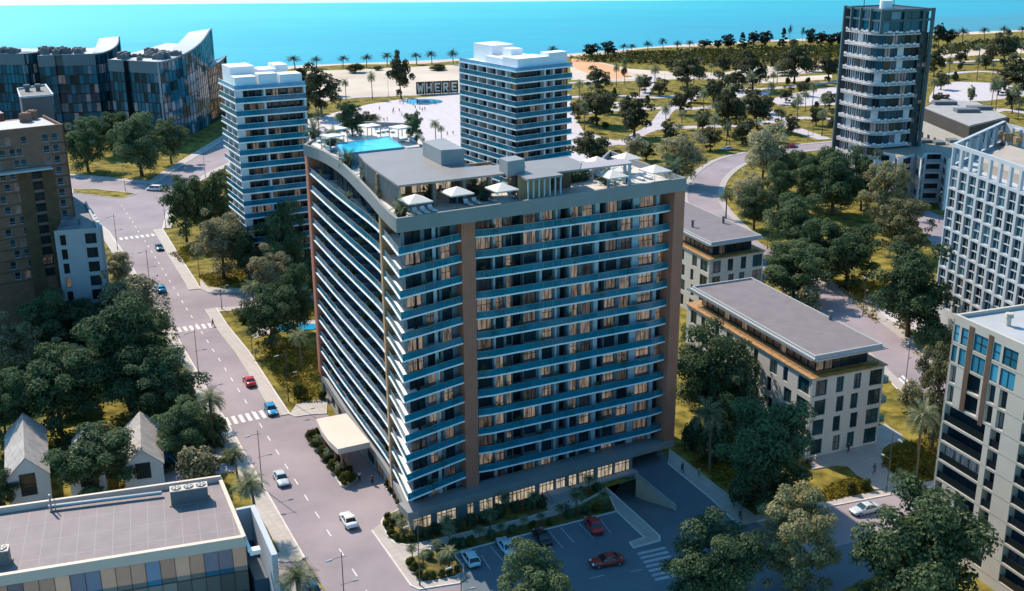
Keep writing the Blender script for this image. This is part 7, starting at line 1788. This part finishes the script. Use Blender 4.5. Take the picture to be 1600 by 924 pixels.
mb = MB(); mb.box(-.9, .9, -.4, .4, .15, .42); mb.box(-.9, .9, .25, .42, .42, .8); SfM = mb.mesh('sofa', mat('dark_fabric', (.03, .045, .055), .85))
for x, y, lab in [(712, 318, 'dark sofa by the front parapet of the terrace'), (938, 281, 'pale sofa group near the hedge on the terrace')]:
    p = G(x, y, ZD); tag(put('sofa', SfM), lab, 'sofa').location = (p[0], p[1], ZD)
# potted plants on the terrace and on balconies
mb = MB(); mb.cone((0, 0), .28, .38, 0, .55, 10); PotM = mb.mesh('pot', M_pot); SpM = [palm_meshes(s, 16, 2.2, .7, L_mid)[1] for s in (11, 12)]
def pot_plant(p, sc_, label, group, kind='spiky'):
    t = thing('potted_plant', label, 'potted plant', p, rnd.uniform(0, 6), group); sc_ *= 1.3; t.scale = (sc_,)*3; put('pot', PotM, t)
    if kind == 'spiky': o = put('foliage', SpM[int(rnd.random()*2)], t); o.scale = (.42, .42, .5); o.location = (0, 0, -3.4)
    else: o = put('foliage', TREE['dark'][0][1], t); o.scale = (.2, .2, .24); o.location = (0, 0, .2)
    return t
for i, (x, y, s, lab) in enumerate([(493, 224, 2.0, 'at the back left corner of the pool deck'), (518, 238, 2.0, 'beside the pool at the roof edge'), (543, 262, 1.7, 'below the pool steps'), (575, 288, 1.7, 'half way along the curved roof edge'), (601, 309, 1.7, 'near the front of the curved roof edge'), (627, 340, 1.7, 'at the front corner of the roof'), (670, 312, 1.3, 'beside the nearest parasol'), (742, 304, 1.5, 'between the second and third parasols'), (757, 313, 1.7, 'at the parapet before the terrace bar'), (796, 297, 1.1, 'behind the third parasol'), (856, 298, 1.7, 'in front of the timber pavilion'), (947, 288, 1.6, 'right of the terrace hedge'), (978, 285, 1.3, 'beside the pergola post'), (1049, 277, 2.0, 'at the right end of the parapet')]):
    p = G(x, y, ZD); pot_plant((p[0], p[1], ZD+(.7 if i < 2 else 0)), s, 'potted spiky plant '+lab, 'pot plants on the roof')
for x, y, lab in [(647, 226, 'bushy potted tree at the right end of the pool'), (811, 303, 'dark bush in a pot beside the bar'), ]: p = G(x, y, ZD); t = pot_plant((p[0], p[1], ZD), 1.5 if x < 700 else 1.1, lab, 'pot plants on the roof', 'bush')
p = G(551, 219, ZD); plant('dark', (p[0], p[1], ZD+.5), 5.2, 6.6, 'small tree growing on the roof beside the pool', 'trees around the hotel')
f_ = Fr(G(882, 289, ZD), G(923, 283, ZD)); mb = MB(); r3 = random.Random(3)
for i in range(1500): q = f_.at(r3.uniform(0, f_.L), -r3.uniform(0, 1.4)); leaf(mb, Vector((*q, ZD+r3.uniform(.1, 2.2))), (rvec(r3)+Vector((f_.n[0], f_.n[1], .3))).normalized(), r3.uniform(.12, .22), r3)
tag(mb.build('hedge', L_dark), 'clipped green hedge on the roof terrace below the brown screen', 'hedge')
bp_ = []
for k, z in enumerate(ZF):
    for s in (4.5, 14, 22, 33): bp_.append((FR.at(s+2.5*((k*7) % 5)-4+rnd.uniform(-1, 1), 0), z, 'f'))
    for s in (9, 26, 41): p, d = along(LL, min(s_p-3, s+3*((k*5) % 4)-3)); bp_.append((add2(p, perp(d), -.9), z, 'w'))
WF = ('first', 'second', 'third', 'fourth', 'fifth', 'sixth', 'seventh', 'eighth', 'ninth', 'tenth', 'eleventh', 'twelfth', 'top')
cnt = {}
for p, z, side in bp_:
    k = ZF.index(z); key = (k, side); cnt[key] = cnt.get(key, 0)+1
    if side == 'f':
        s = (p[0]-FR.p[0])*FR.u[0]+(p[1]-FR.p[1])*FR.u[1]
        if 9.3 < s < 12.8: s += 4
        s = max(4.5, s); p = FR.at(s, ins(s)-.65)
    pot_plant((p[0], p[1], z), .8, 'pot plant %d from the left on the %s balcony row, %s side of the hotel' % (cnt[key], WF[k], 'front' if side == 'f' else 'west'), 'pot plants on the hotel balconies')

# ================================================================== ROOF MACHINES ON THE MIRRORED OFFICE
def cooler(p, ang_, n_, label):
    t = thing('cooling_unit', label, 'cooling unit', (p[0], p[1], 9.55), ang_, 'rooftop cooling units'); L = 1.55*n_
    mb = MB(); mb.box(-.2, L+.2, -.9, .9, 0, .15); mb.build('base', mat('rusty_frame', (.25, .20, .15), .8)).parent = t
    mb = MB(); mb.box(0, L, -.75, .75, .15, 2.0)
    for i in range(n_*4): mb.box(.06+i*L/(n_*4), .12+i*L/(n_*4), -.78, -.751, .2, 1.9)
    mb.build('casing', mat('unit_casing', (.12, .14, .15), .5, .1, 2)).parent = t
    mb = MB(); mb.box(-.03, L+.03, -.8, .8, 2.001, 2.12); mb.build('top_panel', mat('unit_top', (.52, .46, .41), .6)).parent = t
    for i in range(n_):
        fm = MB(); c = (1.55*(i+.5), 0); fm.cone(c, .62, .62, 2.121, 2.2, 18); o = fm.build('fan', M_pot); o.parent = t
        bl = MB()
        for k in range(5): a_ = k*2*PI/5; bl.hull8([(c[0]+.1*math.cos(a_+d), c[1]+.1*math.sin(a_+d), 2.205) for d in (-.5, .5)]+[(c[0]+.55*math.cos(a_+d), c[1]+.55*math.sin(a_+d), 2.205) for d in (.3, -.3)], [(c[0]+.1*math.cos(a_+d), c[1]+.1*math.sin(a_+d), 2.235) for d in (-.5, .5)]+[(c[0]+.55*math.cos(a_+d), c[1]+.55*math.sin(a_+d), 2.235) for d in (.3, -.3)])
        b2 = bl.build('fan_blade', mat('fan_grey', (.5, .48, .45), .5)); b2.parent = o
oa = math.atan2(uF[1], uF[0]) if False else 0
ofd = Fr(G(0, 899, 10), G(383, 838, 10)).u; oa = math.atan2(ofd[1], ofd[0])
cooler(G(268, 788, 9.5), oa, 3, 'grey cooling unit with three fans at the back of the mirrored office roof')
cooler(add2(G(8, 882, 9.5), ofd, -4.0), oa, 3, 'pale cooling unit at the left edge of the mirrored office roof')
# ================================================================== LIGHT, AIR, CAMERA
sd = (.65, -.76); EL = math.radians(44)
sun = bpy.data.lights.new('sun', 'SUN'); sun.energy = 4.2; sun.angle = math.radians(.5); sun.color = (1., .84, .69)
so = bpy.data.objects.new('sun', sun); COL.objects.link(so)
v = Vector((sd[0]*math.cos(EL), sd[1]*math.cos(EL), -math.sin(EL))); so.rotation_euler = v.to_track_quat('-Z', 'Y').to_euler(); so.location = (-100, 300, 200)
w = bpy.data.worlds.new('World'); sc.world = w; w.use_nodes = True
n, l = nodes_of(w); bg = n['Background']; bg.inputs['Strength'].default_value = .14
sky = n.new('ShaderNodeTexSky'); sky.sky_type = 'NISHITA'; sky.sun_disc = False; sky.sun_elevation = EL; sky.sun_rotation = math.atan2(-sd[0], -sd[1]); sky.ozone_density = 4.; sky.air_density = 1.; sky.dust_density = .6
tc = n.new('ShaderNodeTexCoord'); ad = n.new('ShaderNodeVectorMath'); ad.operation = 'ADD'; ad.inputs[1].default_value = (0, 0, .09)
l.new(tc.outputs['Generated'], ad.inputs[0]); nm = n.new('ShaderNodeVectorMath'); nm.operation = 'NORMALIZE'; l.new(ad.outputs[0], nm.inputs[0]); l.new(nm.outputs[0], sky.inputs['Vector'])
mx = n.new('ShaderNodeMix'); mx.data_type = 'RGBA'; mx.blend_type = 'MULTIPLY'; mx.inputs['Factor'].default_value = 1.; mx.inputs[7].default_value = (.50, 1.02, 1.06, 1)
l.new(sky.outputs['Color'], mx.inputs[6]); l.new(mx.outputs[2], bg.inputs['Color'])
cam = bpy.data.cameras.new('camera'); co = bpy.data.objects.new('camera', cam); COL.objects.link(co); sc.camera = co
cam.sensor_fit = 'HORIZONTAL'; cam.sensor_width = 36; cam.lens = 36*F/1600; cam.clip_end = 60000; cam.clip_start = .5
co.location = (0, 0, H)
X = Vector((1, 0, 0)); U = Vector((0, sp, cp)); B = Vector((0, -cp, sp))
# level axes turned by the roll about the view direction
Xr = X*cr-U*sr*(-1) if False else X*cr+U*(-sr)*(1); Ur = U*cr+X*sr
co.matrix_world = Matrix.Translation((0, 0, H)) @ Matrix((Xr, Ur, B)).transposed().to_4x4()
sc.view_settings.view_transform = 'Standard'; sc.view_settings.look = 'None'; sc.view_settings.exposure = .66; sc.view_settings.gamma = 1.
sc.cycles.max_bounces = 6; sc.cycles.transparent_max_bounces = 16; sc.cycles.diffuse_bounces = 3; sc.cycles.glossy_bounces = 3
sc.cycles.use_denoising = True
